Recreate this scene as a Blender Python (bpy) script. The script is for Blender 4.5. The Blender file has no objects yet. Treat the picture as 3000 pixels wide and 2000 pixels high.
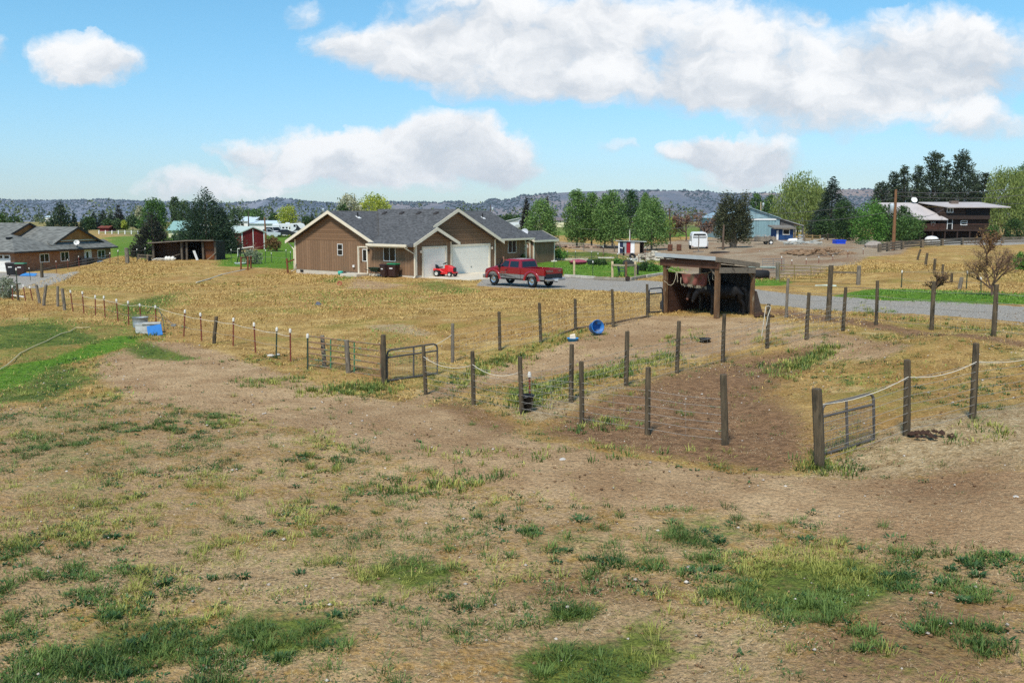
import bpy, math, random
import numpy as np
from mathutils import Vector, Matrix

R = math.radians
random.seed(7)
RNG = np.random.default_rng(11)
scene = bpy.context.scene
COL = scene.collection

# ------------------------------------------------------------------ camera
H = 5.3
FPX = 2800.0
PITCH = math.atan(382 / 2800)
cam_d = bpy.data.cameras.new("camera")
cam_d.lens = 36 * FPX / 3000
cam_d.sensor_width = 36
cam_d.clip_start = 0.1
cam_d.clip_end = 30000
cam = bpy.data.objects.new("camera", cam_d)
COL.objects.link(cam)
cam.location = (0, 0, H)
cam.rotation_euler = (math.pi / 2 - PITCH, 0, 0)
scene.camera = cam

# ------------------------------------------------------------------ light
SUN_EL, SUN_AZ = R(54), math.atan2(-0.34, -0.94)
sd = bpy.data.lights.new("sun", 'SUN')
sd.energy = 3.7
sd.angle = R(9)
sd.color = (1.0, 0.95, 0.87)
sun = bpy.data.objects.new("sun", sd)
COL.objects.link(sun)
_d = Vector((math.sin(SUN_AZ) * math.cos(SUN_EL), math.cos(SUN_AZ) * math.cos(SUN_EL), math.sin(SUN_EL)))
sun.rotation_euler = _d.to_track_quat('Z', 'Y').to_euler()
scene.view_settings.view_transform = 'Standard'
scene.view_settings.look = 'None'
scene.view_settings.exposure = 0.2
scene.view_settings.gamma = 1.0
scene.cycles.use_denoising = False
scene.render.filter_size = 1.05
scene.cycles.max_bounces = 5
scene.cycles.transparent_max_bounces = 6
scene.cycles.diffuse_bounces = 3
scene.cycles.volume_bounces = 0
scene.cycles.caustics_reflective = False
scene.cycles.caustics_refractive = False


def nn(nt, typ, **kw):
    n = nt.nodes.new(typ)
    for k, v in kw.items():
        if k.startswith('i_'):
            n.inputs[int(k[2:])].default_value = v
        else:
            setattr(n, k, v)
    return n


def mth(nt, op, a, b=None, c=None, clamp=False):
    n = nt.nodes.new('ShaderNodeMath')
    n.operation = op
    n.use_clamp = clamp
    for i, x in enumerate((a, b, c)):
        if x is None:
            continue
        if isinstance(x, (int, float)):
            n.inputs[i].default_value = x
        else:
            nt.links.new(x, n.inputs[i])
    return n.outputs[0]


def mixc(nt, fac, a, b, blend='MIX'):
    n = nt.nodes.new('ShaderNodeMix')
    n.data_type = 'RGBA'
    n.blend_type = blend
    n.clamp_factor = True
    for s, x in ((n.inputs[0], fac), (n.inputs[6], a), (n.inputs[7], b)):
        if isinstance(x, (int, float)):
            s.default_value = x
        elif isinstance(x, (tuple, list)):
            s.default_value = (*x[:3], 1)
        else:
            nt.links.new(x, s)
    return n.outputs[2]


def sstep(nt, x, lo, hi):
    n = nt.nodes.new('ShaderNodeMapRange')
    n.interpolation_type = 'SMOOTHSTEP'
    n.inputs[1].default_value = lo
    n.inputs[2].default_value = hi
    nt.links.new(x, n.inputs[0])
    return n.outputs[0]


def noise(nt, vec, scale, detail=4, rough=.55, dist=0.0):
    n = nt.nodes.new('ShaderNodeTexNoise')
    n.inputs['Scale'].default_value = scale
    n.inputs['Detail'].default_value = detail
    n.inputs['Roughness'].default_value = rough
    n.inputs['Distortion'].default_value = dist
    if vec is not None:
        nt.links.new(vec, n.inputs['Vector'])
    return n.outputs['Fac']


def pxdir(px, py):
    a = (px - 1500) / FPX
    b = (py - 1000) / FPX
    return np.array([a, math.cos(PITCH) - b * math.sin(PITCH), -math.sin(PITCH) - b * math.cos(PITCH)])


# ------------------------------------------------------------------ sky with clouds (world)
world = bpy.data.worlds.new("World")
scene.world = world
world.use_nodes = True
wt = world.node_tree
wt.nodes.clear()
sky = nn(wt, 'ShaderNodeTexSky', sky_type='NISHITA', sun_disc=False, sun_elevation=SUN_EL, sun_rotation=SUN_AZ,
         air_density=1.0, dust_density=0.3, ozone_density=1.0)
tc = nn(wt, 'ShaderNodeTexCoord')
wsep = nn(wt, 'ShaderNodeSeparateXYZ')
wt.links.new(tc.outputs['Generated'], wsep.inputs[0])
ady = mth(wt, 'MAXIMUM', mth(wt, 'ABSOLUTE', wsep.outputs[1]), 0.12)
chx = mth(wt, 'DIVIDE', wsep.outputs[0], ady)
chz = mth(wt, 'DIVIDE', wsep.outputs[2], ady)
wcomb = nn(wt, 'ShaderNodeCombineXYZ')
wt.links.new(chx, wcomb.inputs[0])
wt.links.new(chz, wcomb.inputs[1])
wn1 = nn(wt, 'ShaderNodeTexNoise')
wn1.inputs['Scale'].default_value = 11
wn1.inputs['Detail'].default_value = 6
wn1.inputs['Roughness'].default_value = .62
wt.links.new(wcomb.outputs[0], wn1.inputs['Vector'])
wsub = nn(wt, 'ShaderNodeVectorMath', operation='MULTIPLY_ADD')
wsub.inputs[1].default_value = (.085, .06, 0)
wsub.inputs[2].default_value = (-.0425, -.03, 0)
wt.links.new(wn1.outputs['Color'], wsub.inputs[0])
wadd = nn(wt, 'ShaderNodeVectorMath', operation='ADD')
wt.links.new(wcomb.outputs[0], wadd.inputs[0])
wt.links.new(wsub.outputs[0], wadd.inputs[1])
wcomb = wadd
# wisps: turbulence in the chart, stretched sideways
nz_in = nn(wt, 'ShaderNodeVectorMath', operation='MULTIPLY')
nz_in.inputs[1].default_value = (1.0, 1.55, 1.0)
wt.links.new(wcomb.outputs[0], nz_in.inputs[0])
fbm = noise(wt, nz_in.outputs[0], 15.0, 9, .6, .2)
fbm2 = noise(wt, nz_in.outputs[0], 3.6, 4, .5, .3)
# (px, py, rx, ry up, ry down, strength)
CLOUDS = [
    (215, 190, 130, 120, 75, 1.1), (290, 205, 120, 90, 55, 1.1), (380, 190, 60, 55, 35, .25), (0, 160, 55, 50, 30, .55),
    (560, 555, 190, 65, 40, .75), (760, 565, 160, 35, 35, .5), (880, 470, 240, 95, 65, 1.15), (690, 440, 80, 50, 30, .6),
    (1310, 435, 210, 115, 90, 1.5), (1110, 470, 250, 105, 75, 1.3), (1460, 480, 140, 100, 70, 1.2), (1230, 520, 420, 55, 45, .5), (900, 530, 320, 50, 40, .45),
    (1010, 130, 120, 70, 70, .65), (900, 50, 60, 60, 40, .4), (1180, 170, 220, 120, 90, .9), (1500, 60, 420, 130, 130, 1.0),
    (1500, 200, 420, 110, 120, 1.0), (1900, 60, 330, 110, 130, .9), (2250, 200, 330, 170, 150, 1.0), (1950, 260, 420, 110, 80, .9),
    (2420, 330, 320, 110, 90, .95), (2700, 120, 260, 130, 130, 1.0), (2900, 200, 250, 180, 120, .9), (2850, 370, 220, 80, 60, .85),
    (2650, 250, 300, 120, 90, .9), (2060, 455, 160, 65, 50, 1.2), (2200, 465, 190, 75, 65, 1.3), (2160, 525, 210, 40, 40, .5), (1800, 440, 55, 28, 20, .35),
    (2400, 60, 60, 40, 30, .3), (2210, 575, 90, 14, 14, .5),
]
fsum = hsum = None
for (px, py, rx, ru, rd, st) in CLOUDS:
    d = pxdir(px, py)
    cx, cz = d[0] / d[1], d[2] / d[1]
    k = 1 / FPX
    rc = (ru + rd) / 2
    cz += (ru - rd) / 2 * k
    n = nn(wt, 'ShaderNodeVectorMath', operation='MULTIPLY_ADD')
    n.inputs[1].default_value = (1 / (rx * k), 1 / (rc * k), 0)
    n.inputs[2].default_value = (-cx / (rx * k), -cz / (rc * k), 0)
    wt.links.new(wcomb.outputs[0], n.inputs[0])
    dt = nn(wt, 'ShaderNodeVectorMath', operation='DOT_PRODUCT')
    wt.links.new(n.outputs[0], dt.inputs[0])
    wt.links.new(n.outputs[0], dt.inputs[1])
    m = mth(wt, 'MULTIPLY_ADD', dt.outputs['Value'], -st, st)
    m = mth(wt, 'MAXIMUM', m, 0)
    sy = nn(wt, 'ShaderNodeSeparateXYZ')
    wt.links.new(n.outputs[0], sy.inputs[0])
    hm = mth(wt, 'MULTIPLY', m, sy.outputs[1])
    fsum = m if fsum is None else mth(wt, 'ADD', fsum, m)
    hsum = hm if hsum is None else mth(wt, 'ADD', hsum, hm)
dens_in = mth(wt, 'ADD', mth(wt, 'MINIMUM', fsum, 1.15), mth(wt, 'MULTIPLY_ADD', fbm, 2.1, -1.16))
core_gate = sstep(wt, fsum, 0.0, 0.12)
dens = mth(wt, 'MULTIPLY', sstep(wt, dens_in, -.16, 0.85), core_gate)
hh = mth(wt, 'DIVIDE', hsum, mth(wt, 'MAXIMUM', fsum, .05))
lit = mth(wt, 'ADD', mth(wt, 'MULTIPLY', hh, 0.45), mth(wt, 'MULTIPLY_ADD', fbm, 2.2, -1.05))
lit = mth(wt, 'ADD', lit, mth(wt, 'MULTIPLY_ADD', fbm2, 1.2, -0.6))
litf = sstep(wt, lit, -0.5, 0.5)
CL_DARK, CL_LITE = (0.56, 0.60, 0.65), (0.90, 0.90, 0.90)
ccol = mixc(wt, litf, CL_DARK, CL_LITE)
SKY_STR = 0.15
tintc = mixc(wt, sstep(wt, chz, -.02, .24), (0.50, 0.64, 0.85), (0.47, 0.80, 0.90))
tint = mixc(wt, 1.0, sky.outputs[0], tintc, 'MULTIPLY')
# clouds are given as radiance; the Background strength is divided out again
csc = nn(wt, 'ShaderNodeVectorMath', operation='SCALE')
csc.inputs['Scale'].default_value = 1.0 / SKY_STR
wt.links.new(ccol, csc.inputs[0])
wmix = mixc(wt, mth(wt, 'MULTIPLY', dens, .97), tint, csc.outputs[0])
bg = nn(wt, 'ShaderNodeBackground')
bg.inputs['Strength'].default_value = SKY_STR
wt.links.new(wmix, bg.inputs['Color'])
wo = nn(wt, 'ShaderNodeOutputWorld')
wt.links.new(bg.outputs[0], wo.inputs[0])


# ------------------------------------------------------------------ terrain
def s01(x):
    x = np.clip(x, 0, 1)
    return x * x * (3 - 2 * x)


_TP = [(1500, 1900, 0), (300, 1900, -.15), (2800, 1900, .35), (1247, 1154, -.25), (1524, 1212, -.08), (2122, 1303, .12), (2400, 1365, .2),
       (2658, 1278, .6), (2860, 1227, .9), (2121, 1059, .3), (2478, 970, .9), (1837, 1129, .25), (2092, 934, .62), (2185, 920, .66),
       (2571, 949, 1.05), (2915, 982, 1.35), (1490, 838, .05), (1218, 815, 0.0), (866, 799, -.12), (1120, 1120, -.15), (377, 949, -.2),
       (100, 1100, -.3), (851, 1056, -.15), (600, 900, .05), (550, 765, 0.05), (2700, 730, 1.0), (2400, 700, .3), (1750, 770, .05),
       (2300, 840, .8), (2800, 870, 1.3), (1250, 730, 0), (2100, 690, .1), (1000, 1500, -.1), (2000, 1600, .1), (1640, 850, .2), (2850, 790, 1.5)]
_T = []
for (px, py, z) in _TP:
    d = pxdir(px, py)
    t = (z - H) / d[2]
    _T.append((d[0] * t, d[1] * t, z))
_T = np.array(_T)


def terr(x, y):
    x = np.asarray(x, float)
    y = np.asarray(y, float)
    num = np.zeros_like(x)
    den = np.zeros_like(x)
    sc = 0.12 * np.maximum(_T[:, 1], 10)
    for i in range(len(_T)):
        q = ((x - _T[i, 0]) ** 2 + (y - _T[i, 1]) ** 2) / (sc[i] + .04 * np.abs(y)) ** 2
        w = 1 / (q + .35) ** 2
        num += w * _T[i, 2]
        den += w
    z = num / den
    z = z * (1 - s01((y - 170) / 90))
    crest = -30.5 - (y - 59) * 0.27
    z = z - 2.0 * s01((crest - x) / 9.0) * s01((y - 50) / 14) * (1 - s01((y - 190) / 60))
    z = z - 45 * s01((y - 420) / 1500) - 15 * s01((np.abs(x) - 900) / 1500)
    return z


def terr1(x, y):
    return float(terr(np.array([x]), np.array([y]))[0])


def ground(px, py):
    """point of the terrain seen at a place of the photograph"""
    d = pxdir(px, py)
    z = 0.0
    for _ in range(30):
        t = (z - H) / d[2]
        z = .5 * z + .5 * terr1(d[0] * t, d[1] * t)
    t = (z - H) / d[2]
    return Vector((d[0] * t, d[1] * t, terr1(d[0] * t, d[1] * t)))


def hgt(px, py, base):
    """height above base of the point seen at px,py at the distance of base"""
    d = pxdir(px, py)
    t = base.y / d[1]
    return H + d[2] * t - base.z


def atY(px, py, Y):
    d = pxdir(px, py)
    t = Y / d[1]
    return Vector((d[0] * t, Y, H + d[2] * t))


def mpp(base):
    """metres per photo pixel at a point"""
    return base.y / FPX


# ------------------------------------------------------------------ mesh building
class MB:
    def __init__(s, M=None):
        s.v, s.f, s.m, s.M = [], [], [], M
        s.cm = 0
        s.seg = []

    def add(s, vs, fs):
        o = len(s.v)
        for p in vs:
            p = Vector(p)
            s.v.append(s.M @ p if s.M else p)
        for f in fs:
            s.f.append([o + i for i in f])
            s.m.append(s.cm)
        s.seg.append((o, len(s.v), len(s.f) - len(fs), len(s.f)))
        return s

    def box(s, x0, x1, y0, y1, z0, z1):
        return s.add([(x0, y0, z0), (x1, y0, z0), (x1, y1, z0), (x0, y1, z0), (x0, y0, z1), (x1, y0, z1), (x1, y1, z1), (x0, y1, z1)],
                     [(3, 2, 1, 0), (4, 5, 6, 7), (0, 1, 5, 4), (1, 2, 6, 5), (2, 3, 7, 6), (3, 0, 4, 7)])

    def beam(s, a, b, w, h, up=(0, 0, 1)):
        a, b = Vector(a), Vector(b)
        d = (b - a).normalized()
        u = Vector(up)
        if abs(d.dot(u)) > .98:
            u = Vector((0, 1, 0))
        sx = d.cross(u).normalized() * (w / 2)
        sy = sx.cross(d).normalized() * (h / 2)
        vs = [a - sx - sy, a + sx - sy, a + sx + sy, a - sx + sy, b - sx - sy, b + sx - sy, b + sx + sy, b - sx + sy]
        return s.add(vs, [(3, 2, 1, 0), (4, 5, 6, 7), (0, 1, 5, 4), (1, 2, 6, 5), (2, 3, 7, 6), (3, 0, 4, 7)])

    def tube(s, pts, r, n=8, cap=True, jit=0.0):
        pts = [Vector(p) for p in pts]
        rs = r if isinstance(r, (list, tuple)) else [r] * len(pts)
        o = len(s.v)
        prev = None
        vs, fs = [], []
        for i, p in enumerate(pts):
            t = (pts[min(i + 1, len(pts) - 1)] - pts[max(i - 1, 0)])
            t = t.normalized() if t.length > 1e-9 else Vector((0, 0, 1))
            if prev is None:
                ref = Vector((1, 0, 0)) if abs(t.x) < .8 else Vector((0, 1, 0))
                nx = t.cross(ref).normalized()
            else:
                nx = (prev - t * prev.dot(t)).normalized()
            prev = nx
            ny = t.cross(nx)
            for k in range(n):
                a = 2 * math.pi * k / n
                rr = rs[i] * (1 + (random.uniform(-jit, jit) if jit else 0))
                vs.append(p + (nx * math.cos(a) + ny * math.sin(a)) * rr)
        for i in range(len(pts) - 1):
            for k in range(n):
                k2 = (k + 1) % n
                fs.append((i * n + k, i * n + k2, (i + 1) * n + k2, (i + 1) * n + k))
        if cap:
            fs.append(tuple(reversed(range(n))))
            fs.append(tuple(range((len(pts) - 1) * n, len(pts) * n)))
        return s.add(vs, fs)

    def lathe(s, prof, n=16, c=(0, 0, 0), sx=1, sy=1, cap=False):
        vs, fs = [], []
        for (r, z) in prof:
            for k in range(n):
                a = 2 * math.pi * k / n
                vs.append((c[0] + r * sx * math.cos(a), c[1] + r * sy * math.sin(a), c[2] + z))
        for i in range(len(prof) - 1):
            for k in range(n):
                k2 = (k + 1) % n
                fs.append((i * n + k, i * n + k2, (i + 1) * n + k2, (i + 1) * n + k))
        if cap:
            fs.append(tuple(reversed(range(n))))
            fs.append(tuple(range((len(prof) - 1) * n, len(prof) * n)))
        return s.add(vs, fs)

    def prism(s, poly, fn, a, b):
        """poly of (p,q) extruded from a to b; fn(p,q,t)->xyz"""
        n = len(poly)
        vs = [fn(p, q, a) for p, q in poly] + [fn(p, q, b) for p, q in poly]
        fs = [tuple(range(n)), tuple(reversed(range(n, 2 * n)))]
        for i in range(n):
            j = (i + 1) % n
            fs.append((i, n + i, n + j, j))
        return s.add(vs, fs)

    def loft(s, rings, cap=True):
        n = len(rings[0])
        vs = [p for r in rings for p in r]
        fs = []
        for i in range(len(rings) - 1):
            for k in range(n):
                k2 = (k + 1) % n
                fs.append((i * n + k, i * n + k2, (i + 1) * n + k2, (i + 1) * n + k))
        if cap:
            fs.append(tuple(reversed(range(n))))
            fs.append(tuple(range((len(rings) - 1) * n, len(rings) * n)))
        return s.add(vs, fs)

    def pieces(s, name, mats, parent=None, **kw):
        """every add() its own object"""
        M, out = s.M, []
        for (v0, v1, f0, f1) in s.seg:
            q = MB()
            q.v = s.v[v0:v1]
            q.f = [[i - v0 for i in f] for f in s.f[f0:f1]]
            q.m = s.m[f0:f1]
            out.append(q.build(name, mats, parent, **kw))
        return out

    def build(s, name, mats, parent=None, smooth=False, bevel=0, fixn=True):
        me = bpy.data.meshes.new(name)
        me.from_pydata([tuple(p) for p in s.v], [], s.f)
        mats = mats if isinstance(mats, (list, tuple)) else [mats]
        for m in mats:
            me.materials.append(m)
        if len(mats) > 1:
            me.polygons.foreach_set('material_index', s.m)
        if fixn:
            import bmesh
            bm = bmesh.new()
            bm.from_mesh(me)
            bmesh.ops.recalc_face_normals(bm, faces=bm.faces)
            bm.to_mesh(me)
            bm.free()
        if smooth:
            me.polygons.foreach_set('use_smooth', [True] * len(me.polygons))
        me.update()
        o = bpy.data.objects.new(name, me)
        COL.objects.link(o)
        if parent:
            o.parent = parent
        if bevel:
            b = o.modifiers.new('bevel', 'BEVEL')
            b.width = bevel
            b.segments = 2
            b.limit_method = 'ANGLE'
        if smooth and bevel:
            pass
        return o


def tag(o, label=None, cat=None, group=None, kind=None):
    if label:
        o['label'] = label
    if cat:
        o['category'] = cat
    if group:
        o['group'] = group
    if kind:
        o['kind'] = kind
    return o


def thing(name, label, cat, loc=(0, 0, 0), rz=0, group=None):
    o = bpy.data.objects.new(name, None)
    o.empty_display_size = .2
    COL.objects.link(o)
    o.location = loc
    o.rotation_euler = (0, 0, rz)
    return tag(o, label, cat, group)


def copy_tree(o, parent=None):
    c = o.copy()
    COL.objects.link(c)
    if parent:
        c.parent = parent
    for ch in list(o.children):
        copy_tree(ch, c)
    return c


def npmesh(name, V, F, mat, parent=None, smooth=False):
    """quads/tris arrays -> object"""
    me = bpy.data.meshes.new(name)
    nv, nf, k = len(V), len(F), F.shape[1]
    me.vertices.add(nv)
    me.vertices.foreach_set('co', V.astype(np.float32).ravel())
    me.loops.add(nf * k)
    me.loops.foreach_set('vertex_index', F.astype(np.int32).ravel())
    me.polygons.add(nf)
    me.polygons.foreach_set('loop_start', np.arange(0, nf * k, k, dtype=np.int32))
    if smooth:
        me.polygons.foreach_set('use_smooth', np.ones(nf, bool))
    for m in (mat if isinstance(mat, (list, tuple)) else [mat]):
        me.materials.append(m)
    me.update(calc_edges=True)
    o = bpy.data.objects.new(name, me)
    COL.objects.link(o)
    if parent:
        o.parent = parent
    return o


# ------------------------------------------------------------------ materials
def lin(*c):
    """sRGB 0-255 -> linear"""
    if len(c) == 1:
        c = c[0]
    return tuple(((x / 255) / 12.92 if x / 255 <= .04045 else (((x / 255) + .055) / 1.055) ** 2.4) for x in c)


MATS = {}


def newmat(name):
    m = bpy.data.materials.new(name)
    m.use_nodes = True
    nt = m.node_tree
    b = nt.nodes['Principled BSDF']
    return m, nt, b


def mat(name, c, rough=.7, var=.18, scale=6.0, bump=0.0, bscale=30.0, metal=0.0, spec=.4, c2=None, coat=0.0, stretch=(1, 1, 1), detail=5, streak=None):
    if name in MATS:
        return MATS[name]
    m, nt, b = newmat(name)
    t = nn(nt, 'ShaderNodeTexCoord')
    mp = nn(nt, 'ShaderNodeMapping')
    mp.inputs['Scale'].default_value = stretch
    nt.links.new(t.outputs['Object'], mp.inputs[0])
    f = noise(nt, mp.outputs[0], scale, detail, .6)
    f = sstep(nt, f, .3, .7)
    ca = tuple(x * (1 - var) for x in c)
    cb = c2 if c2 else tuple(min(1, x * (1 + var)) for x in c)
    colr = mixc(nt, f, ca, cb)
    if streak:
        f2 = sstep(nt, noise(nt, mp.outputs[0], streak[1], 4, .6), streak[2], streak[2] + .18)
        colr = mixc(nt, f2, colr, streak[0])
    nt.links.new(colr, b.inputs['Base Color'])
    b.inputs['Roughness'].default_value = rough
    b.inputs['Metallic'].default_value = metal
    b.inputs['Specular IOR Level'].default_value = spec
    if coat:
        b.inputs['Coat Weight'].default_value = coat
        b.inputs['Coat Roughness'].default_value = .08
    if bump:
        bn = nn(nt, 'ShaderNodeBump')
        bn.inputs['Strength'].default_value = bump
        bn.inputs['Distance'].default_value = .02
        nt.links.new(noise(nt, mp.outputs[0], bscale, 4, .65), bn.inputs['Height'])
        nt.links.new(bn.outputs[0], b.inputs['Normal'])
    MATS[name] = m
    return m


def leafmat(name, c, c2, trans=.25, rough=.6):
    if name in MATS:
        return MATS[name]
    m, nt, b = newmat(name)
    g = nn(nt, 'ShaderNodeNewGeometry')
    t = nn(nt, 'ShaderNodeTexCoord')
    f = noise(nt, t.outputs['Object'], .9, 2, .5)
    k = mth(nt, 'ADD', mth(nt, 'MULTIPLY', g.outputs['Random Per Island'], .65), mth(nt, 'MULTIPLY_ADD', sstep(nt, f, .3, .7), .5, -.1), clamp=True)
    colr = mixc(nt, k, c, c2)
    nt.links.new(colr, b.inputs['Base Color'])
    b.inputs['Roughness'].default_value = rough
    b.inputs['Specular IOR Level'].default_value = .25
    if trans:
        tr = nn(nt, 'ShaderNodeBsdfTranslucent')
        nt.links.new(colr, tr.inputs[0])
        mx = nn(nt, 'ShaderNodeMixShader')
        mx.inputs[0].default_value = trans
        nt.links.new(b.outputs[0], mx.inputs[1])
        nt.links.new(tr.outputs[0], mx.inputs[2])
        nt.links.new(mx.outputs[0], nt.nodes['Material Output'].inputs[0])
    MATS[name] = m
    return m

# ------------------------------------------------------------------ ground sheet with cover masks
def poly_world(pts):
    return np.array([ground(px, py)[:2] for px, py in pts])


def poly_mask(X, Y, poly, soft):
    """1 inside, 0 outside, soft edge (soft = fraction of distance)"""
    out = np.zeros(len(X))
    m = 4 + poly[:, 1].max() * soft * 2
    sel = np.where((X > poly[:, 0].min() - m) & (X < poly[:, 0].max() + m) & (Y > poly[:, 1].min() - m) & (Y < poly[:, 1].max() + m))[0]
    if not len(sel):
        return out
    x, y = X[sel], Y[sel]
    ins = np.zeros(len(sel), bool)
    dist = np.full(len(sel), 1e9)
    n = len(poly)
    for i in range(n):
        a, b = poly[i], poly[(i + 1) % n]
        c = ((a[1] > y) != (b[1] > y)) & (x < (b[0] - a[0]) * (y - a[1]) / (b[1] - a[1] + 1e-12) + a[0])
        ins ^= c
        e = b - a
        t = np.clip(((x - a[0]) * e[0] + (y - a[1]) * e[1]) / (e @ e + 1e-9), 0, 1)
        dist = np.minimum(dist, np.hypot(x - a[0] - t * e[0], y - a[1] - t * e[1]))
    sd_ = np.where(ins, dist, -dist)
    w = np.maximum(.25, soft * y)
    out[sel] = s01(.5 + sd_ / (2 * w))
    return out


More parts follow.
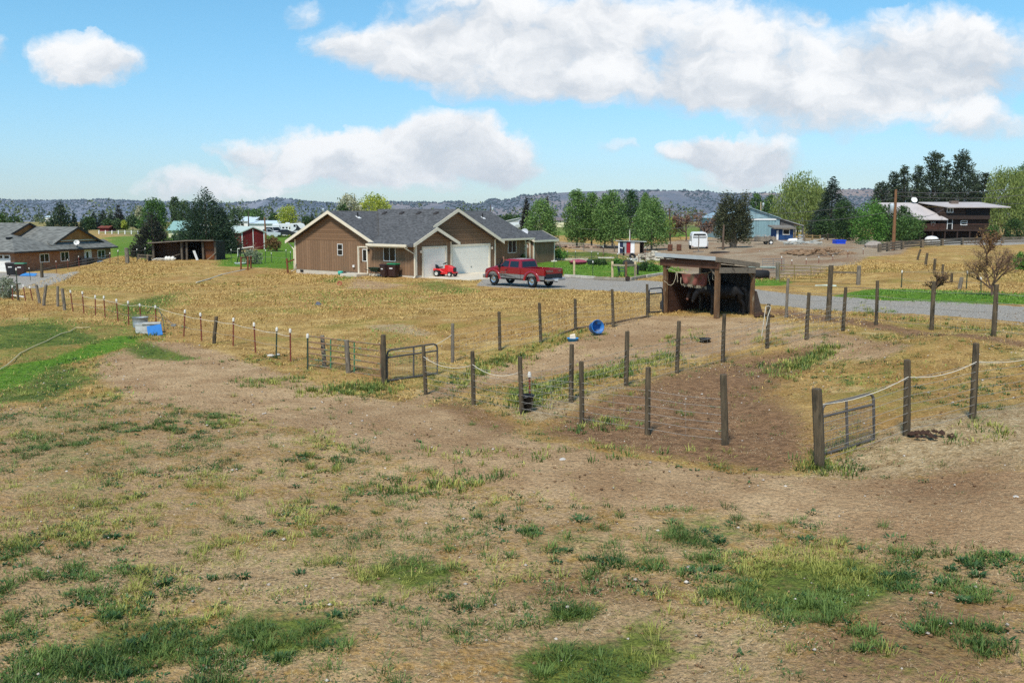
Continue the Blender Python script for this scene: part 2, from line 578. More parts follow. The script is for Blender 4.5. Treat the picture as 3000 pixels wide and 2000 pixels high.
# which cover, softness, strength, outline as seen in the photograph
COVER = [
    ('dirt', .03, 1, [(430, 1000), (560, 1003), (700, 1050), (850, 1100), (1000, 1150), (1180, 1178), (1300, 1125), (1480, 1062), (1700, 990), (1880, 925), (1960, 922),
                      (2200, 930), (2330, 955), (2250, 1000), (2100, 1040), (1900, 1070), (1700, 1085), (1560, 1110), (1400, 1135), (1240, 1180), (1420, 1235),
                      (1560, 1290), (1800, 1335), (2100, 1375), (2350, 1395), (2700, 1400), (3050, 1380), (3050, 1640), (2600, 1600), (2200, 1500), (1800, 1480),
                      (1500, 1440), (1250, 1370), (1000, 1300), (800, 1235), (600, 1205), (400, 1180), (270, 1100), (300, 1040)]),
    ('dirt', .05, .52, [(-300, 1210), (300, 1150), (900, 1200), (2000, 1420), (3300, 1400), (3300, 2300), (-300, 2300)]),
    ('dirt', .07, .42, [(-50, 1300), (400, 1180), (900, 1280), (1500, 1440), (2200, 1500), (3050, 1650), (3050, 1800), (2100, 1700), (1200, 1650), (700, 1500), (-50, 1420)]),
    ('dirt', .03, .8, [(2250, 1000), (2400, 960), (2560, 990), (2700, 1010), (2600, 1050), (2420, 1060)]),
    ('dirt', .02, .75, [(1030, 810), (1150, 830), (1210, 835), (1120, 850), (1000, 845)]),
    ('soil', .06, .95, [(1560, 1270), (1700, 1190), (1900, 1115), (2150, 1050), (2330, 1020), (2450, 1010), (2360, 1070), (2250, 1150), (2360, 1230), (2385, 1330), (2300, 1385),
                      (2000, 1350), (1750, 1310)]),
    ('soil', .09, .6, [(2420, 1400), (3050, 1300), (3050, 1500), (2600, 1500)]),
    ('soil', .09, .62, [(2250, 1830), (2600, 1720), (3050, 1680), (3050, 2060), (2250, 2060)]),
    ('soil', .05, .6, [(1300, 1700), (1700, 1640), (2100, 1700), (2000, 1790), (1500, 1780)]),
    ('soil', .03, .7, [(1230, 1180), (1330, 1165), (1450, 1200), (1560, 1260), (1480, 1280), (1350, 1240)]),
    ('soil', .02, .8, [(2215, 905), (2330, 905), (2450, 925), (2700, 970), (3050, 1010), (3050, 1030), (2600, 975), (2300, 930)]),
    ('green', .02, 1, [(-50, 962), (150, 942), (330, 1000), (220, 1010), (60, 1020), (-50, 1030)]),
    ('bright', .02, 1, [(-50, 1085), (150, 1050), (345, 985), (420, 985), (400, 1010), (290, 1040), (150, 1075), (60, 1130), (-50, 1150)]),
    ('green', .03, .8, [(-50, 1090), (200, 1060), (300, 1110), (150, 1170), (-50, 1190)]),
    ('green', .02, .9, [(350, 1010), (430, 1000), (540, 1040), (600, 1050), (520, 1058), (400, 1050)]),
    ('green', .04, .52, [(-50, 935), (200, 925), (470, 950), (490, 1000), (300, 1060), (-50, 1110)]),
    ('green', .05, .4, [(800, 870), (1000, 840), (1250, 850), (1150, 890), (900, 910)]),
    ('green', .08, .4, [(-50, 1150), (350, 1120), (520, 1300), (300, 1520), (-50, 1540)]),
    ('green', .09, .33, [(-50, 1540), (900, 1480), (1500, 1600), (2300, 1560), (3050, 1640), (3050, 2050), (-50, 2050)]),
    ('green', .03, .7, [(300, 900), (420, 870), (560, 850), (500, 900), (400, 960), (320, 930)]),
    ('green', .04, .45, [(1030, 960), (1180, 945), (1260, 985), (1280, 1060), (1180, 1090), (1120, 1060), (1020, 1000)]),
    ('green', .02, .6, [(1250, 1120), (1420, 1070), (1640, 985), (1700, 975), (1500, 1040), (1320, 1110)]),
    ('green', .015, .7, [(940, 822), (1010, 806), (1050, 810), (1000, 822), (960, 835)]),
    ('green', .015, .55, [(1190, 830), (1290, 822), (1420, 850), (1350, 862), (1230, 850)]),
    ('green', .02, .75, [(1480, 1130), (1620, 1110), (1800, 1070), (1950, 1040), (1960, 1050), (1800, 1090), (1640, 1130), (1580, 1190), (1480, 1180)]),
    ('green', .03, .6, [(2230, 1085), (2340, 1035), (2440, 1015), (2460, 1040), (2330, 1100), (2280, 1110)]),
    ('green', .04, .5, [(2400, 1110), (2600, 1060), (2700, 1040), (2750, 1080), (2600, 1110), (2450, 1140)]),
    ('bright', .012, 1, [(2440, 872), (2540, 848), (2650, 845), (2760, 850), (3050, 862), (3050, 893), (2800, 893), (2640, 886)]),
    ('bright', .012, 1, [(1560, 766), (1750, 768), (1950, 776), (2000, 790), (1960, 806), (1850, 812), (1700, 810), (1620, 803), (1560, 792)]),
    ('bright', .012, .8, [(2180, 820), (2290, 815), (2330, 830), (2300, 840), (2180, 842)]),
    ('green', .012, .9, [(1600, 740), (1750, 738), (1850, 752), (1980, 765), (1900, 774), (1650, 768), (1580, 762)]),
    ('bright', .02, 1, [(640, 745), (720, 738), (880, 705), (1000, 690), (1000, 790), (870, 790), (640, 782), (640, 765)]),
    ('bright', .02, 1, [(310, 690), (430, 688), (700, 690), (900, 690), (900, 720), (700, 735), (560, 745), (420, 760), (320, 757)]),
    ('green', .02, 1, [(290, 668), (600, 672), (900, 668), (900, 690), (300, 684)]),
    ('bright', .03, .8, [(1500, 650), (1780, 655), (2080, 660), (2080, 690), (1850, 700), (1640, 690), (1480, 690)]),
    ('bright', .03, .8, [(2340, 664), (2420, 664), (2420, 680), (2340, 680)]),
    ('gravel', .006, 1, [(1395, 838), (1540, 846), (1640, 846), (1800, 852), (1940, 858), (2060, 868), (2200, 888), (2600, 917), (3080, 950), (3080, 905), (2600, 881), (2200, 846), (1938, 824),
                         (1800, 816), (1650, 808), (1560, 803), (1430, 800)]),
    ('gravel', .012, .9, [(-60, 795), (60, 797), (170, 801), (235, 797), (190, 820), (110, 848), (-60, 862)]),
    ('yard', .02, 1, [(1930, 712), (2020, 700), (2200, 694), (2330, 696), (2420, 690), (2560, 694), (2700, 706), (2640, 745), (2540, 752), (2400, 800), (2200, 815), (2000, 815), (1920, 770), (1700, 735), (1580, 712), (1600, 704), (1800, 718)]),
    ('gravel', .02, .8, [(2700, 700), (3080, 690), (3080, 712), (2700, 722)]),
    ('dirt', .02, .8, [(290, 684), (520, 682), (700, 680), (700, 688), (500, 691), (300, 692)]),
    ('straw', .05, .5, [(-300, 1180), (700, 1200), (1400, 1420), (2300, 1480), (3300, 1500), (3300, 2300), (-300, 2300)]),
    ('straw', .06, .8, [(-50, 1620), (500, 1560), (1200, 1640), (1500, 1720), (1900, 1740), (2050, 1800), (1900, 1900), (1200, 1900), (600, 1750), (-50, 1780)]),
    ('straw', .05, .9, [(2350, 1400), (2500, 1290), (3050, 1180), (3050, 1380), (2700, 1400)]),
    ('straw', .04, .7, [(1700, 1800), (2080, 1790), (2350, 1900), (2200, 2060), (1700, 2060)]),
    ('straw', .05, .7, [(-50, 1850), (300, 1950), (300, 2060), (-50, 2060)]),
    ('straw', .02, .8, [(1060, 955), (1180, 950), (1300, 975), (1230, 985), (1100, 970)]),
    ('straw', .03, .7, [(1450, 1180), (1700, 1150), (2000, 1080), (2250, 1020), (2250, 1035), (2000, 1100), (1760, 1170), (1600, 1240), (1480, 1230)]),
]
GREENB = [(1720, 1950, 300, 75, 1), (420, 1880, 230, 95, .8), (830, 1850, 240, 80, .85), (1680, 1795, 85, 28, 1), (1890, 1880, 120, 75, .8), (1200, 1680, 170, 48, .9),
          (2380, 1720, 300, 110, .9), (1660, 1590, 200, 55, .52), (2060, 1560, 200, 70, .62), (1850, 1640, 300, 45, .4), (2800, 1880, 230, 70, .6), (2560, 1870, 120, 40, .6), (2740, 1640, 260, 25, .5),
          (250, 1950, 200, 70, .5), (1130, 1960, 260, 60, .35), (100, 1750, 130, 60, .4), (2900, 1760, 150, 60, .35), (640, 1460, 170, 30, .3), (2200, 1990, 200, 20, .3)]


def project(X, Y, Z):
    f = Y * math.cos(PITCH) - (Z - H) * math.sin(PITCH)
    u = Y * math.sin(PITCH) + (Z - H) * math.cos(PITCH)
    return 1500 + FPX * X / f, 1000 - FPX * u / f


def green_field(px, py):
    g = np.zeros_like(px)
    for (cx, cy, rx, ry, s_) in GREENB:
        q = ((px - cx) / rx) ** 2 + ((py - cy) / ry) ** 2
        g = np.maximum(g, s_ * np.clip(1.35 - q, 0, 1))
    return g


def axis(fine0, fine1, step, lo, hi, grow):
    c = list(np.arange(fine0, fine1 + step / 2, step))
    a, st = fine0, step
    left = []
    while a > lo:
        st *= grow
        a -= st
        left.append(a)
    b, st = fine1, step
    right = []
    while b < hi:
        st *= grow
        b += st
        right.append(b)
    return np.array(left[::-1] + c + right)


def vnoise(x, y, sc, seed):
    """cheap smooth value noise"""
    r = np.random.default_rng(seed)
    T = r.random((256, 256))
    x, y = x * sc, y * sc
    xi, yi = np.floor(x).astype(int), np.floor(y).astype(int)
    fx, fy = x - xi, y - yi
    fx, fy = fx * fx * (3 - 2 * fx), fy * fy * (3 - 2 * fy)
    g = lambda i, j: T[i % 256, j % 256]
    return (g(xi, yi) * (1 - fx) + g(xi + 1, yi) * fx) * (1 - fy) + (g(xi, yi + 1) * (1 - fx) + g(xi + 1, yi + 1) * fx) * fy


COVER_W = [(k, so, st, poly_world(pts)) for k, so, st, pts in COVER]


def cover_at(X, Y):
    M = {k: np.zeros(len(X)) for k in ('dirt', 'soil', 'green', 'straw', 'gravel', 'bright', 'yard')}
    for k, so, st, pw in COVER_W:
        M[k] = np.maximum(M[k], st * poly_mask(X, Y, pw, so))
    return M


def make_ground():
    xs = np.concatenate([axis(-34, 32, .33, -3000, 3000, 1.085)])
    ys = np.concatenate([axis(7, 118, .36, -60, 2600, 1.085)])
    nx, ny = len(xs), len(ys)
    X, Y = np.meshgrid(xs, ys)
    X, Y = X.ravel(), Y.ravel()
    Z = terr(X, np.maximum(Y, 4))
    M = cover_at(X, Y)
    bump = (vnoise(X, Y, .55, 1) - .5) * .09 + (vnoise(X, Y, 1.7, 2) - .5) * .05 + (vnoise(X, Y, .12, 3) - .5) * .22 * s01((Y - 30) / 30)
    flat = np.maximum(M['gravel'], M['dirt'] * .5)
    Z = Z + bump * (1 - flat) * (Y < 260)
    Z[M['soil'] > .5] += ((vnoise(X, Y, 2.2, 5) - .5) * .07)[M['soil'] > .5]
    px, py = project(X, np.maximum(Y, 4), Z)
    gf = np.where((Y > 6) & (Y < 40), green_field(px, py), 0)
    M['green'] = np.maximum(M['green'], gf * .75)
    V = np.stack([X, Y, Z], 1)
    i = np.arange(nx - 1)
    j = np.arange(ny - 1)
    I, J = np.meshgrid(i, j)
    a = (J * nx + I).ravel()
    F = np.stack([a, a + 1, a + nx + 1, a + nx], 1)
    o = npmesh('ground', V, F, ground_mat(), smooth=True)
    me = o.data
    for nm, ks in (('cover_a', ('dirt', 'soil', 'green')), ('cover_b', ('straw', 'gravel', 'bright')), ('cover_c', ('yard', None, None))):
        at = me.attributes.new(nm, 'FLOAT_VECTOR', 'POINT')
        arr = np.stack([M[k] if k else np.zeros(len(X)) for k in ks], 1).astype(np.float32)
        at.data.foreach_set('vector', arr.ravel())
    tag(o, kind='structure')
    return o


def ground_mat():
    m, nt, b = newmat('ground_cover')
    g = nn(nt, 'ShaderNodeNewGeometry')
    P = g.outputs['Position']

    def nz(sc, det=4, ro=.6, st=None):
        v = P
        if st:
            k = nn(nt, 'ShaderNodeVectorMath', operation='MULTIPLY')
            k.inputs[1].default_value = st
            nt.links.new(P, k.inputs[0])
            v = k.outputs[0]
        return noise(nt, v, sc, det, ro)
    nA, nB, nC, nD = nz(.16, 4), nz(.8, 6, .65), nz(4.5, 6, .7), nz(26, 3, .7)
    fl = nz(14, 3, .7, (1, .45, 1))

    def attr(nm):
        a = nn(nt, 'ShaderNodeAttribute', attribute_name=nm)
        s = nn(nt, 'ShaderNodeSeparateXYZ')
        nt.links.new(a.outputs['Vector'], s.inputs[0])
        return s.outputs
    A, B, C = attr('cover_a'), attr('cover_b'), attr('cover_c')
    mixn = mth(nt, 'ADD', mth(nt, 'MULTIPLY', nB, .4), mth(nt, 'MULTIPLY', nC, .6))

    def msk(x, k=1.3, w=.16, inv=False):
        n_ = mth(nt, 'MULTIPLY_ADD', mixn, k, -k * .5)
        return sstep(nt, mth(nt, 'ADD', x, n_), .5 - w, .5 + w)
    # dry ochre turf
    och = mixc(nt, sstep(nt, nB, .32, .68), lin(150, 116, 62), lin(206, 172, 106))
    och = mixc(nt, sstep(nt, nA, .4, .68), och, lin(172, 132, 76))
    och = mixc(nt, mth(nt, 'MULTIPLY', sstep(nt, nC, .52, .72), .6), och, lin(112, 92, 54))
    och = mixc(nt, mth(nt, 'MULTIPLY', sstep(nt, fl, .55, .72), .55), och, lin(226, 202, 150))
    och = mixc(nt, mth(nt, 'MULTIPLY', sstep(nt, nz(.22, 6, .65), .5, .68), .7), och, lin(142, 136, 64))
    och = mixc(nt, mth(nt, 'MULTIPLY', sstep(nt, nz(.5, 6, .65), .56, .7), .65), och, lin(132, 98, 58))
    och = mixc(nt, mth(nt, 'MULTIPLY', sstep(nt, nz(.42, 6, .65), .58, .7), .6), och, lin(218, 192, 138))
    # bare dirt
    drt = mixc(nt, sstep(nt, nB, .3, .7), lin(170, 136, 98), lin(202, 170, 128))
    drt = mixc(nt, mth(nt, 'MULTIPLY', sstep(nt, nA, .4, .66), .6), drt, lin(152, 118, 84))
    drt = mixc(nt, mth(nt, 'MULTIPLY', sstep(nt, nC, .54, .74), .45), drt, lin(108, 80, 55))
    drt = mixc(nt, mth(nt, 'MULTIPLY', sstep(nt, nD, .6, .74), .6), drt, lin(212, 190, 154))
    # brown soil with litter
    sol = mixc(nt, sstep(nt, nC, .32, .66), lin(110, 82, 58), lin(158, 122, 88))
    sol = mixc(nt, mth(nt, 'MULTIPLY', sstep(nt, nB, .48, .7), .6), sol, lin(146, 112, 78))
    sol = mixc(nt, mth(nt, 'MULTIPLY', sstep(nt, nD, .58, .72), .6), sol, lin(186, 154, 116))
    # greens
    grn = mixc(nt, sstep(nt, nC, .3, .7), lin(56, 78, 30), lin(112, 124, 56))
    grn = mixc(nt, sstep(nt, nB, .45, .7), grn, lin(130, 134, 62))
    brt = mixc(nt, sstep(nt, nC, .3, .7), lin(66, 104, 28), lin(112, 146, 46))
    brt = mixc(nt, mth(nt, 'MULTIPLY', sstep(nt, nB, .52, .72), .8), brt, lin(142, 142, 64))
    # pale straw litter
    stw = mixc(nt, sstep(nt, nC, .3, .68), lin(150, 122, 84), lin(200, 174, 132))
    stw = mixc(nt, mth(nt, 'MULTIPLY', sstep(nt, fl, .56, .74), .8), stw, lin(226, 208, 172))
    stw = mixc(nt, mth(nt, 'MULTIPLY', sstep(nt, nD, .58, .74), .5), stw, lin(104, 78, 50))
    # gravel
    vor = nn(nt, 'ShaderNodeTexVoronoi')
    vor.inputs['Scale'].default_value = 14
    nt.links.new(P, vor.inputs['Vector'])
    gv = mixc(nt, sstep(nt, nD, .3, .7), lin(148, 141, 130), lin(192, 184, 170))
    gv = mixc(nt, mth(nt, 'MULTIPLY', sstep(nt, nB, .45, .7), .5), gv, lin(172, 158, 136))
    gvs = nn(nt, 'ShaderNodeSeparateColor')
    nt.links.new(vor.outputs['Color'], gvs.inputs[0])
    gv = mixc(nt, mth(nt, 'MULTIPLY', gvs.outputs[0], .35), gv, lin(116, 110, 104))
    yd = mixc(nt, sstep(nt, nB, .3, .7), lin(150, 130, 104), lin(176, 158, 132))
    yd = mixc(nt, mth(nt, 'MULTIPLY', sstep(nt, nA, .42, .66), .7), yd, lin(142, 106, 76))
    c = och
    c = mixc(nt, msk(B[0], 1.2), c, stw)
    c = mixc(nt, msk(A[0], 1.5), c, drt)
    c = mixc(nt, msk(A[1], 1.3, .25), c, sol)
    c = mixc(nt, msk(C[0], .8), c, yd)
    c = mixc(nt, msk(A[2], 1.7, .2), c, grn)
    c = mixc(nt, msk(B[2], .9, .2), c, brt)
    c = mixc(nt, msk(B[1], .35, .12), c, gv)
    # far land: dull sage
    s = nn(nt, 'ShaderNodeSeparateXYZ')
    nt.links.new(P, s.inputs[0])
    far = sstep(nt, s.outputs[1], 170, 330)
    fc = mixc(nt, sstep(nt, nz(.012, 4), .4, .6), lin(108, 116, 62), lin(150, 140, 96))
    c = mixc(nt, mth(nt, 'MULTIPLY', far, .75), c, fc)
    nE = nz(17, 8, .78)
    val = mth(nt, 'MULTIPLY_ADD', sstep(nt, nE, .32, .68), .8, .58)
    vs = nn(nt, 'ShaderNodeVectorMath', operation='SCALE')
    nt.links.new(c, vs.inputs[0])
    nt.links.new(val, vs.inputs['Scale'])
    c = vs.outputs[0]
    nt.links.new(c, b.inputs['Base Color'])
    b.inputs['Roughness'].default_value = .95
    b.inputs['Specular IOR Level'].default_value = .1
    bn = nn(nt, 'ShaderNodeBump')
    bn.inputs['Strength'].default_value = 1.0
    bn.inputs['Distance'].default_value = .10
    hgt_ = mth(nt, 'ADD', mth(nt, 'MULTIPLY', nC, 1.0), mth(nt, 'ADD', mth(nt, 'MULTIPLY', nD, .45), mth(nt, 'MULTIPLY', nz(8.5, 2, .5), .8)))
    nt.links.new(hgt_, bn.inputs['Height'])
    nt.links.new(bn.outputs[0], b.inputs['Normal'])
    return m


make_ground()


# ------------------------------------------------------------------ hills
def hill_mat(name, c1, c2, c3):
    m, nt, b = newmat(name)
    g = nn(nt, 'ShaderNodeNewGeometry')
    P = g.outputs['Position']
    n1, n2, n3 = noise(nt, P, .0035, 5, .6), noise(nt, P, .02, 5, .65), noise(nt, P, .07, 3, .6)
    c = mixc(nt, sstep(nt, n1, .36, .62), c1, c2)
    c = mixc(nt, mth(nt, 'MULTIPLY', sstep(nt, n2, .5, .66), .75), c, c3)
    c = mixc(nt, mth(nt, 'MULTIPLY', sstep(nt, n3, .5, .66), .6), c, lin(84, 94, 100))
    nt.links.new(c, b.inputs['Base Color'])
    b.inputs['Roughness'].default_value = 1
    b.inputs['Specular IOR Level'].default_value = 0
    return m


def make_hills(name, prof, D, back, zb, mat_, seed, foot, cliff=.3):
    pxs = np.arange(prof[0][0], prof[-1][0] + 1, 7.0)
    tops = np.interp(pxs, [p[0] for p in prof], [p[1] for p in prof])
    dirs = np.array([pxdir(x, y) for x, y in zip(pxs, tops)])
    Dv = D * (1 + .06 * (vnoise(pxs, pxs * 0, .006, seed) - .5) * 2)
    Xr, Zr = dirs[:, 0] / dirs[:, 1] * Dv, H + dirs[:, 2] / dirs[:, 1] * Dv
    rows = []
    prof_s = [(0, 0), (.12, .02), (.3, .1), (.45, .2), (.58, .32), (.68, .44), (.77, .56), (.85, .68), (.9, .76), (.94, .82), (.965, .88), (.985, .97), (1, 1)]
    for i, (t, hgt_) in enumerate(prof_s):
        wob = (vnoise(pxs, pxs * 0 + i * 3.1, .02, seed + 3) - .5)
        y = Dv - foot * (1 - t) * (1 + .35 * wob)
        k = y / Dv
        zz = zb + (Zr - zb) * np.clip(hgt_ + .08 * wob * (4 * hgt_ * (1 - hgt_)), 0, 1)
        rows.append(np.stack([Xr * k, y, zz], 1))
    for t in (.3, 1.0):
        rows.append(np.stack([Xr * (1 + t * back / D), Dv + back * t, Zr - 6 * t], 1))
    V = np.concatenate(rows)
    n = len(pxs)
    I, J = np.meshgrid(np.arange(n - 1), np.arange(len(rows) - 1))
    a = (J * n + I).ravel()
    o = npmesh(name, V, np.stack([a, a + 1, a + n + 1, a + n], 1), mat_, smooth=True)
    tag(o, kind='structure')
    return V.reshape(len(rows), n, 3)


HILL_L = [(-500, 583), (-100, 582), (0, 584), (40, 588), (150, 588), (265, 587), (280, 585), (320, 585), (335, 588), (400, 590), (520, 593), (640, 597), (690, 596), (740, 592), (780, 585), (810, 581),
          (840, 583), (880, 589), (930, 593), (1000, 597), (1100, 598), (1200, 600), (1400, 606), (1700, 612)]
HILL_R = [(880, 640), (960, 622), (1030, 606), (1100, 594), (1150, 592), (1200, 593), (1275, 594), (1290, 598), (1300, 592), (1355, 591), (1366, 598), (1385, 599), (1415, 596), (1428, 587), (1440, 584),
          (1455, 583), (1462, 588), (1490, 586), (1508, 582), (1520, 575), (1545, 573), (1556, 575), (1580, 570), (1640, 565), (1700, 561), (1800, 559), (1900, 560), (2000, 559), (2050, 560),
          (2090, 563), (2110, 568), (2200, 570), (2400, 575), (2700, 583), (3100, 590), (3500, 595)]
HILL_P = [(1900, 600), (2050, 575), (2110, 567), (2160, 566), (2200, 565), (2290, 566), (2420, 558), (2460, 555), (2560, 555), (2680, 558), (2800, 566), (3000, 572), (3600, 580)]
hm1 = hill_mat('hill_scrub_haze', lin(100, 112, 128), lin(128, 130, 138), lin(88, 100, 114))  # blue-grey haze of the distant air mixed into the scrub colours
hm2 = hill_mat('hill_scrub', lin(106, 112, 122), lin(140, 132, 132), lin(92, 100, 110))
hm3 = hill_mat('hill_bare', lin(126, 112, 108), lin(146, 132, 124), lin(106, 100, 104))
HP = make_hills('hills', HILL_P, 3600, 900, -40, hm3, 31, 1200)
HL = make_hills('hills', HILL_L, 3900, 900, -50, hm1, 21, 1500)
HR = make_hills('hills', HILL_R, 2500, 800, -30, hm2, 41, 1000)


def make_scrub(HV, n, seed, size, name, mt, rim=.12, lo=0):
    r = np.random.default_rng(seed)
    nr, nc, _ = HV.shape
    u = r.random(n) * (nc - 1.001)
    w = lo + r.random(n) ** .8 * (nr - 3.001 - lo)
    k = r.random(n) < rim
    w[k] = nr - 3 + r.random(k.sum()) * .4
    i, j = u.astype(int), w.astype(int)
    fu, fw = (u - i)[:, None], (w - j)[:, None]
    P = (HV[j, i] * (1 - fu) + HV[j, i + 1] * fu) * (1 - fw) + (HV[j + 1, i] * (1 - fu) + HV[j + 1, i + 1] * fu) * fw
    dn = vnoise(P[:, 0], P[:, 1], .006, seed) + .5 * vnoise(P[:, 0], P[:, 2], .02, seed + 1)
    keep = dn > .55
    P = P[keep]
    n = len(P)
    s = size * (.5 + r.random(n))
    hh_ = s * (.6 + r.random(n) * .5)
    a = r.random(n) * 6.28
    oct_ = []
    for q in range(4):
        an = a + q * math.pi / 2
        oct_.append(np.stack([P[:, 0] + s * .6 * np.cos(an), P[:, 1] + s * .6 * np.sin(an), P[:, 2] + hh_ * (.3 + .15 * r.random(n))], 1))
    V = np.stack(oct_ + [P + np.stack([0 * s, 0 * s, hh_], 1), P - np.stack([0 * s, 0 * s, .2 * s], 1)], 1).reshape(-1, 3)
    b = np.arange(n)[:, None] * 6
    F = np.concatenate([b + np.array([[q, (q + 1) % 4, 4]]) for q in range(4)] + [b + np.array([[(q + 1) % 4, q, 5]]) for q in range(4)])
    o = npmesh(name, V, F, mt)
    tag(o, 'dark juniper scrub dotted over the far hillsides and along their rims', 'scrub', kind='stuff')


jm = leafmat('juniper_scrub', lin(68, 82, 88), lin(100, 112, 120), 0, .9)
make_scrub(HL, 9000, 5, 6, 'juniper_scrub', jm)
make_scrub(HR, 9500, 6, 4.2, 'juniper_scrub', jm)
make_scrub(HP, 1500, 7, 6, 'juniper_scrub', jm, .25)


# ------------------------------------------------------------------ grass, straw and stones (uncountable cover)
def blades(P, h, w, lean, az, name, mt, label, cat='grass', base_drop=.02):
    n = len(P)
    ca, sa = np.cos(az), np.sin(az)
    side = np.stack([-sa, ca, np.zeros(n)], 1) * (w / 2)[:, None]
    out = np.stack([ca, sa, np.zeros(n)], 1)
    b = P.copy()
    b[:, 2] -= base_drop
    mid = b + out * (lean * h * .35)[:, None] + np.stack([0 * h, 0 * h, h * .6], 1)
    tip = b + out * (lean * h)[:, None] + np.stack([0 * h, 0 * h, h], 1)
    V = np.stack([b - side, b + side, mid - side * .75, mid + side * .75, tip], 1).reshape(-1, 3)
    k = np.arange(n)[:, None] * 5
    F = np.concatenate([k + np.array([[0, 1, 3]]), k + np.array([[0, 3, 2]]), k + np.array([[2, 3, 4]])])
    o = npmesh(name, V, F, mt)
    tag(o, label, cat, kind='stuff')


def scatter_xy(n, x0, x1, y0, y1, r):
    return x0 + r.random(n) * (x1 - x0), y0 + r.random(n) * (y1 - y0)


def in_view(X, Y, Z, pad=60):
    px, py = project(X, Y, Z)
    return (px > -pad) & (px < 3000 + pad) & (py < 2000 + pad), px, py


def tufts(cx, cy, nb, spread, hr, wr, r, lean=.5):
    """expand tuft centres into blades"""
    n = len(cx)
    idx = np.repeat(np.arange(n), nb)
    sp = np.repeat(spread, nb) if not np.isscalar(spread) else spread
    m = len(idx)
    a, q = r.random(m) * 6.283, np.sqrt(r.random(m))
    x, y = cx[idx] + np.cos(a) * q * sp, cy[idx] + np.sin(a) * q * sp
    hs = np.repeat(.65 + .7 * r.random(n), nb) * (hr[0] + r.random(m) * (hr[1] - hr[0])) * (1 - .35 * q)
    w = wr[0] + r.random(m) * (wr[1] - wr[0])
    az = a + r.normal(0, .6, m)
    return np.stack([x, y, terr(x, y) + .0], 1), hs, w, (.25 + r.random(m) * lean * 1.3) * (.4 + q), az


gm_green = leafmat('grass_blades', lin(50, 78, 32), lin(124, 146, 72), .2, .55)
gm_lime = leafmat('grass_blades_lime', lin(118, 128, 52), lin(190, 184, 100), .2, .6)
gm_weed = leafmat('weed_leaves', lin(40, 70, 38), lin(82, 116, 66), .15, .5)
gm_dry = leafmat('grass_dry', lin(160, 128, 70), lin(212, 180, 114), .1, .8)
gm_brt = leafmat('grass_lawn', lin(82, 124, 40), lin(140, 174, 74), .2, .6)
gm_straw = leafmat('straw_bits', lin(136, 108, 74), lin(214, 194, 156), 0, .9)


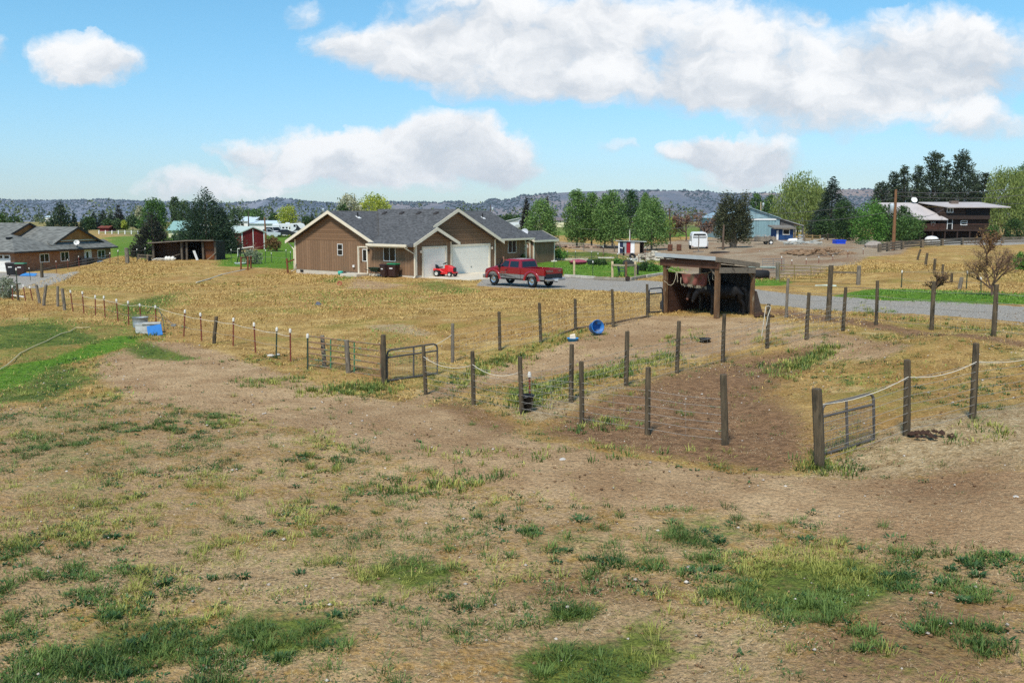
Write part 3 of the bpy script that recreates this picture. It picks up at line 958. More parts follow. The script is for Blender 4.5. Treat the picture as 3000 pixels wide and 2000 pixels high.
def make_grass():
    r = np.random.default_rng(3)
    # foreground green: dense patches plus scattered tufts
    x, y = scatter_xy(420000, -20, 20, 8.6, 36, r)
    ok, px, py = in_view(x, y, terr(x, y))
    x, y, px, py = x[ok], y[ok], px[ok], py[ok]
    gf = green_field(px, py)
    pn = vnoise(x, y, 1.1, 9) * .5 + vnoise(x, y, 3.3, 10) * .5
    left = s01((1700 - px) / 1100) * s01((py - 1120) / 200)
    M = cover_at(x, y)
    path = np.maximum(M['dirt'] * (M['dirt'] > .6), M['soil'] * .8)
    sparse = (.045 + .17 * left + .13 * s01((py - 1480) / 160)) * (1 - .93 * path) * (.25 + 1.7 * (pn > .5))
    dense = np.where(gf > .05, .8 * s01((gf + 2.4 * (pn - .5) - .34) / .45), 0)
    k = r.random(len(x)) < dense + sparse
    isd = r.random(len(x)) < dense / (dense + sparse + 1e-6)
    kind = r.random(len(x))
    yel = vnoise(x, y, .45, 12) + .22 * (px > 2500) * (py > 1780) + .22 * left - .12 * isd
    kw_ = k & (kind > .86) & (~isd | (gf < .6))
    k1, k2 = k & ~kw_ & (yel < .6), k & ~kw_ & (yel >= .6)
    for kk, m_, lab in ((k1, gm_green, 'green grass tufts and patches growing in the near paddock'), (k2, gm_lime, 'yellow green grass tufts in the near paddock')):
        for big, nb, sp, hr_, wr_ in ((False, 9, .075, (.02, .085), (.006, .014)), (True, 22, .10, (.07, .2), (.007, .014))):
            sel = kk & ((r.random(len(x)) < .07 + .1 * (gf > .8) * (py > 1850)) == big)
            P, h, w, l, a = tufts(x[sel], y[sel], nb, sp, hr_, wr_, r, .9)
            blades(P, h, w, l, a, 'grass', m_, lab)
    P, h, w, l, a = tufts(x[kw_], y[kw_], 12, .09, (.015, .06), (.02, .045), r, 1.6)
    blades(P, h, w, l, a, 'weeds', gm_weed, 'low broad leaved weeds lying flat on the bare dirt', 'weeds')
    # rounded broadleaf clumps and upright bright tufts in the worn zone
    wx, wy = scatter_xy(9000, -14, 16, 9.5, 24, r)
    ok, px, py = in_view(wx, wy, terr(wx, wy))
    wx, wy, px, py = wx[ok], wy[ok], px[ok], py[ok]
    zone = np.clip(1.25 - ((px - 1950) / 620) ** 2 - ((py - 1590) / 120) ** 2, 0, 1) * .26 + np.clip(1.2 - ((px - 2700) / 420) ** 2 - ((py - 1640) / 70) ** 2, 0, 1) * .16 + .035 * s01((1900 - px) / 900) * s01((py - 1250) / 150) + .02 * (py > 1560)
    zone *= .3 + 1.4 * (vnoise(wx, wy, .8, 33) > .48)
    k = r.random(len(wx)) < zone
    q = r.random(len(wx))
    a_, b_ = k & (q < .5), k & (q >= .5)
    P, h, w, l, a = tufts(wx[a_], wy[a_], 60, .06 + .11 * r.random(a_.sum()), (.03, .1), (.018, .04), r, 1.2)
    blades(P, h, w, l, a, 'weeds', gm_weed, 'rounded dark green weed clumps on the bare paddock', 'weeds')
    P, h, w, l, a = tufts(wx[b_], wy[b_], 34, .05 + .05 * r.random(b_.sum()), (.08, .22), (.007, .013), r, .8)
    blades(P, h, w, l, a, 'grass', gm_green, 'upright bright grass tufts on the bare paddock')
    # weeds along the fences and gates (px outline strips)
    strips = [(720, 1128, 850, 1120, 60), (900, 1150, 1150, 1130, 150), (1330, 1140, 1420, 1070, 90), (1430, 1075, 1540, 1040, 90), (1560, 1010, 1720, 985, 80), (1500, 1190, 1640, 1120, 160),
              (1640, 1130, 1800, 1085, 150), (1800, 1090, 1990, 1045, 130), (2240, 1100, 2440, 1010, 170), (2370, 1370, 2470, 1360, 60), (2180, 1000, 2290, 990, 40), (1230, 1330, 2000, 1340, 60), (390, 985, 480, 990, 60),
              (520, 800, 760, 850, 70), (2780, 1290, 2950, 1250, 25), (2480, 900, 2960, 980, 120), (1680, 1260, 1820, 1230, 40), (1100, 1440, 1500, 1400, 60), (1960, 1010, 2060, 980, 40)]
    X, Y = [], []
    for (x0, y0, x1, y1, n) in strips:
        a_, b_ = ground(x0, y0), ground(x1, y1)
        t = r.random(n)
        s_ = .022 * a_.y
        X += list(a_.x + (b_.x - a_.x) * t + r.normal(0, s_ * .5, n))
        Y += list(a_.y + (b_.y - a_.y) * t + r.normal(0, s_, n))
    X, Y = np.array(X), np.array(Y)
    keep = r.random(len(X)) < .7
    X, Y = X[keep], Y[keep]
    k = r.random(len(X)) < .5
    P, h, w, l, a = tufts(X[k], Y[k], 20, .16, (.05, .22), (.014, .03), r)
    blades(P, h, w, l, a, 'grass', gm_green, 'rank green grass growing along the fence lines and gates')
    P, h, w, l, a = tufts(X[~k], Y[~k], 20, .16, (.05, .22), (.014, .03), r)
    blades(P, h, w, l, a, 'grass', gm_lime, 'yellowing tall grass growing along the fence lines')
    # dry turf on the mound and verges
    x, y = scatter_xy(300000, -45, 34, 26, 112, r)
    ok, px, py = in_view(x, y, terr(x, y))
    x, y = x[ok], y[ok]
    M = cover_at(x, y)
    bad = np.maximum.reduce([M['dirt'], M['gravel'], M['soil'] * .8, M['yard'], M['bright'], M['green'] * .8])
    k = (r.random(len(x)) < (1 - bad) * (.45 + .55 * vnoise(x, y, .5, 14))) & ~house_zone(x, y)
    x, y = x[k], y[k]
    m = len(x)
    h = (.03 + .07 * r.random(m)) * (.8 + .005 * y)
    blades(np.stack([x, y, terr(x, y)], 1), h, .012 + .0004 * y * (1 + r.random(m)), r.random(m) * 2.6, r.random(m) * 6.283, 'dry_grass', gm_dry, 'dry ochre grass covering the low rise before the house')
    # green turf
    x, y = scatter_xy(230000, -45, 45, 24, 100, r)
    ok, px, py = in_view(x, y, terr(x, y))
    x, y = x[ok], y[ok]
    M = cover_at(x, y)
    k = (r.random(len(x)) < np.maximum(M['bright'], M['green'] * .55)) & ~house_zone(x, y)
    x, y = x[k], y[k]
    m = len(x)
    blades(np.stack([x, y, terr(x, y)], 1), .04 + .07 * r.random(m), .012 + .0004 * y * (1 + r.random(m)), r.random(m) * 1.4, r.random(m) * 6.283, 'lawn_grass', gm_brt, 'fresh green grass of the watered strips and lawns')
    # straw litter and pebbles lying about
    x, y = scatter_xy(420000, -18, 20, 8.6, 34, r)
    ok, px, py = in_view(x, y, terr(x, y))
    x, y = x[ok], y[ok]
    M = cover_at(x, y)
    px, py = project(x, y, terr(x, y))
    k = r.random(len(x)) < (.25 + .75 * np.maximum(M['straw'], .6 * M['soil'])) * (.25 + .75 * (vnoise(x, y, .9, 16) > .4)) * (1 - s01(green_field(px, py) * 2.2))
    x, y = x[k], y[k]
    m = len(x)
    blades(np.stack([x, y, terr(x, y) + .02], 1), .005 + .016 * r.random(m) ** 2, .004 + .008 * r.random(m) ** 2, 1.5 + 4 * r.random(m), r.random(m) * 6.283, 'straw', gm_straw, 'pale straw and stalk bits lying on the bare ground', 'straw', 0)
    for nst, mt_, lab_, s0, s1 in ((2600, leafmat('pebble', lin(150, 138, 124), lin(214, 204, 190), 0, .9), 'small pale stones scattered over the paddock dirt', .010, .03), (16000, leafmat('clod', lin(96, 70, 48), lin(150, 120, 88), 0, 1), 'crumbly brown soil clods on the paddock dirt', .006, .028)):
      x, y = scatter_xy(nst, -16, 24, 9, 40, r)
      s_ = s0 + s1 * r.random(len(x)) ** 4
      z = terr(x, y) + .012
      V = np.stack([np.stack([x + dx * s_ * (.8 + .6 * r.random(len(x))), y + dy * s_ * (.8 + .6 * r.random(len(x))), z + dz * s_], 1) for dx, dy, dz in
                    ((1, 0, 0), (0, 1, .1), (-1, .1, 0), (.1, -1, .1), (.1, .1, .7), (0, 0, -.8))], 1).reshape(-1, 3)
      b = np.arange(len(x))[:, None] * 6
      F = np.concatenate([b + np.array([[q, (q + 1) % 4, 4]]) for q in range(4)] + [b + np.array([[(q + 1) % 4, q, 5]]) for q in range(4)])
      o = npmesh('pebbles' if nst < 3000 else 'soil_clods', V, F, mt_)
      tag(o, lab_, 'stones', kind='stuff')

# ------------------------------------------------------------------ shared building materials
def lined(name, c, axis, period, width=.08, dark=.55, var=.14, rough=.8, nscale=3.0, c2=None, bump=.4):
    """painted boards: dark grooves every period metres along axis of object space"""
    if name in MATS:
        return MATS[name]
    m, nt, b = newmat(name)
    t = nn(nt, 'ShaderNodeTexCoord')
    s = nn(nt, 'ShaderNodeSeparateXYZ')
    nt.links.new(t.outputs['Object'], s.inputs[0])
    u = s.outputs[axis] if isinstance(axis, int) else mth(nt, 'ADD', s.outputs[0], s.outputs[1])
    f = mth(nt, 'FRACT', mth(nt, 'DIVIDE', u, period))
    g = mth(nt, 'LESS_THAN', f, width)
    board = mth(nt, 'FLOOR', mth(nt, 'DIVIDE', u, period))
    wn = nn(nt, 'ShaderNodeTexWhiteNoise', noise_dimensions='1D')
    nt.links.new(board, wn.inputs['W'])
    nf = noise(nt, t.outputs['Object'], nscale, 6, .7)
    k = mth(nt, 'ADD', mth(nt, 'MULTIPLY', nf, .7), mth(nt, 'MULTIPLY', wn.outputs[0], .3))
    ca = tuple(x * (1 - var) for x in c)
    cb = c2 if c2 else tuple(min(1, x * (1 + var)) for x in c)
    col_ = mixc(nt, sstep(nt, k, .3, .7), ca, cb)
    col_ = mixc(nt, g, col_, tuple(x * dark for x in c))
    nt.links.new(col_, b.inputs['Base Color'])
    b.inputs['Roughness'].default_value = rough
    b.inputs['Specular IOR Level'].default_value = .25
    bn = nn(nt, 'ShaderNodeBump')
    bn.inputs['Strength'].default_value = bump
    bn.inputs['Distance'].default_value = .02
    nt.links.new(mth(nt, 'ADD', mth(nt, 'SUBTRACT', 1, g), mth(nt, 'MULTIPLY', noise(nt, t.outputs['Object'], 40, 3), .4)), bn.inputs['Height'])
    nt.links.new(bn.outputs[0], b.inputs['Normal'])
    MATS[name] = m
    return m


def shingle(name, c, var=.3, sc=1.0):
    if name in MATS:
        return MATS[name]
    m, nt, b = newmat(name)
    t = nn(nt, 'ShaderNodeTexCoord')
    s = nn(nt, 'ShaderNodeSeparateXYZ')
    nt.links.new(t.outputs['Object'], s.inputs[0])
    row = mth(nt, 'DIVIDE', s.outputs[2], .062 * sc)
    fr = mth(nt, 'FRACT', row)
    fl = mth(nt, 'FLOOR', row)
    along = mth(nt, 'ADD', mth(nt, 'ADD', s.outputs[0], mth(nt, 'MULTIPLY', s.outputs[1], 1.03)), mth(nt, 'MULTIPLY', fl, .37))
    tab = mth(nt, 'FLOOR', mth(nt, 'DIVIDE', along, .22 * sc))
    cmb = nn(nt, 'ShaderNodeCombineXYZ')
    nt.links.new(tab, cmb.inputs[0])
    nt.links.new(fl, cmb.inputs[1])
    wn = nn(nt, 'ShaderNodeTexWhiteNoise', noise_dimensions='2D')
    nt.links.new(cmb.outputs[0], wn.inputs['Vector'])
    nf = noise(nt, t.outputs['Object'], .6, 5, .6)
    k = mth(nt, 'ADD', mth(nt, 'MULTIPLY', wn.outputs[0], .75), mth(nt, 'MULTIPLY', nf, .35))
    col_ = mixc(nt, k, tuple(x * (1 - var) for x in c), tuple(x * (1 + var) for x in c))
    col_ = mixc(nt, mth(nt, 'MULTIPLY', mth(nt, 'LESS_THAN', fr, .16), .45), col_, tuple(x * .4 for x in c))
    nt.links.new(col_, b.inputs['Base Color'])
    b.inputs['Roughness'].default_value = .9
    b.inputs['Specular IOR Level'].default_value = .2
    MATS[name] = m
    return m


WHITE = mat('trim_paint_white', lin(226, 214, 190), .55, .06, 2.0)
WHITE2 = mat('white_paint', lin(228, 226, 220), .5, .06, 2.0, streak=(lin(190, 182, 168), 1.4, .6))
GLASS = mat('window_glass', (.010, .011, .012), .12, .3, 1.5, spec=.35)
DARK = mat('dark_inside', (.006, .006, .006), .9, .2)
BROWN_V = lined('siding_vertical', lin(134, 105, 80), 'xy', .30, .1, .5, nscale=4)
BROWN_H = lined('siding_lap', lin(126, 97, 72), 2, .19, .12, .5, nscale=4)
CONC = mat('concrete', lin(196, 186, 168), .85, .1, 1.2, bump=.3, streak=(lin(150, 140, 122), .9, .58))
ROOFM = shingle('roof_shingles', lin(86, 86, 86), .42)
METAL_D = mat('dark_metal', lin(46, 46, 48), .45, .2, metal=.6)
GALV = mat('galvanised', lin(150, 152, 152), .45, .18, 3, metal=.5, streak=(lin(104, 98, 88), 2, .58))


def win_part(name, parent, O, ex, ey, w, h, sill, mull=1, horiz=0, fr=.05, dep=.05, frm=None, n=None):
    """window frame + panes. O = lower left corner on the wall, ex along wall, n outward"""
    frm = frm or WHITE2
    O, ex = Vector(O), Vector(ex).normalized()
    n = Vector(n).normalized()
    up = Vector((0, 0, 1))
    Mx = Matrix((ex, n, up)).transposed().to_4x4()
    Mx.translation = O
    b = MB(Mx)
    b.box(0, w, -.03, dep, 0, fr).box(0, w, -.03, dep, h - fr, h).box(0, fr, -.03, dep, fr, h - fr).box(w - fr, w, -.03, dep, fr, h - fr)
    for i in range(1, mull + 1):
        x = w * i / (mull + 1)
        b.box(x - fr * .4, x + fr * .4, -.03, dep * .9, fr, h - fr)
    for i in range(1, horiz + 1):
        z = h * i / (horiz + 1)
        b.box(fr, w - fr, -.03, dep * .85, z - fr * .4, z + fr * .4)
    o = b.build(name, frm, parent)
    p = MB(Mx).box(fr * .8, w - fr * .8, -.02, dep * .35, fr * .8, h - fr * .8)
    p.build('pane', GLASS, o)
    return o


def slab_roof(b, A, B, C, D, th=.16):
    """quad A,B,C,D (ccw seen from above) thickened downwards"""
    A, B, C, D = (Vector(p) for p in (A, B, C, D))
    t = Vector((0, 0, -th))
    b.add([A, B, C, D, A + t, B + t, C + t, D + t], [(0, 1, 2, 3), (7, 6, 5, 4), (0, 4, 5, 1), (1, 5, 6, 2), (2, 6, 7, 3), (3, 7, 4, 0)])


# ------------------------------------------------------------------ the brown house
TH = R(38.2)
HV = Vector((math.sin(TH), math.cos(TH), 0))
HU = Vector((-HV.y, HV.x, 0))
HP0 = Vector((-7.634, 75.776, 0))


def house_local(u, v, z=0):
    return HP0 + HU * u + HV * v + Vector((0, 0, z))


def house_zone(x, y):
    u = (x - HP0.x) * HU.x + (y - HP0.y) * HU.y
    v = (x - HP0.x) * HV.x + (y - HP0.y) * HV.y
    z1 = (u > -.2) & (u < 15) & (v > -.1) & (v < 28)
    z2 = (u > -5.4) & (u <= 0) & (v > .4) & (v < 11)
    return z1 | z2


def make_house():
    # local axes: x = u (along the left facade, away), y = v (along the garage front)
    rz = math.atan2(HU.y, HU.x)
    t = thing('house', 'brown single storey house with grey shingle roof and white garage doors', 'house', HP0, rz)
    # local y must be v: u rotated by -90 deg -> v = -perp, so mirror y
    S = Matrix.Scale(-1, 4, Vector((0, 1, 0)))

    def mb():
        return MB(S)
    zb, zp = .22, 2.8
    W0, W1, RA = 4.8, 14.75, 9.78        # main body extents in u, ridge
    sl = .46
    VE = 20.6                            # far end wall of main body
    rz_main = 5.28
    # walls
    b = mb()
    b.box(W0, W1, 0.02, VE, zb, zp)
    b.box(.6, W0 + .1, 0.02, 10.73, zb, zp)
    b.box(0, .7, 0, 4.25, zb, zp)
    b.build('wall', BROWN_V, t)
    g = mb()
    zg = 2.8
    hm = W1 - RA
    for y in (0.02, VE - .05):
        g.prism([(W0, zg), (W1, zg), (RA, zg + hm * sl)], lambda p, q, k: (p, k, q), y - .012 if y < 1 else y, y + .05)
    g.prism([(0, zg), (10.73, zg), (5.365, zg + 5.365 * sl)], lambda p, q, k: (k, p, q), .588, .64)
    g.prism([(0, zg), (4.25, zg), (2.125, zg + 2.125 * sl)], lambda p, q, k: (k, p, q), -.012, .04)
    g.pieces('gable_wall', BROWN_H, t)
    f = mb()
    f.box(W0 - .0, W1 - .03, .05, VE - .03, -.5, zb)
    f.box(.62, W0, .05, 10.7, -.5, zb)
    f.box(.03, .64, .03, 1.0, -.5, zb + .0)
    f.box(.031, .64, 3.5, 4.22, -.5, zb)
    f.build('foundation', CONC, t)
    fv = mb()
    for u in (13.9, 7.5):
        fv.box(u - .2, u + .2, -.0, .06, -.02, .16)
    fv.pieces('foundation_vent', DARK, t)
    # roof
    r = mb()
    ov, rk = .75, .42

    def gable_roof(axis, a0, a1, c, half, ztop, ovh):
        e = half + ovh
        ze = ztop - e * sl
        if axis == 'v':
            slab_roof(r, (c, a0, ztop), (c, a1, ztop), (c + e, a1, ze), (c + e, a0, ze))
            slab_roof(r, (c, a1, ztop + .001), (c, a0, ztop + .001), (c - e, a0, ze), (c - e, a1, ze))
        else:
            slab_roof(r, (a0, c, ztop), (a1, c, ztop), (a1, c - e, ze), (a0, c - e, ze))
            slab_roof(r, (a1, c, ztop + .001), (a0, c, ztop + .001), (a0, c + e, ze), (a1, c + e, ze))
    zm = zp + hm * sl + .22
    zw = zp + 5.365 * sl + .2
    zs = zw - (5.365 - 2.125) * sl
    gable_roof('v', -rk, VE + rk, RA, hm, zm, ov)
    e = 5.365 + ov
    ze = zw - e * sl
    ua = .6 - rk
    slab_roof(r, (ua, 5.365, zw), (RA, 5.365, zw), (RA, 5.365 + e, ze), (ua, 5.365 + e, ze))
    pent = [(RA - .1, 5.365), (ua, 5.365), (ua, -ov), (4.75, -ov), (4.75, .7)]
    pz = [(u_, v_, zw + .001 - (5.365 - v_) * sl) for u_, v_ in pent]
    r.add(pz + [(a_, b_, c_ - .16) for a_, b_, c_ in pz], [(0, 1, 2, 3, 4), (9, 8, 7, 6, 5)] + [(i, i + 5, (i + 1) % 5 + 5, (i + 1) % 5) for i in range(5)])
    es = 2.125 + .62
    slab_roof(r, (-rk, 2.125, zs), (3.2, 2.125, zs), (3.2, 2.125 + es, zs - es * sl), (-rk, 2.125 + es, zs - es * sl))
    slab_roof(r, (ua - .001, 2.125, zs), (-rk, 2.125, zs), (-rk, -ov, zs - (2.125 + ov) * sl), (ua - .001, -ov, zs - (2.125 + ov) * sl))
    rf = r.build('roof', ROOFM, t)
    # rake boards (white)
    k = mb()

    def rake(axis, pos, c, half, ztop, ovh, left=True, right=True, trim=None):
        e = half + ovh
        for sgn in (-1, 1):
            if (sgn < 0 and not left) or (sgn > 0 and not right):
                continue
            ee = trim if (trim and sgn < 0) else e
            ze = ztop - ee * sl
            poly = [(0, ztop + .03), (sgn * ee, ze + .03), (sgn * ee, ze - .24), (0, ztop - .24)]
            if axis == 'v':
                k.prism(poly, lambda p, q, kk: (c + p, kk, q), pos - .045, pos + .0)
            else:
                k.prism(poly, lambda p, q, kk: (kk, c + p, q), pos - .045, pos + .0)
    rake('v', -rk, RA, hm, zm, ov)
    rake('u', .6 - rk, 5.365, 5.365, zw, ov, trim=3.05)
    rake('u', -rk, 2.125, 2.125, zs, .62)
    # corner boards
    for (x0, x1, y0, y1) in ((W1 - .14, W1 + .03, -.02, .14), (-.03, .15, -.03, .16), (-.031, .12, 4.13, 4.28), (.57, .72, 10.6, 10.76), (4.66, 4.83, 10.74, 10.9), (W0 - .04, W0 + .1, VE - .12, VE + .03), (.58, .7, 4.28, 4.34)):
        k.box(x0, x1, y0, y1, zb - .0, zp + .02)
    k.pieces('trim_board', WHITE, t)
    # gutters and downspouts
    q = mb()
    zge = zp + .2 - ov * sl
    q.box(.2, 4.75, -ov - .12, -ov + .0, zge - .16, zge + .03)
    q.box(W0 - ov - .14, W0 - ov, 11.5, VE + rk, zge - .14, zge + .03)
    q.box(.25, 4.6, -ov + .05, -ov + .16, zge - .26, zge - .17)
    q.pieces('gutter', WHITE, t)
    for pts in ([(.45, -ov - .06, zge - .1), (.4, -ov - .02, zge - .25), (-.02, -.1, zge - .75), (.0, -.06, .2), (.0, -.25, .02)],
                [(W1 + ov, -.1, zge - .1), (W1 + .5, -.02, zge - .4), (W1 + .08, -.05, zge - .7), (W1 + .08, -.05, .1), (W1 + .3, -.2, 0)],
                [(W0 - ov - .05, VE + .3, zge - .05), (W0 - .1, VE + .02, zge - .5), (W0 - .1, VE + .02, .2)]):
        mb().tube(pts, .05, 8).build('downspout', WHITE, t)
    # windows and doors on the left facade (x = u, facade at y=0, outward -v -> local +y after mirror)
    nL, nR = (0, 1, 0), (-1, 0, 0)
    win_part('window', t, (8.47, -.02, 1.56), (1, 0, 0), None, .66, .98, 0, 0, 1, n=nL)
    win_part('window', t, (2.2, -.02, 1.26), (1, 0, 0), None, 1.38, 1.22, 0, 1, 0, n=nL)
    win_part('window', t, (W0 - .02, -17.75, 1.26), (0, -1, 0), None, 1.3, 1.24, 0, 1, 0, n=nR)
    d = mb().box(5.45, 6.45, -.0, .06, .2, 2.3).build('door', BROWN_V, t)
    mb().box(5.4, 5.5, -.06, .01, .16, 2.4).box(6.4, 6.52, -.14, .01, .16, 2.4).box(5.5, 6.4, -.06, .01, 2.3, 2.4).box(5.5, 6.4, -.06, .01, .14, .2).build('door_frame', WHITE, d)
    mb().box(5.52, 6.05, -.035, .0, 1.15, 1.21).box(5.52, 6.05, -.035, .0, 2.12, 2.18).box(5.52, 5.58, -.035, 0, 1.21, 2.12).box(5.99, 6.05, -.035, 0, 1.21, 2.12).build('window_frame', WHITE2, d)
    mb().box(5.57, 6.0, -.02, .0, 1.2, 2.13).build('pane', GLASS, d)
    mb().tube([(6.2, -.09, 1.15), (6.2, 0, 1.15)], .035).build('handle', METAL_D, d)
    # garage doors
    for (x, y0, y1, z1, nm) in ((0, .85, 3.55, 2.36, 'single'), (.6, 5.0, 9.87, 2.38, 'double')):
        b2 = mb()
        nrow = 4
        for i in range(nrow):
            za, zb2 = .05 + (z1 - .05) * i / nrow, .05 + (z1 - .05) * (i + 1) / nrow
            b2.box(x - .012, x + .04, y0 + .05, y1 - .05, za + .004, zb2)
        g_ = b2.build('garage_door', mat('garage_door_paint', lin(240, 232, 216), .5, .04, 1.0), t, bevel=.006)
        mb().box(x - .06, x + .02, y0 - .12, y0 + .05, .02, z1 + .12).box(x - .06, x + .02, y1 - .05, y1 + .12, .02, z1 + .12).box(x - .06, x + .02, y0 + .05, y1 - .05, z1, z1 + .12).build('door_frame', WHITE, g_)
        mb().box(x - .04, x, (y0 + y1) / 2 - .08, (y0 + y1) / 2 + .08, .55, .59).build('handle', METAL_D, g_)
        mb().box(x - .005, x + .02, y0 + .05, y1 - .05, .02, .062).build('door_seal', DARK, g_)
    # lamps by the doors
    for (x, y) in ((-.1, .55), (.5, 10.2)):
        mb().box(x - .02, x + .1, y - .07, y + .07, 1.98, 2.2).build('wall_lamp', mat('lamp_shade_glass', lin(250, 226, 200), .3, .05), t, bevel=.02)
    mb().box(5.2, 5.34, -.14, .0, 2.0, 2.2).build('wall_lamp', METAL_D, t, bevel=.02)
    mb().box(7.0, 7.2, -.13, 0, .62, .82).build('outlet_box', WHITE2, t, bevel=.03)
    # roof vents and pipes
    for u in (8.0, 5.9, 3.9, 1.9):
        v = 4.55
        z = zw - (5.365 - v) * sl
        mb().loft([[(u - .18, v - .24, z - .1), (u - .18, v + .16, z + .08), (u + .18, v + .16, z + .08), (u + .18, v - .24, z - .1)],
                   [(u - .15, v - .2, z + .03), (u - .15, v + .08, z + .17), (u + .15, v + .08, z + .17), (u + .15, v - .2, z + .03)]]).build('roof_vent', mat('vent_brown', lin(58, 52, 48), .6), t)
    for (u, v) in ((8.6, 1.9), (8.3, 18.2)):
        z = zm - (RA - u) * sl
        mb().tube([(u, v, z - .1), (u, v, z + .42)], .05).build('vent_pipe', DARK, t)
        mb().add([(u - .3, v - .18, z - .1), (u + .15, v - .18, z + .11), (u + .15, v + .18, z + .11), (u - .3, v + .18, z - .1)], [(0, 1, 2, 3)]).build('pipe_flashing', WHITE2, t)
    return t


house = make_house()
# concrete step by the side door, apron in front of the garages
o = MB().box(-1.0, 1.0, -.65, .65, -.2, .17).build('concrete_step', CONC, bevel=.02)
o.location = house_local(6.35, -.72, 0)
o.rotation_euler = (0, 0, math.atan2(HU.y, HU.x))
tag(o, 'concrete doorstep slab under the side door of the brown house', 'step')
b = MB()
pl = [(-.02, .35), (-4.9, .9), (-5.3, 3.0), (-5.5, 10.6), (.58, 10.6), (.58, 4.3), (-.02, 4.3)]
b.add([house_local(u, v, .06) for u, v in pl] + [house_local(u, v, -.3) for u, v in pl], [tuple(range(7))] + [(i, i + 7, (i + 1) % 7 + 7, (i + 1) % 7) for i in range(7)])
tag(b.build('concrete_apron', mat('apron_concrete', lin(206, 194, 172), .85, .08, .8, bump=.25, streak=(lin(176, 162, 140), .6, .55))), kind='structure')


def simple_gable(name, label, loc, rz, L, W, wallh, slope, ov, wm, rm, tm=None, gm=None, cat='house', th=.14, ridge='x', group=None, base=-.6):
    """box building, ridge along local x; origin at centre of floor"""
    t = thing(name, label, cat, loc, rz, group)
    b = MB().box(-L / 2, L / 2, -W / 2, W / 2, base, wallh)
    b.build('wall', wm, t)
    hz = W / 2 * slope
    g = MB()
    for x in (-L / 2, L / 2 - .05):
        g.prism([(-W / 2, wallh), (W / 2, wallh), (0, wallh + hz)], lambda p, q, k: (k, p, q), x - .01, x + .06)
    g.pieces('gable_wall', gm or wm, t)
    r = MB()
    e, zt = W / 2 + ov, wallh + hz + .14
    slab_roof(r, (-L / 2 - ov, 0, zt), (L / 2 + ov, 0, zt), (L / 2 + ov, e, zt - e * slope), (-L / 2 - ov, e, zt - e * slope), th)
    slab_roof(r, (L / 2 + ov, 0, zt + .001), (-L / 2 - ov, 0, zt + .001), (-L / 2 - ov, -e, zt - e * slope), (L / 2 + ov, -e, zt - e * slope), th)
    r.build('roof', rm, t)
    if tm:
        k = MB()
        for x in (-L / 2 - ov - .03, L / 2 + ov):
            for s_ in (-1, 1):
                k.prism([(0, zt + .03), (s_ * e, zt - e * slope + .03), (s_ * e, zt - e * slope - .18), (0, zt - .18)], lambda p, q, kk: (kk, p, q), x, x + .03)
        for s_ in (-1, 1):
            k.box(-L / 2 - ov, L / 2 + ov, s_ * e - .02 + (.021 if s_ > 0 else -.021), s_ * e + .02 + (.021 if s_ > 0 else -.021), zt - e * slope - .18, zt - e * slope + .02)
        k.pieces('trim_board', tm, t)
    return t


# ------------------------------------------------------------------ small shed behind the brown house
SM = Matrix.Translation(house_local(7.35, 24.7, 0)) @ Matrix.Rotation(math.atan2(HV.y, HV.x), 4, 'Z')
sh = simple_gable('garden_shed', 'small brown shed with grey gable roof beside the brown house', SM.translation, math.atan2(HV.y, HV.x), 3.6, 3.7, 2.35, .42, .32, BROWN_V, ROOFM, WHITE, cat='shed')
k = MB()
for y in (-1.87, 1.75):
    for x in (-1.83, 1.69):
        k.box(x, x + .14, y, y + .12, 0, 2.34)
k.pieces('corner_board', WHITE, sh)
# fan light door in its end wall facing the house front (local -x end)
d = MB().box(-1.86, -1.8, -1.35, -.45, .1, 2.1).build('door', BROWN_V, sh)
k = MB().box(-1.9, -1.8, -1.47, -1.35, .05, 2.2).box(-1.9, -1.8, -.45, -.33, .05, 2.2).box(-1.9, -1.8, -1.35, -.45, 2.1, 2.2)
k.build('door_frame', WHITE, d)
fan = MB()
for i in range(8):
    a0, a1 = math.pi * i / 8, math.pi * (i + 1) / 8
    for ra, rb in ((.24, .3),):
        fan.add([(-1.875, -.9 + ra * math.cos(a0), 1.65 + ra * math.sin(a0)), (-1.875, -.9 + rb * math.cos(a0), 1.65 + rb * math.sin(a0)),
                 (-1.875, -.9 + rb * math.cos(a1), 1.65 + rb * math.sin(a1)), (-1.875, -.9 + ra * math.cos(a1), 1.65 + ra * math.sin(a1))], [(0, 1, 2, 3)])
for a in (.25, .5, .75):
    fan.beam((-1.875, -.9, 1.66), (-1.875, -.9 + .28 * math.cos(a * math.pi), 1.66 + .28 * math.sin(a * math.pi)), .03, .02, (1, 0, 0))
fan.box(-1.885, -1.862, -1.2, -.6, 1.6, 1.65)
fan.build('window_frame', WHITE2, d)


def dish(label, loc, rz, s=.32, col_=None):
    t = thing('satellite_dish', label, 'satellite dish', loc, rz)
    pr = [(0.001, .0), (s * .5, .03), (s * .85, .1), (s, .15)]
    b = MB(Matrix.Translation((0, 0, .55)) @ Matrix.Rotation(R(62), 4, 'X'))
    b.lathe(pr, 18)
    b.build('reflector', col_ or mat('dish_grey', lin(206, 208, 212), .4, .05), t, smooth=True)
    MB().tube([(0, .25, 0), (0, .16, .3), (0, .03, .5)], .03).build('mast', METAL_D, t)
    MB().tube([(0, -.0, .42), (0, -.42, .62)], .015).box(-.05, .05, -.48, -.38, .58, .7).build('feed_arm', METAL_D, t)
    return t


dish('grey satellite dish on the roof edge of the small brown shed', house_local(6.4, 22.55, 2.55), R(-20), .42)

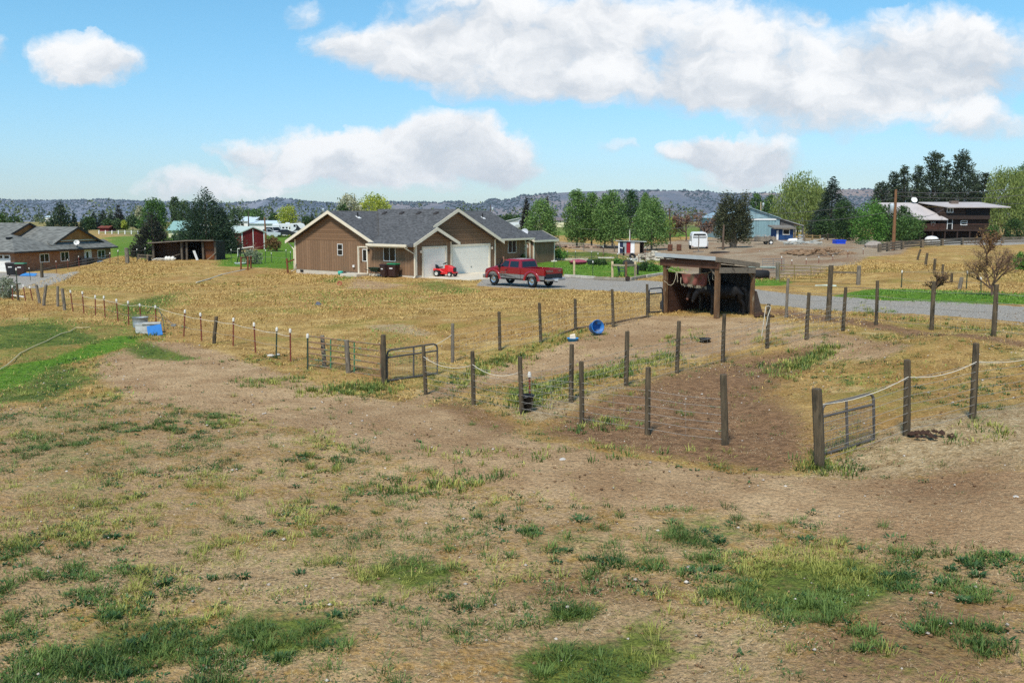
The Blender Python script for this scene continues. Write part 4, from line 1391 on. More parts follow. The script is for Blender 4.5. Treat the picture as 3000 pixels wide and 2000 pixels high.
# ------------------------------------------------------------------ brick house on the left
BRICK = mat('brick', lin(146, 92, 62), .85, .2, 1.2, c2=lin(164, 112, 76), streak=(lin(122, 78, 56), 3, .55))
if True:
    m_ = MATS['brick']
    nt = m_.node_tree
    bt = nn(nt, 'ShaderNodeTexBrick')
    tcx = nn(nt, 'ShaderNodeTexCoord')
    mpx = nn(nt, 'ShaderNodeMapping')
    mpx.inputs['Rotation'].default_value = (R(90), 0, 0)
    sx = nn(nt, 'ShaderNodeSeparateXYZ')
    cx_ = nn(nt, 'ShaderNodeCombineXYZ')
    nt.links.new(tcx.outputs['Object'], sx.inputs[0])
    nt.links.new(mth(nt, 'ADD', sx.outputs[0], sx.outputs[1]), cx_.inputs[0])
    nt.links.new(sx.outputs[2], cx_.inputs[1])
    nt.links.new(cx_.outputs[0], bt.inputs['Vector'])
    bt.inputs['Color1'].default_value = (*lin(136, 88, 62), 1)
    bt.inputs['Color2'].default_value = (*lin(166, 116, 82), 1)
    bt.inputs['Mortar'].default_value = (*lin(150, 128, 104), 1)
    bt.inputs['Scale'].default_value = 1
    bt.inputs['Brick Width'].default_value = .42
    bt.inputs['Row Height'].default_value = .15
    bt.inputs['Mortar Size'].default_value = .014
    nt.links.new(bt.outputs['Color'], nt.nodes['Principled BSDF'].inputs['Base Color'])
ROOF2 = shingle('roof_shingles_light', lin(112, 112, 106), .5, 1.8)
FASC = mat('dark_fascia', lin(62, 52, 44), .7)


def make_brick_house():
    C = Vector((-59.6, 114.8, -2.05))
    ang = R(90 - 15.6)                     # local x = along the brick facade, away; local y = to the left
    t = thing('brick_house', 'long low brick house with grey shingled roof at left edge', 'house', C, ang)
    L, D, zw = 17.2, 15.0, 2.62
    MB().box(0, L, 0, D, -.6, zw).build('wall', BRICK, t)
    r = MB()
    RX, rz_, gy = 11.6, 5.3, .7
    ov = .7
    # main gable roof, ridge along y
    slab_roof(r, (RX, gy - .35, rz_), (RX, D + ov, rz_), (5.2, D + ov, rz_ - 6.4 * .45), (5.2, gy - .35, rz_ - 6.4 * .45))
    slab_roof(r, (RX, D + ov, rz_ + .001), (RX, gy - .35, rz_ + .001), (L + ov, gy - .35, zw - .1), (L + ov, D + ov, zw - .1))
    # lower hipped roof over the garage end
    ze = zw - .1
    slab_roof(r, (3.9, 3.9, 4.5), (3.9, D + ov, 4.5), (-ov, D + ov, ze), (-ov, -ov, ze))
    slab_roof(r, (3.9, D + ov, 4.501), (3.9, 3.9, 4.501), (8.5, -ov, ze), (8.5, D + ov, ze))
    tri = [(-ov, -ov, ze), (8.5, -ov, ze), (3.9, 3.9, 4.502)]
    r.add(tri + [(x_, y_, z_ - .16) for x_, y_, z_ in tri], [(0, 1, 2), (5, 4, 3), (0, 3, 4, 1), (1, 4, 5, 2), (2, 5, 3, 0)])
    # pent strip along the facade
    slab_roof(r, (6.6, -ov - .002, ze - .01), (L + ov, -ov - .002, ze - .01), (L + ov - .7, gy + .3, zw + .9), (6.6, gy + .3, zw + .9), .12)
    # second, higher wing further left
    slab_roof(r, (10.5, 7.0, 5.8), (10.5, D + 6, 5.8), (5.6, D + 6, 3.8), (5.6, 7.0, 3.8))
    slab_roof(r, (10.5, D + 6, 5.801), (10.5, 7.0, 5.801), (14.5, 7.0, 4.2), (14.5, D + 6, 4.2))
    # low front gable over the garage
    slab_roof(r, (1.1, 4.4, 4.1), (1.1, D, 4.1), (-1.4, D, 2.9), (-1.4, 4.4, 2.9))
    slab_roof(r, (1.1, D, 4.101), (1.1, 4.4, 4.101), (4.6, 4.4, 2.75), (4.6, D, 2.75))
    r.build('roof', ROOF2, t)
    g = MB()
    g.prism([(RX - 4.1, zw + .75), (RX + 4.1, zw + .75), (RX, rz_ - .1)], lambda p, q, k: (p, k, q), gy - .02, gy + .1)
    g.prism([(6.6, 4.1), (13.6, 4.4), (10.5, 5.7)], lambda p, q, k: (p, k, q), 7.3, 7.4)
    g.prism([(-1.1, 2.72), (4.3, 2.72), (1.1, 4.0)], lambda p, q, k: (p, k, q), 4.65, 4.75)
    g.pieces('gable_wall', lined('gable_board', lin(176, 118, 66), 'xy', .3, .1, .8), t)
    k = MB()
    for (cx, y, zt, hl, hr, dl, dr) in ((RX, gy - .37, rz_, 4.3, 5.0, .45, .45), (10.5, 6.98, 5.8, 4.9, 4, .408, .4), (1.1, 4.38, 4.1, 2.5, 3.5, .45, .37)):
        for s_, ln, sl in ((-1, hl, dl), (1, hr, dr)):
            k.prism([(0, zt + .03), (s_ * ln, zt - ln * sl + .03), (s_ * ln, zt - ln * sl - .22), (0, zt - .22)], lambda p, q, kk: (cx + p, kk, q), y - .05, y)
    k.box(-ov, L + ov, -ov - .04, -ov, zw - .3, zw - .1).box(-ov - .04, -ov, -ov, D, zw - .3, zw - .1)
    k.pieces('fascia', FASC, t)
    MB().box(RX - 3.9, RX + 3.9, gy - .06, gy - .02, zw + .88, zw + .98).box(0, 3.6, 4.6, 4.65, 2.72, 2.82).build('white_trim', WHITE, t)
    nF = (0, -1, 0)
    for x, w, h, z in ((4.0, 1.62, 1.1, 1.0), (7.6, 1.5, 1.25, .95), (14.5, 1.5, 1.15, 1.0)):
        win_part('window', t, (x, -.02, z), (1, 0, 0), None, w, h, 0, 1, 0, .1, n=nF)
    d = MB().box(12.1, 13.1, -.04, .02, -.05, 2.15).build('door', WHITE2, t)
    MB().box(11.95, 12.1, -.08, .02, -.05, 2.3).box(13.1, 13.3, -.08, .02, -.05, 2.3).box(12.1, 13.1, -.08, .02, 2.15, 2.3).build('door_frame', WHITE2, d)
    MB().box(12.35, 12.7, -.06, -.03, .9, 1.95).build('pane', GLASS, d)
    gd = MB()
    for i in range(4):
        gd.box(-.07, .02, .55, 5.5, .0 + .53 * i + .01, .53 * (i + 1))
    gdo = gd.build('garage_door', WHITE2, t)
    p = MB()
    for i in range(5):
        p.box(-.09, -.05, .75 + .95 * i, 1.4 + .95 * i, 1.72, 2.02)
    p.build('pane', GLASS, gdo)
    for y in (3.0, 6.2, 8.9):
        x = 2.6
        z = ze + (x + ov) * .435
        MB().box(x - .3, x + .25, y - .3, y + .3, z - .05, z + .22).build('roof_vent', METAL_D, t, bevel=.05)
    MB().box(11.0, 11.2, -.16, 0, .9, 1.3).build('meter_box', mat('meter_red', lin(96, 50, 40)), t)
    return t, C, ang


bh, bhC, bhA = make_brick_house()
bM = Matrix.Translation(bhC) @ Matrix.Rotation(bhA, 4, 'Z')
dish('white satellite dish on the eave of the brick house', bM @ Vector((10.2, -.45, 2.7)), R(10), .36, WHITE2)
o = MB().box(-.75, .75, -.45, .45, 0, 1.15)
for i in range(8):
    o.box(-.77, .77, -.47, .47, .1 + .12 * i, .14 + .12 * i)
o = o.build('air_conditioner', mat('ac_dark', lin(44, 46, 50), .5), bevel=.03)
o.location = bM @ Vector((11.1, -1.2, .1))
o.rotation_euler = (0, 0, bhA)
tag(o, 'dark air conditioner box beside the white door of the brick house', 'air conditioner')


# ------------------------------------------------------------------ log house on the right
LOG = lined('log_wall', lin(46, 34, 27), 2, .3, .22, .35, nscale=2.5, c2=lin(70, 52, 41), bump=1.0)
TIN = mat('pale_roof', lin(186, 176, 170), .6, .08, .5, streak=(lin(150, 96, 58), .35, .64))


def make_log_house():
    Y = 168.0
    pl = lambda px, py: atY(px, py, Y)
    b0 = pl(2620, 694)
    x0, x1, x2 = pl(2624, 690).x, pl(2752, 690).x, pl(2900, 690).x
    zg = terr1((x0 + x2) / 2, Y)
    t = thing('log_house', 'dark log house with pale low roof, balcony and long deck', 'house', (x0, Y, zg), 0)
    W1, W2 = x1 - x0, x2 - x0
    z = lambda py: H + pxdir(2700, py)[2] / pxdir(2700, py)[1] * Y - zg
    zd, ze1, zr, ze2, z2f = z(672), z(642), z(592), z(606), z(640)
    b = MB()
    b.box(0, W1 + 1.2, 1.5, 10, -.5, ze1 - .02)
    b.box(W1, W2, .9, 10, -.5, z2f)
    b.box(W1 + .0, W2, .5, 10, z2f, ze2 - .1)
    b.build('wall', LOG, t)
    r = MB()
    slab_roof(r, (-.9, -.8, ze1), (W1 + 1.0, -.8, ze1), (W1 + .0 - 1.9, 6.4, zr - .05), (-.9, 6.4, zr - .05), .18)
    slab_roof(r, (W1 - 1.9, 6.4, zr - .06), (-.9, 6.4, zr - .06), (-.9, 13, ze1), (W1 + 1, 13, ze1), .18)
    slab_roof(r, (W1 - 1.6, 5.6, zr + .05), (W1 + 1.0, -.6, ze2), (W2 + 3.0, -.6, ze2), (W2 + 0.5, 5.6, zr + .05), .16)
    slab_roof(r, (W2 + .5, 5.6, zr + .04), (W2 + 3.0, 11.5, ze2), (W1, 11.5, ze2), (W1 - 1.6, 5.6, zr + .04), .16)
    r.build('roof', TIN, t)
    ch = MB().box(W1 + 3.2, W1 + 4.5, 3.2, 4.2, zr - .9, zr + .25)
    ch.build('chimney', mat('chimney_stone', lin(110, 96, 86), .9, .3), t)
    # deck
    dk = MB().box(-1.0, W2 - 1.0, -2.2, 1.5, zd - .25, zd - .05)
    for i in range(8):
        x = -.9 + i * (W2 - .4) / 7.5
        dk.box(x - .1, x + .1, -2.1, -1.95, -.5, zd - .25)
    deck = dk.build('deck', mat('deck_wood', lin(56, 40, 31), .8, .25, 3), t)
    rl = MB()
    n = 60
    for i in range(n + 1):
        x = -1 + (W1 + .9) * i / n
        rl.box(x - .04, x + .04, -2.2, -2.13, zd, zd + .95)
    rl.box(-1, W1, -2.24, -2.1, zd + .9, zd + 1.0).box(-1, W1, -2.22, -2.12, zd + .05, zd + .12)
    rl.box(W1 + 3.4, W2 - 1, -2.24, -2.1, zd + .9, zd + 1.0)
    rl.build('railing', mat('rail_wood', lin(78, 48, 35), .8, .25, 3), deck)
    # dark panel standing in for the shade of an upper balcony recess
    MB().box(W2 - 4.2, W2 - .2, .38, .6, z2f + .3, ze2 - .4).build('balcony_shade', DARK, t)
    bl = MB().box(W1 + .6, W2, .3, .5, z2f - .15, z2f + .55)
    bl.build('balcony_railing', mat('rail_wood2', lin(54, 40, 32), .8, .25, 3), t)
    nF = (0, -1, 0)
    sc = Y / FPX
    win_part('window', t, (pl(2815, 0).x - x0, .48, z(623)), (1, 0, 0), None, 19 * sc, 14 * sc, 0, 1, 0, .1, n=nF)
    win_part('window', t, (pl(2862, 0).x - x0, .88, z(660)), (1, 0, 0), None, 20 * sc, 14 * sc, 0, 0, 1, .12, n=nF)
    win_part('window', t, (pl(2751, 0).x - x0 + 1.2, .88, z(662)), (1, 0, 0), None, 13 * sc, 11 * sc, 0, 0, 0, .12, n=nF)
    win_part('window', t, (pl(2697, 0).x - x0, 1.48, z(664)), (1, 0, 0), None, 12 * sc, 15 * sc, 0, 1, 0, .12, n=nF)
    d = MB().box(pl(2823, 0).x - x0, pl(2836, 0).x - x0, .84, .92, zd, zd + 2.05).build('door', DARK, t)
    xx0, xx1 = pl(2823, 0).x - x0, pl(2836, 0).x - x0
    MB().box(xx0 - .12, xx0, .8, .92, zd, zd + 2.2).box(xx1, xx1 + .12, .8, .92, zd, zd + 2.2).box(xx0, xx1, .8, .92, zd + 2.05, zd + 2.2).box(xx0, xx1, .82, .92, zd + .95, zd + 1.05).build('door_frame', WHITE2, d)
    dish('white satellite dish on the ridge of the log house', Vector((x0 + W1 - 2.2, Y + 6.2, zg + zr - .15)), R(0), .55, WHITE2)
    return t


make_log_house()

# ------------------------------------------------------------------ blue workshop and its sheds
BLUEM = lined('blue_sheet', lin(138, 164, 170), 'xy', .3, .1, .82)
GREYB = mat('grey_boards', lin(96, 92, 88), .85, .2, 2)
NAVY = lined('navy_boards', lin(36, 68, 112), 'xy', .4, .06, .7)


def make_workshop():
    Y = 182.0
    z0 = terr1(55, Y)
    zz = lambda px, py: H + pxdir(px, py)[2] / pxdir(px, py)[1] * Y - z0
    xx = lambda px: pxdir(px, 0 + 650)[0] / pxdir(px, 650)[1] * Y
    apex, xr, xl = xx(2192), xx(2284), xx(2100)
    t = thing('workshop', 'large pale blue metal workshop with low gable front', 'barn', (apex, Y, z0), 0)
    zap, zr = zz(2192, 608), zz(2284, 639)
    rr, ll = xr - apex, apex - xl
    sl = (zap - zr) / rr
    MB().prism([(-ll, -.5), (rr, -.5), (rr, zr), (0, zap), (-ll, zap - ll * sl)], lambda p, q, k: (p, k, q), 0, 16).build('wall', BLUEM, t)
    r = MB()
    slab_roof(r, (0, -.4, zap + .12), (rr + .1, -.4, zr + .06), (rr + .1, 16.4, zr + .06), (0, 16.4, zap + .12), .1)
    slab_roof(r, (0, 16.4, zap + .121), (-ll - .3, 16.4, zap - (ll + .3) * sl + .12), (-ll - .3, -.4, zap - (ll + .3) * sl + .12), (0, -.4, zap + .121), .1)
    r.build('roof', mat('blue_roof', lin(150, 172, 180), .5, .06), t)
    xa, xb, zt, zb_ = xx(2196) - apex, xx(2270) - apex, zz(2230, 645), 0
    dr = MB().box(xa, xx(2222) - apex, -.1, -.02, .1, zt).box(xx(2222) - apex + .05, xb, -.12, -.02, .1, zt)
    d = dr.build('sliding_door', lined('blue_sheet2', lin(126, 154, 158), 'xy', .3, .1, .82), t)
    MB().box(xa - .5, xb + .2, -.22, -.05, zt, zt + .28).build('door_track', WHITE2, d)
    # lean-to on the right
    xe, zle = xx(2355) - apex, zz(2355, 660)
    MB().prism([(rr, -.5), (xx(2328) - apex, -.5), (xx(2328) - apex, zz(2328, 655)), (rr, zr - .1)], lambda p, q, k: (p, k, q), .4, 14).build('lean_to_wall', GREYB, t)
    r2 = MB()
    slab_roof(r2, (rr, .0, zr), (xe, .0, zle), (xe, 14, zle), (rr, 14, zr), .14)
    r2.build('lean_to_roof', mat('grey_tin', lin(150, 150, 152), .5, .1), t)
    for px in (2332, 2354):
        MB().box(xx(px) - apex - .12, xx(px) - apex + .12, .2, .5, -.5, zz(px, 660) - .1).build('post', GREYB, t)
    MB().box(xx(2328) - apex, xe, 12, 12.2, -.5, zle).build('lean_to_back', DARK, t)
    # blue shed
    Yb = 168.0
    z0 = terr1(54, Yb)
    zz2 = lambda px, py: H + pxdir(px, py)[2] / pxdir(px, py)[1] * Yb - z0
    xx2 = lambda px: pxdir(px, 670)[0] / pxdir(px, 670)[1] * Yb
    s = thing('blue_shed', 'small navy blue shed with flat grey roof and white window', 'shed', (xx2(2272), Yb, z0), 0)
    w = xx2(2324) - xx2(2272)
    h = zz2(2300, 670)
    MB().box(0, w, 0, 3, -.4, h).build('wall', NAVY, s)
    rf = MB()
    slab_roof(rf, (-.5, -.7, h + .2), (w + .3, -.7, h + .15), (w + .3, 3.3, h + .55), (-.5, 3.3, h + .6), .22)
    rf.build('roof', mat('old_grey_roof', lin(120, 112, 100), .8, .2), s)
    x_ = xx2(2293) - xx2(2272)
    win_part('window', s, (x_, -.02, zz2(2300, 688)), (1, 0, 0), None, 1.25, 1.0, 0, 0, 0, .12, n=(0, -1, 0))
    MB().box(.2, .55, -.06, 0, 0, h - .3).build('door', WHITE2, s)
    return t


make_workshop()

# ------------------------------------------------------------------ far left buildings
RED = lined('barn_red', lin(122, 34, 32), 'xy', .5, .06, .75)


def far_house(name, label, pxl, pxr, py_base, py_eave, py_ridge, depthY, D, rz, wm, rm, tm=None, cat='house', slope=None, wins=()):
    a, c = atY(pxl, py_base, depthY), atY(pxr, py_base, depthY)
    zb = a.z
    z = lambda py: atY((pxl + pxr) / 2, py, depthY).z - zb
    L = (c - a).x
    wh = z(py_eave)
    sl = slope or (z(py_ridge) - wh) / (D / 2)
    t = simple_gable(name, label, ((a.x + c.x) / 2, depthY + D / 2, zb), rz, L, D, wh, sl, .4, wm, rm, tm, cat=cat, base=-3)
    for (px, py, w, h) in wins:
        q = atY(px, py, depthY)
        m = mpp(q)
        win_part('window', t, (q.x - (a.x + c.x) / 2, -D / 2 - .02, q.z - zb), (1, 0, 0), None, w * m, h * m, 0, 1, 0, .12, n=(0, -1, 0))
    return t


# red barn: gable end towards the camera
a, c = atY(690, 730, 132), atY(757, 735, 132)
zb = min(terr1(a.x, 132), a.z)
zw, zr = atY(730, 681, 132).z - zb, atY(722, 667, 132).z - zb
t = simple_gable('red_barn', 'deep red barn with pale metal roof behind the dark spruce', ((a.x + c.x) / 2 - 1.6, 132 + 4.5, zb), R(121), 9, c.x - a.x, zw, (zr - zw) / ((c.x - a.x) / 2), .25, RED, mat('pale_green_tin', lin(186, 198, 186), .5, .08), cat='barn')
k = MB()
w2 = (c.x - a.x) / 2
k.box(-4.56, -4.5, -.06, .04, 0, zr - .2).box(-4.58, -4.5, -w2 - .02, -w2 + .12, 0, zw).box(-4.58, -4.5, w2 - .12, w2 + .02, 0, zw)
k.pieces('corner_board', WHITE2, t)
MB().box(-4.54, -4.5, -1.6, -.1, .1, zw - .2).box(-4.545, -4.5, .1, 1.6, .1, zw - .2).build('door', lined('barn_red_dark', lin(104, 30, 30), 'xy', .4, .08, .7), t)
far_house('farmhouse', 'cream farmhouse with green metal roof between two dark spruces', 494, 548, 690, 674, 650, 205, 9, 0, mat('cream_paint', lin(226, 216, 178), .6, .06), mat('green_tin', lin(138, 172, 162), .5, .06), cat='house',
          wins=((505, 687, 8, 10), (518, 682, 6, 6), (532, 684, 10, 7)))
far_house('farmhouse', 'grey gabled house wing joined behind the cream farmhouse', 528, 556, 682, 664, 652, 212, 8, R(90), mat('grey_siding', lin(160, 156, 148), .6, .06), ROOF2, WHITE2)
far_house('white_barn', 'white metal barn with bluish roof far behind the red barn', 676, 742, 652, 648, 636, 300, 14, 0, WHITE2, mat('ice_tin', lin(206, 220, 226), .4, .05), cat='barn')
far_house('mobile_home', 'long white mobile home with open carport end behind the motor vehicles', 728, 820, 668, 655, 648, 265, 8, 0, WHITE2, mat('ice_tin', lin(206, 220, 226)), cat='house', wins=((800, 660, 7, 6),))
far_house('tin_shed', 'grey tin gable shed in the far field behind the brown house', 1503, 1540, 660, 650, 640, 300, 10, R(90), mat('tin_grey', lin(176, 176, 172), .5, .08), mat('tin_grey2', lin(200, 200, 200), .4, .06), cat='shed')
far_house('cottage', 'small cream cottage far off between the poplar trees', 1624, 1652, 656, 646, 638, 320, 8, 0, mat('cream_paint', lin(226, 216, 178)), mat('mauve_roof', lin(120, 108, 108), .8), cat='house', wins=((1634, 652, 10, 6),))
far_house('cottage', 'pale green roofed porch house behind the willow tree', 2322, 2348, 681, 668, 658, 250, 6, 0, WHITE2, mat('teal_roof', lin(120, 160, 150), .6), cat='house', wins=((2330, 679, 4, 8),))
far_house('long_shed', 'long low white roofed shed under the far left hillside', 133, 158, 640, 636, 633, 600, 8, 0, WHITE2, mat('ice_tin', lin(206, 220, 226)), cat='shed')
far_house('red_shed', 'dark red low shed behind the far orchard row', 292, 318, 672, 667, 662, 255, 5, 0, RED, mat('rust_roof', lin(120, 62, 48), .8), cat='shed')

# ------------------------------------------------------------------ fences and gates
POSTW = mat('weathered_post', lin(88, 76, 58), .9, .35, 4, bump=.5, stretch=(3, 3, .6), streak=(lin(56, 50, 38), 3, .5))
POSTG = mat('grey_post', lin(122, 112, 98), .9, .3, 4, bump=.5, stretch=(3, 3, .6), streak=(lin(84, 76, 64), 3, .52))
TRED = mat('tpost_red', lin(112, 52, 38), .7, .25, 8)
TGREEN = mat('tpost_green', lin(44, 62, 48), .7, .25, 8)
CAPW = mat('cap_white', lin(222, 216, 204), .5, .04)
ROPE = mat('white_rope', lin(214, 206, 188), .8, .06)
WIRE = mat('fence_wire', lin(160, 154, 144), .5, .1, metal=.3)


def post_part(t, O, base, top, kind, r=.062):
    base, top = base - O, top - O
    if kind == 't' or kind == 'g':
        m = TRED if kind == 't' else TGREEN
        b = MB().beam(base - Vector((0, 0, .25)), top, .05, .03)
        b.beam(base - Vector((0, 0, .25)) + Vector((0, .03, 0)), top + Vector((0, .03, 0)), .014, .04)
        o = b.build('t_post', m, t)
        d = (top - base).normalized()
        MB().tube([top - d * .1, top - d * .02, top + d * .05], [.045, .05, .03], 8).build('post_cap', CAPW, o)
        return o
    k = top - base
    pts = [base - Vector((0, 0, .3)), base + k * .3, base + k * .7, top - Vector((0, 0, .012)), top]
    o = MB().tube(pts, [r * 1.08, r * 1.04, r, r * .97, r * .86], 10, jit=.05).build('post', POSTG if kind == 'n' else POSTW, t, smooth=False)
    return o


def fence(label, posts, strands=(), mesh=None, rope=None, wr=.005, group=None, r=.062, name='wire_fence', wire_mat=None, spans=None, stay=.32):
    """posts: (px base, py base, px top, py top, kind)"""
    bases = [ground(p[0], p[1]) for p in posts]
    O = bases[0].copy()
    t = thing(name, label, 'fence', O, 0, group)
    tops = []
    for p, b in zip(posts, bases):
        tp = atY(p[2], p[3], b.y)
        tops.append(tp)
        post_part(t, O, b, tp, p[4], p[5] if len(p) > 5 else r)
    Hm = sorted((q - b).z for q, b in zip(tops, bases))[len(tops) // 2]

    def at(i, h):
        ax = (tops[i] - bases[i]) / max(.01, (tops[i] - bases[i]).z)
        return bases[i] + ax * h - O + Vector((0, -r, 0))
    sp = spans or [(0, len(posts) - 1)]
    for h in strands:
        for (a, c) in sp:
            pts = []
            for i in range(a, c + 1):
                pts.append(at(i, h))
                if i < c:
                    pts.append((at(i, h) + at(i + 1, h)) / 2 - Vector((0, 0, .015 + .02 * random.random())))
            MB().tube(pts, wr, 4, False).build('wire', wire_mat or WIRE, t)
    if mesh:
        b = MB()
        for (a, c) in sp:
            for i in range(a, c):
                L = (bases[i + 1] - bases[i]).length
                n = int(L / stay)
                for q in range(1, n):
                    f = q / n
                    lo, hi = at(i, mesh[0]).lerp(at(i + 1, mesh[0]), f), at(i, mesh[1]).lerp(at(i + 1, mesh[1]), f)
                    b.tube([lo, hi], wr * .55, 3, False)
        b.build('wire_mesh', WIRE, t)
    if rope:
        for (a, c, h, sag) in rope:
            pts = []
            for i in range(a, c):
                p0, p1 = at(i, h), at(i + 1, h)
                for q in range(8):
                    f = q / 8
                    pts.append(p0.lerp(p1, f) - Vector((0, 0, sag * 4 * f * (1 - f))))
            pts.append(at(c, h))
            MB().tube(pts, .008, 6, False).build('rope', ROPE, t)
    return t, bases, tops


S7 = (.16, .34, .52, .7, .88, 1.06, 1.24)
fN, bN, tN = fence('row of round wooden posts with pale wires along the near edge of the brown plot', [
    (1248, 1154, 1240, 1010, 'w', .06), (1388, 1185, 1384, 1028, 'w', .06), (1529, 1212, 1523, 1044, 'w', .062), (1705, 1242, 1703, 1058, 'w', .062), (1897, 1273, 1899, 1075, 'w', .064), (2125, 1306, 2119, 1096, 'w', .075)],
    S7[:6], rope=[(0, 2, 1.15, .2)], mesh=(.16, 1.0), spans=[(0, 5)], stay=.9)
fence('row of round posts carrying square wire mesh between the two dirt pens', [
    (1529.5, 1211, 1523.5, 1046, 'w', .03), (1673, 1175, 1675, 1008, 'w', .066), (1834, 1129, 1838, 970, 'w', .066), (1983, 1094, 1989, 940, 'w'), (2117, 1060, 2122, 920, 'w'), (2247, 1024, 2252, 890, 'w'), (2362, 995, 2370, 857, 'w'), (2469, 970, 2478, 841, 'w')],
    (.1, .26, .42, .58, .74, .9, 1.06), mesh=(.1, 1.06), stay=.3, wr=.005)
fence('line of slim wooden posts along the mown ochre grass up to the shelter', [
    (1326, 1060, 1326, 947, 'n'), (1465, 1026, 1462, 913, 'w'), (1585, 1006, 1580, 887, 'w'), (1686, 967, 1685, 875, 'w'), (1797, 957, 1793, 847, 'w'), (1897, 930, 1896, 832, 'w')],
    (.12, .32, .52, .72, .95), mesh=(.12, .95), stay=.3, wr=.005)
fence('line of tall posts with wire beside the grey gravel road', [
    (2303, 929, 2309, 815, 'n'), (2426, 938, 2435, 777, 'w', .1), (2567, 951, 2571, 822, 'w'), (2729, 968, 2736, 825, 'w', .075), (2911, 986, 2920, 833, 'w', .075), (3060, 1000, 3075, 842, 'w', .07)],
    (.2, .5, .8, 1.1, 1.4), mesh=(.2, 1.1), stay=.5, wr=.006)
fence('near right fence with thick gate post, white rope and pale wires', [
    (2403, 1368, 2393, 1138, 'w', .1), (2657, 1278, 2658, 1053, 'w', .07), (2850, 1228, 2860, 1005, 'w', .07), (3080, 1180, 3092, 960, 'w', .07)],
    S7, rope=[(0, 3, 1.28, .12)], wr=.0048)
# left T-post line
fence('long line of rusty T posts with white caps and rope at left', [
    (7, 868, 8, 828, 't'), (37, 877, 36, 838, 't'), (53, 881, 47, 787, 'g'), (54, 881, 49, 831, 'w', .07), (76, 882, 68, 836, 't'), (98, 881, 87, 840, 't'), (117, 888, 106, 834, 'n', .08), (127, 895, 135, 834, 'n', .08),
    (169, 897, 169, 838, 'n', .07), (190, 907, 182, 845, 'n', .08), (215, 913, 206, 852, 't'), (246, 917, 241, 856, 't'), (279, 926, 279, 867, 't'), (308, 930, 304, 869, 't'), (346, 940, 341, 878, 't'), (377, 950, 375, 884, 't'),
    (413, 948, 409, 892, 't'), (458, 955, 455, 897, 't'), (537, 986, 542, 910, 't'), (591, 997, 587, 919, 't'), (626, 1005, 634, 927, 'w', .07), (682, 1014, 684, 934, 't'), (749, 1032, 744, 948, 't'), (808, 1046, 811, 962, 'g'),
    (851, 1057, 850, 966, 't')], (.45,), rope=[(11, 24, .93, .03)], spans=[(10, 24)], wr=.006)
# second, shorter fence on the crest before the brick house
fence('thin wire fence of rusty posts along the crest before the brick house', [
    (90, 822, 85, 785, 'g'), (123, 813, 122, 769, 'w', .16), (166, 801, 164, 765, 't'), (199, 793, 198, 760, 't'), (232, 785, 230, 751, 't'), (322, 772, 322, 741, 't'), (346, 770, 345, 735, 't')],
    (.3, .6, .9), wr=.008)
fence('T posts with white caps standing behind the ochre rise', [
    (345, 772, 346, 733, 'g'), (374, 771, 370, 726, 'n', .2), (401, 768, 401, 730, 'g'), (425, 766, 425, 727, 'g')], (1.2,), wr=.01)
fence('green T posts with white caps on the bright lawn by the brown house', [
    (677, 770, 677, 731, 'g'), (733, 770, 733, 731, 'g'), (777, 770, 778, 733, 'g'), (796, 770, 795, 741, 'g'), (838, 773, 838, 732, 'g'), (851, 774, 851, 738, 'g')], (.6, 1.2), wr=.008)


def gate(name, label, BL, BR, TL, TR, bars, verts, frm, mesh=None, r=.026, arch=False, dip=None, bar_mat=None, rb=None, vmat=None, lift=.1):
    g0, g1 = ground(BL[0], BL[1] + 4), ground(BR[0], BR[1] + 4)
    P = {'bl': atY(*BL, g0.y), 'tl': atY(*TL, g0.y), 'br': atY(*BR, g1.y), 'tr': atY(*TR, g1.y)}
    O = Vector((P['bl'].x, P['bl'].y, g0.z))
    t = thing(name, label, 'gate', O)

    def p(s, q):
        return (P['bl'].lerp(P['br'], s)).lerp(P['tl'].lerp(P['tr'], s), q) - O
    if arch:
        c = .12
        pts = [p(0, 0), p(0, .5), p(0, 1 - c * 1.2), p(c * .15, 1 - c * .45), p(c * .6, 1), p(.5, 1), p(1 - c * .6, 1), p(1 - c * .15, 1 - c * .45), p(1, 1 - c * 1.2), p(1, .5), p(1, 0), p(0, 0)]
    else:
        pts = [p(0, 0), p(0, 1), p(1, 1), p(1, 0)]
    MB().tube(pts, r, 8).build('frame', frm, t)
    for i, q in enumerate(bars):
        pts = [p(0, q), p(.5, q), p(1, q)]
        if dip and i == 0:
            pts = [p(0, q), p(.3, q), p(dip[0], q - dip[1]), p(dip[0] + .1, q - .1 * dip[1]), p(1, q)]
        MB().tube(pts, rb or r, 8).build('bar', bar_mat or frm, t)
    for s in verts:
        MB().tube([p(s, 0 if not dip else -.05), p(s, 1)], (rb or r) * .95, 8).build('upright', vmat or frm, t)
    if mesh:
        b = MB()
        q0, q1, nx, ny = mesh
        for i in range(1, nx):
            b.tube([p(i / nx, q0), p(i / nx, q1)], .0032, 3, False)
        for i in range(1, ny):
            q = q0 + (q1 - q0) * i / ny
            b.tube([p(0, q), p(1, q)], .0032, 3, False)
        b.build('wire_mesh', mat('mesh_dark', lin(104, 100, 96), .6, .1), t)
    return t


